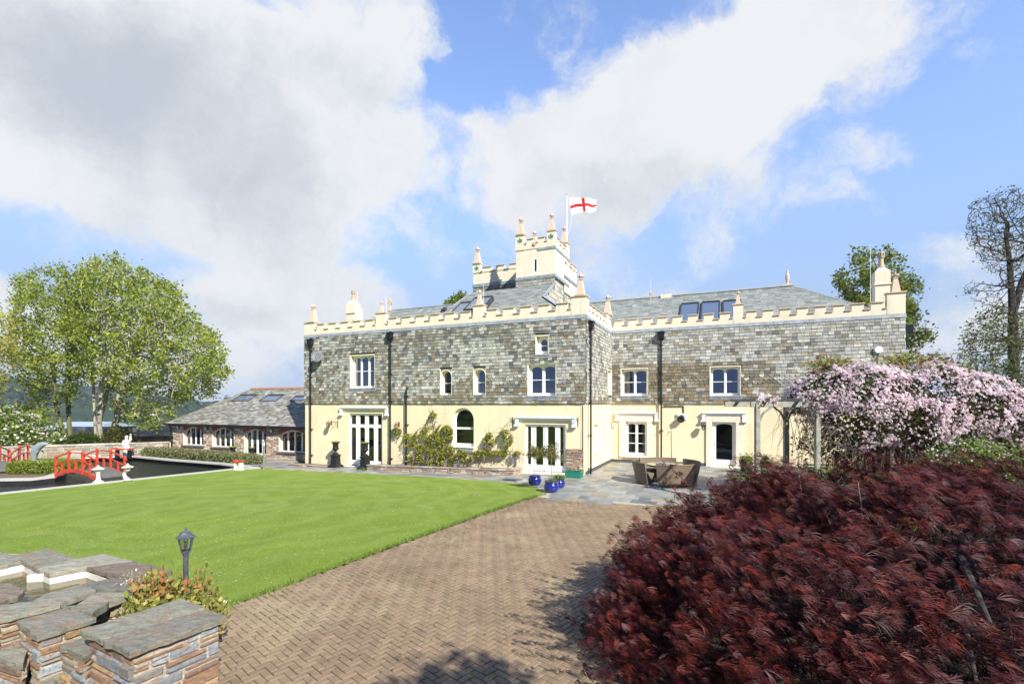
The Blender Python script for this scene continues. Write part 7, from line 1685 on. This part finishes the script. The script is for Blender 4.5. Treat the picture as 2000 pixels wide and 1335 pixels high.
for p,d in zip(*msurf(70,.86,.97)):   # pale and grey twigs showing through
    a=np.array([rs.normal(.3,.6),rs.normal(0,.4),rs.normal(.15,.45)]); L=rs.uniform(.1,.38); q=p+a*L; mb.tube([p-d*.2,(p+q)/2+rs.normal(0,.03,3),q],[.006,.0045,.0018],4)
mb.build('twig',M['bark'],mp_)['kind']='stuff'
mb=MB()
for k in range(16):
    a=rs.uniform(0,6.28); r_=rs.uniform(.6,.9); t_=MC+np.array([math.cos(a)*MR[0]*r_,math.sin(a)*MR[1]*r_,MR[2]*rs.uniform(.25,.65)]); b0=np.array([5.3,6.1,0]); m1=b0+np.array([math.cos(a)*.5,math.sin(a)*.5,1.0+.4*rs.rand()]); m2=(m1+t_)/2+np.array([0,0,.35]); mb.tube([b0,m1,m2,t_],[.10,.06,.035,.012],7)
mb.build('trunk',M['barkdark'],mp_); 
for o in kids(mp_): o.location=(-5.3,-6.1,0)
# ================================================================= FOREGROUND STONE POND, PILLARS, LAMP
PF_=[(3,(.27,.16,.095)),(2,(.24,.22,.19)),(3,(.25,.275,.30)),(2,(.31,.34,.365)),(2,(.34,.29,.21)),(2,(.21,.14,.11)),(1,(.34,.22,.11))]
PC_=[(4,(.24,.235,.18)),(2,(.22,.175,.13)),(3,(.29,.28,.22)),(2,(.19,.185,.15)),(1,(.25,.18,.12))]
def capstone(mb,poly,z,t,rs,over=0.,n=None,tilt=0.,crack=0):
    """rough slab with a ragged outline; poly in world xy"""
    pts=[]
    for i in range(len(poly)):
        a,b_=Vector(poly[i]),Vector(poly[(i+1)%len(poly)]); L=(b_-a).length; k=max(2,int(L/.07)); nn=Vector((-(b_-a).y,(b_-a).x))/L
        for j in range(k): q_=a.lerp(b_,j/k); w_=rs.uniform(-.018,.014) if j else 0; pts.append((q_.x+nn.x*w_,q_.y+nn.y*w_))
    c=(sum(p[0] for p in pts)/len(pts),sum(p[1] for p in pts)/len(pts)); n=len(pts); tx,ty=rs.uniform(-.012,.012),rs.uniform(-.012,.012)
    Z=lambda x,y,dz:z+dz+(x-c[0])*tx+(y-c[1])*ty+.004*noise.noise(Vector((x*9,y*9,1)))
    col=pick(rs,PC_); vs=[];
    for f,dz in ((.0,-t),(.0,-.01),(.012,0.)): vs+=[(x+(c[0]-x)*f,y+(c[1]-y)*f,Z(x,y,dz)) for x,y in pts]
    inner=[(x+(c[0]-x)*.5,y+(c[1]-y)*.5,Z(x,y,.003)+rs.uniform(-.003,.003)) for x,y in pts]; vs+=inner; vs.append((c[0],c[1],Z(c[0],c[1],.002)))
    fs=[tuple(range(n-1,-1,-1))]
    for r_ in range(3):
        for j in range(n): j2=(j+1)%n; fs.append((r_*n+j,r_*n+j2,(r_+1)*n+j2,(r_+1)*n+j))
    for j in range(n): fs.append((3*n+j,3*n+(j+1)%n,4*n))
    mb.add(vs,fs,col)
def stone_block(mb,poly,z0,z1,rs,w=.34,h=.11,skip=()):
    for i in range(len(poly)):
        if i in skip: continue
        a,b_=poly[i],poly[(i+1)%len(poly)]; a3=Vector((*a,0)); b3=Vector((*b_,0)); ex=(b3-a3).normalized(); F=Fr(a3,ex,Vector((ex.y,-ex.x,0)))
        rubble(mb,F,0,(b3-a3).length,z0,z1,0,w*.9,h*.72,PF_,rs=rs,gap=.022,dj=.022,mcol=(.46,.41,.32),inset=.014)
ZP=1.0
def gtop(x,y,z=ZP): Y=(CAMZ-z)*FPX/(y-HOR); return ((x-1000)/FPX*Y,Y)
M['stonef'].node_tree.nodes  # rust and lichen belong to the stone
def stonemat(name,rough=.75):
    m,nt,b=newmat(name); o=nd(nt,'ShaderNodeTexCoord').outputs['Object']; at_=nd(nt,'ShaderNodeAttribute',attribute_name='Col').outputs['Color']
    mpn=nd(nt,'ShaderNodeMapping'); mpn.inputs['Rotation'].default_value=(0,0,.6); mpn.inputs['Scale'].default_value=(1.3,3.2,9); nt.links.new(o,mpn.inputs[0])
    c=vmth(nt,'SCALE',at_,scale=mapr(nt,fbm(nt,mpn.outputs[0],5,8,.7),.28,.72,.6,1.4,False)).outputs[0]
    c=mixc(nt,mapr(nt,fbm(nt,mpn.outputs[0],2.6,7,.7,dist=.5),.52,.66,0,.75),c,(.30,.135,.055)); c=mixc(nt,mapr(nt,fbm(nt,mpn.outputs[0],3.7,6,.7),.58,.72,0,.4),c,(.14,.095,.08))
    c=mixc(nt,mapr(nt,fbm(nt,o,18,8,.85),.52,.62,0,.6),c,(.10,.085,.07)); c=mixc(nt,mapr(nt,fbm(nt,o,30,6,.85),.56,.66,0,.8),c,(.46,.46,.40)); c=mixc(nt,mapr(nt,fbm(nt,o,7,6,.75),.60,.70,0,.5),c,(.38,.40,.36)); c=mixc(nt,mapr(nt,fbm(nt,o,45,3,.8),.62,.75,0,.6),c,(.08,.075,.06))
    nt.links.new(c,b.inputs['Base Color']); b.inputs['Roughness'].default_value=rough; b.inputs['Specular IOR Level'].default_value=.35
    bn=nd(nt,'ShaderNodeBump'); bn.inputs['Strength'].default_value=.85; bn.inputs['Distance'].default_value=.02; h=mth(nt,'ADD',fbm(nt,mpn.outputs[0],9,8,.72),mth(nt,'MULTIPLY',fbm(nt,o,60,4,.7),.35)); nt.links.new(h,bn.inputs['Height']); nt.links.new(bn.outputs[0],b.inputs['Normal']); return m
M['capstone']=stonemat('lichened_slate_slab',.7); M['walls']=stonemat('rusty_walling_stone',.8)
rs_=random.Random(77)
sp=lambda *p:[gtop(x,y,z) for x,y,z in p]
# front pillar
c0,c1,c2,c3=gtop(253,1273),gtop(444,1202),gtop(353,1169),gtop(157,1229)
pil=empty('stone_pillar',(0,0,0),0,'square rubble stone pillar with a thick two-piece slate cap, nearest the camera','pillar')
cen=((c0[0]+c1[0]+c2[0]+c3[0])/4,(c0[1]+c1[1]+c2[1]+c3[1])/4); body=[(p[0]+(cen[0]-p[0])*.13,p[1]+(cen[1]-p[1])*.13) for p in (c0,c1,c2,c3)]
mb=MB(); stone_block(mb,body,-.05,ZP-.06,rs_,.30,.12); mb.build('pillar_body',M['walls'],pil)
m03=Vector(c0).lerp(Vector(c3),.52); m12=Vector(c1).lerp(Vector(c2),.42); g_=.012
mb=MB(); capstone(mb,[c0,c1,(m12.x,m12.y),(m03.x,m03.y)],ZP,.055,rs_); o=mb.build('cap_slab',M['capstone'],pil)
m03b=m03.lerp(Vector(c3),.05); m12b=m12.lerp(Vector(c2),.05); mb=MB(); capstone(mb,[(m03b.x,m03b.y),(m12b.x,m12b.y),c2,c3],ZP+.004,.05,rs_); mb.build('cap_slab',M['capstone'],pil)
mb=MB(); k=[(p[0]+(cen[0]-p[0])*.05,p[1]+(cen[1]-p[1])*.05) for p in (c0,c1,c2,c3)]; mb.add([(x,y,ZP-.055) for x,y in k]+[(x,y,ZP-.018) for x,y in k],[(4,5,6,7),(0,1,5,4),(1,2,6,5),(2,3,7,6),(3,0,4,7)]); mb.build('cap_mortar',M['mortar'],pil)
# second, lower pillar and a stub between them
def pillar(quad,z,label,zb=-.05):
    e=empty('stone_pillar',(0,0,0),0,label,'pillar'); q_=[gtop(x,y,z) for x,y in quad]; cen=(sum(p[0] for p in q_)/4,sum(p[1] for p in q_)/4); b_=[(p[0]+(cen[0]-p[0])*.14,p[1]+(cen[1]-p[1])*.14) for p in q_]
    mb=MB(); stone_block(mb,b_,zb,z-.05,rs_,.26,.11); mb.build('pillar_body',M['walls'],e); mb=MB(); capstone(mb,q_,z,.05,rs_); mb.build('cap_slab',M['capstone'],e); return e
pillar([(73,1241),(188,1204),(136,1185),(32,1212)],.93,'stone pillar with a single grey-green slate cap, left of the nearest one')
pillar([(165,1284),(215,1250),(182,1238),(115,1258)],.80,'short stone stub with a small brown slab, wedged between the two pillars')
pillar([(45,1296),(60,1254),(20,1242),(-8,1280)],.70,'low stone stub with a brown slab at the left edge of the picture')
pillar([(118,1333),(142,1300),(118,1288),(76,1312)],.48,'lowest small slab-topped stone step before the pillars')
# raised pond
po=empty('raised_stone_pond',(0,0,0),0,'raised stone pond with slate slab rim, notched corner and white liner','pond')
Zr=.98
out_=sp((-420,1150,Zr),(-420,1058,Zr),(-60,1062,Zr),(0,1076,Zr),(20,1083,Zr),(95,1070,Zr),(150,1090,Zr),(200,1082,Zr),(337,1116,Zr),(262,1152,Zr),(120,1178,Zr),(0,1210,Zr),(-200,1262,Zr))
inn_=sp((-200,1145,Zr),(-160,1115,Zr),(0,1105,Zr),(43,1095,Zr),(72,1110,Zr),(62,1121,Zr),(96,1120,Zr),(168,1107,Zr),(222,1125,Zr),(36,1166,Zr),(48,1152,Zr),(12,1140,Zr),(-60,1168,Zr),(-160,1185,Zr))
mb=MB(); stone_block(mb,[gtop(-60,1225,Zr),gtop(0,1208,Zr),gtop(120,1176,Zr),gtop(262,1150,Zr),gtop(330,1118,Zr),gtop(200,1086,Zr),gtop(-60,1066,Zr)],-.1,Zr-.06,rs_,.3,.11,skip=(6,)); mb.build('pond_wall',M['walls'],po)
slabs=[[(95,1070),(150,1091),(72,1109),(43,1094),(22,1084)],[(152,1091),(200,1082),(262,1096),(168,1106),(97,1119),(74,1110)],[(264,1096),(337,1116),(300,1133),(224,1124),(170,1107)],[(298,1134),(262,1152),(190,1150),(160,1140),(222,1126)],[(188,1152),(120,1178),(60,1176),(86,1160),(158,1141)],
 [(118,1180),(0,1209),(-40,1200),(-30,1185),(58,1177)],[(20,1083),(42,1094),(0,1104),(-60,1108),(-60,1072),(0,1076)],[(-62,1073),(-62,1108),(-160,1114),(-160,1068)],[(10,1139),(48,1153),(36,1165),(-20,1184),(-60,1178),(-60,1150)],[(-42,1202),(-32,1186),(-64,1180),(-170,1205),(-170,1250)]]
for i,s_ in enumerate(slabs):
    mb=MB(); q_=[gtop(x,y,Zr) for x,y in s_]; 
    A=sum(q_[k][0]*q_[(k+1)%len(q_)][1]-q_[(k+1)%len(q_)][0]*q_[k][1] for k in range(len(q_)))
    if A<0: q_=q_[::-1]
    capstone(mb,q_,Zr+.006*(i%3),.055,rs_); mb.build('rim_slab',M['capstone'],po)
wat=[gtop(x,y,Zr-.13) for x,y in ((-160,1120),(0,1112),(43,1100),(100,1124),(168,1112),(262,1132),(190,1158),(36,1182),(-60,1195),(-160,1200))]
m,nt,b=newmat('amber_pond_water'); o_=nd(nt,'ShaderNodeTexCoord').outputs['Object']; nt.links.new(mixc(nt,mapr(nt,fbm(nt,o_,1.6,4,.6),.4,.65),(.12,.085,.022),(.035,.04,.014)),b.inputs['Base Color']); b.inputs['Roughness'].default_value=.05; b.inputs['Specular IOR Level'].default_value=.6
bn=nd(nt,'ShaderNodeBump'); bn.inputs['Strength'].default_value=.25; bn.inputs['Distance'].default_value=.02; nt.links.new(fbm(nt,o_,7,3,.5),bn.inputs['Height']); nt.links.new(bn.outputs[0],b.inputs['Normal'])
big=[gtop(x,y,Zr-.13) for x,y in ((-170,1090),(0,1085),(95,1085),(180,1098),(300,1126),(262,1145),(120,1176),(0,1200),(-170,1235))]
o=flat('pond_water',big,Zr-.13,m); o.parent=po
lin=MB(); L_=[(-60,1108),(0,1104),(43,1094.5),(73,1110),(97,1119.5),(168,1106.5),(223,1125),(158,1141),(86,1160),(36,1166)]
q_=[gtop(x,y,Zr) for x,y in L_]; cx=sum(p[0] for p in q_)/len(q_)
for k in range(len(q_)-3):
    a,b_=q_[k],q_[k+1]; lin.quad((a[0],a[1],Zr-.055),(b_[0],b_[1],Zr-.055),(b_[0]*.97+gtop(100,1135)[0]*.03,b_[1]*.97+gtop(100,1135)[1]*.03,Zr-.16),(a[0]*.97+gtop(100,1135)[0]*.03,a[1]*.97+gtop(100,1135)[1]*.03,Zr-.16))
lin.build('white_liner',mat('stained_white_liner',(.62,.60,.52),.6,.2,4,stain=(.30,.24,.12),stain_scale=3),po)
lip=MB(); a,b_,c_=gtop(60,1121,Zr-.05),gtop(96,1119,Zr-.05),gtop(170,1108,Zr-.05); 
for p,q2 in ((a,b_),(b_,c_)): lip.beam((p[0],p[1]-.03,Zr-.09),(q2[0],q2[1]-.03,Zr-.09),.05,.09)
lip.build('spill_lip',M['plaster'],po)
# sloping flat bed of stones between pond and pillars
mb=MB(); s_=[[(190,1152),(262,1153),(215,1172),(150,1180)],[(148,1181),(213,1173),(180,1196),(122,1184)]]
for q in s_:
    q_=[gtop(x,y,Zr-.03) for x,y in q]; A=sum(q_[k][0]*q_[(k+1)%4][1]-q_[(k+1)%4][0]*q_[k][1] for k in range(4)); capstone(mb,q_ if A>0 else q_[::-1],Zr-.03,.08,rs_)
mb.build('ledge_slab',M['capstone'],po)
# ---- garden lamp post
P=at(363,1150,6.15); base=(P.x,6.15,gz(P.x,6.15)+.02); lp_=empty('garden_lamp_post',base,.3,'short black lamp post with a weathered hexagonal lantern behind the glossy shrub','lamp post')
mb=MB(); mb.lathe([(.09,0),(.09,.02),(.05,.04),(.032,.06),(.03,1.17),(.036,1.175),(.036,1.20),(.05,1.21),(.05,1.22)],n=14); mb.build('post',M['lampmetal'],lp_)
mb=MB(); z=1.22; n=6
mb.lathe([(.052,z),(.058,z+.01),(.058,z+.02)],n=6)
for k in range(6): t=k*math.pi/3; mb.beam((.055*math.cos(t),.055*math.sin(t),z+.015),(.085*math.cos(t),.085*math.sin(t),z+.175),.009,.009)
mb.lathe([(.088,z+.172),(.115,z+.178),(.117,z+.188),(.08,z+.215),(.055,z+.25),(.02,z+.262),(.012,z+.275),(.018,z+.285),(.008,z+.305)],n=6); mb.build('lantern_frame',M['lampmetal'],lp_)
mb=MB(); mb.lathe([(.053,z+.02),(.082,z+.172)],n=6); mb.build('lantern_glass',M['clear'],lp_); mb=MB(); mb.lathe([(.015,z+.02),(.015,z+.06)],n=8); mb.ball((0,0,z+.10),.024,10,8,(1,1,1.7)); mb.build('bulb',M['pale'],lp_,smooth=True)
# ---- glossy shrub by the lamp (large near leaves, red tips)
M['glossleaf']=leafmat('glossy_shrub_leaf',trans=.25,rough=.28,spec=.6)
def near_shrub(name,label,c,r,n,size,pal,seed,tip=None,up=.5):
    rs=np.random.RandomState(seed); e=empty(name,c,0,label,'shrub'); mb=MB(); P=[];D=[]
    for k in range(int(n/14)):
        a=rs.uniform(0,6.28); q=rs.rand()**.5; t_=np.array([math.cos(a)*r[0]*q,math.sin(a)*r[1]*q,r[2]*(1-.55*q*q)*rs.uniform(.75,1.12)]); b0=t_*np.array([.5,.5,0])+np.array([0,0,.05]); mid=(b0+t_)/2; mb.tube([b0,mid,t_],[.008,.005,.002],4)
        for j in range(14): f=.45+.6*j/14; p=b0*(1-f)+t_*f; P.append(p+rs.normal(0,.03,3)); d=rs.normal(0,1,3)+np.array([0,0,up*(1+j/8)]); D.append(d/np.linalg.norm(d))
    mb.build('stem',M['twig'],e); P=np.array(P);D=np.array(D)
    nn=rs.normal(0,1,P.shape); sd=np.cross(D,nn); sd/=np.linalg.norm(sd,axis=1)[:,None]; nn=np.cross(sd,D); s=(size*rs.uniform(.6,1.25,len(P)))[:,None]
    V=np.stack([P,P+D*s*.35+sd*s*.26+nn*s*.06,P+D*s*.75+sd*s*.2+nn*s*.04,P+D*s*1.05-nn*s*.05,P+D*s*.75-sd*s*.2+nn*s*.04,P+D*s*.35-sd*s*.26+nn*s*.06],1).reshape(-1,3)
    c_=np.array(pal)[rs.randint(0,len(pal),len(P))]*rs.uniform(.8,1.2,(len(P),1))
    if tip is not None:
        hz=P[:,2]/r[2]; k=(hz>.75)&(rs.rand(len(P))<.33); c_[k]=np.array(tip)*rs.uniform(.7,1.2,(k.sum(),1))
    npmesh('foliage',V,6,c_,M['glossleaf'],e); return e
YG=[(.24,.27,.05),(.16,.20,.035),(.32,.30,.07),(.20,.22,.06),(.38,.30,.08)]
P=at(318,1150,5.55); near_shrub('glossy_shrub','glossy yellow-green shrub with coppery tips behind the nearest pillar',(P.x-.1,5.65,.30),(.52,.34,.78),4200,.075,YG,131,(.40,.17,.06))
P=at(405,1160,6.1); near_shrub('glossy_shrub','coppery young shrub right of the lamp post, standing against the drive',(P.x,6.0,0.02),(.27,.24,.98),1500,.06,YG,133,(.42,.16,.06),up=1.)
P=at(250,1140,5.6); near_shrub('variegated_shrub','small pale pink variegated shrub spilling over the pond rim',(P.x,5.72,.55),(.34,.25,.52),2600,.028,[(.50,.44,.34),(.40,.40,.24),(.55,.42,.36),(.30,.32,.14)],134)
# ---- trees behind the photographer whose shade falls on the drive
rs=np.random.RandomState(141)
att=ellpts(240,(4.5,-2.7,5.6),(2.0,1.5,1.3),rs); tree('shade_tree','broad leafy garden tree standing to the right behind the camera','tree',[[(5.4,-3.6,0),(5.3,-3.5,1),(5.1,-3.3,2.2),(4.9,-3.1,3.2),(4.7,-2.9,4.2)]],att,.3,2,.4,.012,9000,.09,GREEN,142,spread=.2,thr=.03)
# ---- leaf litter and grit on the drive
rs=np.random.RandomState(145); N=420; Y=3.5+rs.rand(N)**1.3*13; X=rs.uniform(-.75,.35,N)*Y; k=npin(X,Y,dv0); X,Y=X[k],Y[k]
P=np.c_[X,Y,np.array([gz(a,b)+.028 for a,b in zip(X,Y)])]; _=leafcloud('leaf_litter',P,.014,[(.10,.06,.03),(.20,.14,.06),(.30,.24,.14),(.07,.05,.03),(.16,.05,.03)],rs,None,updir=2.); _['kind']='stuff'
o=sheet('flower_bed_soil',[(2.2,1.2),(1.9,4.),(2.4,7.5),(4.5,9.6),(14,9.6),(14,.5),(4,.5)],.03,M['soil']); o['kind']='structure'
# ---- far woods and hedgerow trees
rs=np.random.RandomState(151); V=[];C_=[]
def clumpleaf(cx,cy,cz,R0,H0,n,pal):
    d=rs.normal(0,1,(n,3)); d/=np.linalg.norm(d,axis=1)[:,None]; d[:,2]=abs(d[:,2]); P=np.array([cx,cy,cz])+d*np.array([R0,R0,H0])*rs.uniform(.7,1.1,(n,1)); s=R0*(.34 if n<50 else .17); u=np.cross(d,rs.normal(0,1,(n,3))); u/=np.linalg.norm(u,axis=1)[:,None]; w=np.cross(d,u); V.append(np.stack([P-u*s,P+w*s,P+u*s,P-w*s],1)); C_.append(np.array(pal)[rs.randint(0,len(pal),n)]*rs.uniform(.75,1.25,(n,1)))
DK=[(.035,.06,.018),(.05,.08,.02),(.028,.05,.018)]; LT=[(.12,.17,.03),(.09,.13,.03),(.16,.18,.05)]
cnt=0
while cnt<1300:
    a=R(rs.uniform(-52,-24)); r=rs.uniform(190,1150); x,y=math.sin(a)*r,math.cos(a)*r; n_=noise.noise(Vector((x*.006,y*.006,11)))
    band_=abs(noise.noise(Vector((x*.004+5,y*.004,2))))<.035
    if not(n_>.12 or band_ or (r<300 and rs.rand()<.25)): continue
    R0=rs.uniform(3,6)*(1.+r/900); clumpleaf(x,y,terr(x,y)-R0*.2,R0,R0*rs.uniform(.9,1.4),110 if r<480 else 34,LT if (r<420 and rs.rand()<.6) else DK); cnt+=1
o=npmesh('far_woodland',np.concatenate(V,0).reshape(-1,3),4,np.concatenate(C_,0),M['leaf']); o['kind']='stuff'
for i,(x,Y,w,lab) in enumerate(((268,430,4,'long low white farmhouse on the far valley side, middle one of three'),(234,440,2.6,'small white cottage seen between sycamore branches, leftmost of three'),(297,470,3.2,'small white cottage on the valley side, rightmost of three'))):
    X=(x-1000)/FPX*Y; z=terr(X,Y)+1.; e=empty('far_cottage',(X,Y,z),.2,lab,'house','white houses across the valley'); mb=MB(); mb.box(-w,w,-3.5,3.5,-3,3.); mb.build('wall',M['white'],e); mb=MB(); mb.add([(-w-.4,-4,3.),(w+.4,-4,3.),(w+.4,4,3.),(-w-.4,4,3.),(-w,0,5.2),(w,0,5.2)],[(0,1,5,4),(2,3,4,5),(1,2,5),(3,0,4)]); mb.build('roof',M['oldslate'],e)
hz_=MB(); hz_.box(-1300,1300,-60,3650,-60,75)
m=bpy.data.materials.new('valley_haze'); m.use_nodes=True; nt=m.node_tree; nt.nodes.clear(); pv=nd(nt,'ShaderNodeVolumePrincipled'); pv.inputs['Color'].default_value=(.62,.74,.92,1); pv.inputs['Density'].default_value=.00028; ou=nd(nt,'ShaderNodeOutputMaterial'); nt.links.new(pv.outputs[0],ou.inputs['Volume'])
if HAZE: o=hz_.build('haze',m); o['kind']='stuff'
# ---- flag and pole
P=FT.p(0,0,0); up,_=FTr.px(1104,440,-.25); 
Q=FTr.p(up,0,-.15); X,Y=H2W(Q.x,Q.y); px_=(X/Y)*FPX+1000
zt=CAMZ+(HOR-381)/FPX*Y; fp=empty('flagpole',(X,Y,zpar-.1),0,'white flagpole on the turret flying a white flag with a red cross','flagpole'); h=zt-zpar+.1; mb=MB(); mb.tube([(0,0,0),(0,0,h)],[.035,.022],8); mb.build('pole',M['white'],fp); mb=MB(); mb.ball((0,0,h+.04),.055,10,6,(1,1,.7)); mb.build('finial',M['cope'],fp)
fw_,fh_=1.78,1.05; nx,nz=40,22; vs=[];fs=[];cs=[]
for j in range(nz+1):
    for i in range(nx+1):
        s=i/nx; t=j/nz; lx=s*fw_*.98; y_=.14*math.sin(s*7.5+t*1.2)*(.25+s); zz=-t*fh_*(1-.18*s)-.10*s+.05*math.sin(s*6.)-.02*math.sin(s*15+t*3)+.16*s*t; 
        vs.append((.12+.18*t*(1-s)+lx*.96,y_,h-.18+zz+(.10*s)))
for j in range(nz):
    for i in range(nx):
        a=j*(nx+1)+i; fs.append((a,a+nx+1,a+nx+2,a+1)); s=(i+.5)/nx; t=(j+.5)/nz; cs.append((.62,.03,.03) if abs(s-.5)<.06 or abs(t-.5)<.105 else (.8,.8,.82))
mb=MB(); mb.v=vs; mb.f=fs; mb.c=cs; m=leafmat('flag_cloth',trans=.3,rough=.8,spec=.1); o=mb.build('flag',m,fp,smooth=True)
mb=MB(); mb.tube([(.12,0,h-.18),(.02,0,h-.1)],.006,4); mb.tube([(.30,0,h-.18-fh_),(.28,.03,h-1.6),(.18,0,h-2.1),(.04,0,h-2.4)],.007,4); mb.build('halyard',M['white'],fp)
# thin aerials
for i,(F,x,yt,yb,d,lab) in enumerate(((FM,698,570,600,-1.8,'thin white aerial beside the left chimney'),(FM,944,556,600,-1.2,'thin white aerial beside the middle parapet finial'),(FW,1271,540,575,-4.2,'thin white aerial over the ridge chimney pot'),(FW,1700,477,560,-2.0,'tall thin white aerial left of the right chimney'),(FM,754,577,600,-.8,'thin white aerial beside the left parapet finial'))):
    u,z1=F.px(x,yt,d); z0=6.7; Q=F.p(u,0,d); X,Y=H2W(Q.x,Q.y); mb=MB(); mb.tube([(0,0,0),(0,0,z1-z0)],[.014,.008],5); o=mb.build('aerial',M['white']); o.location=(X,Y,z0); tag(o,lab,'aerial')
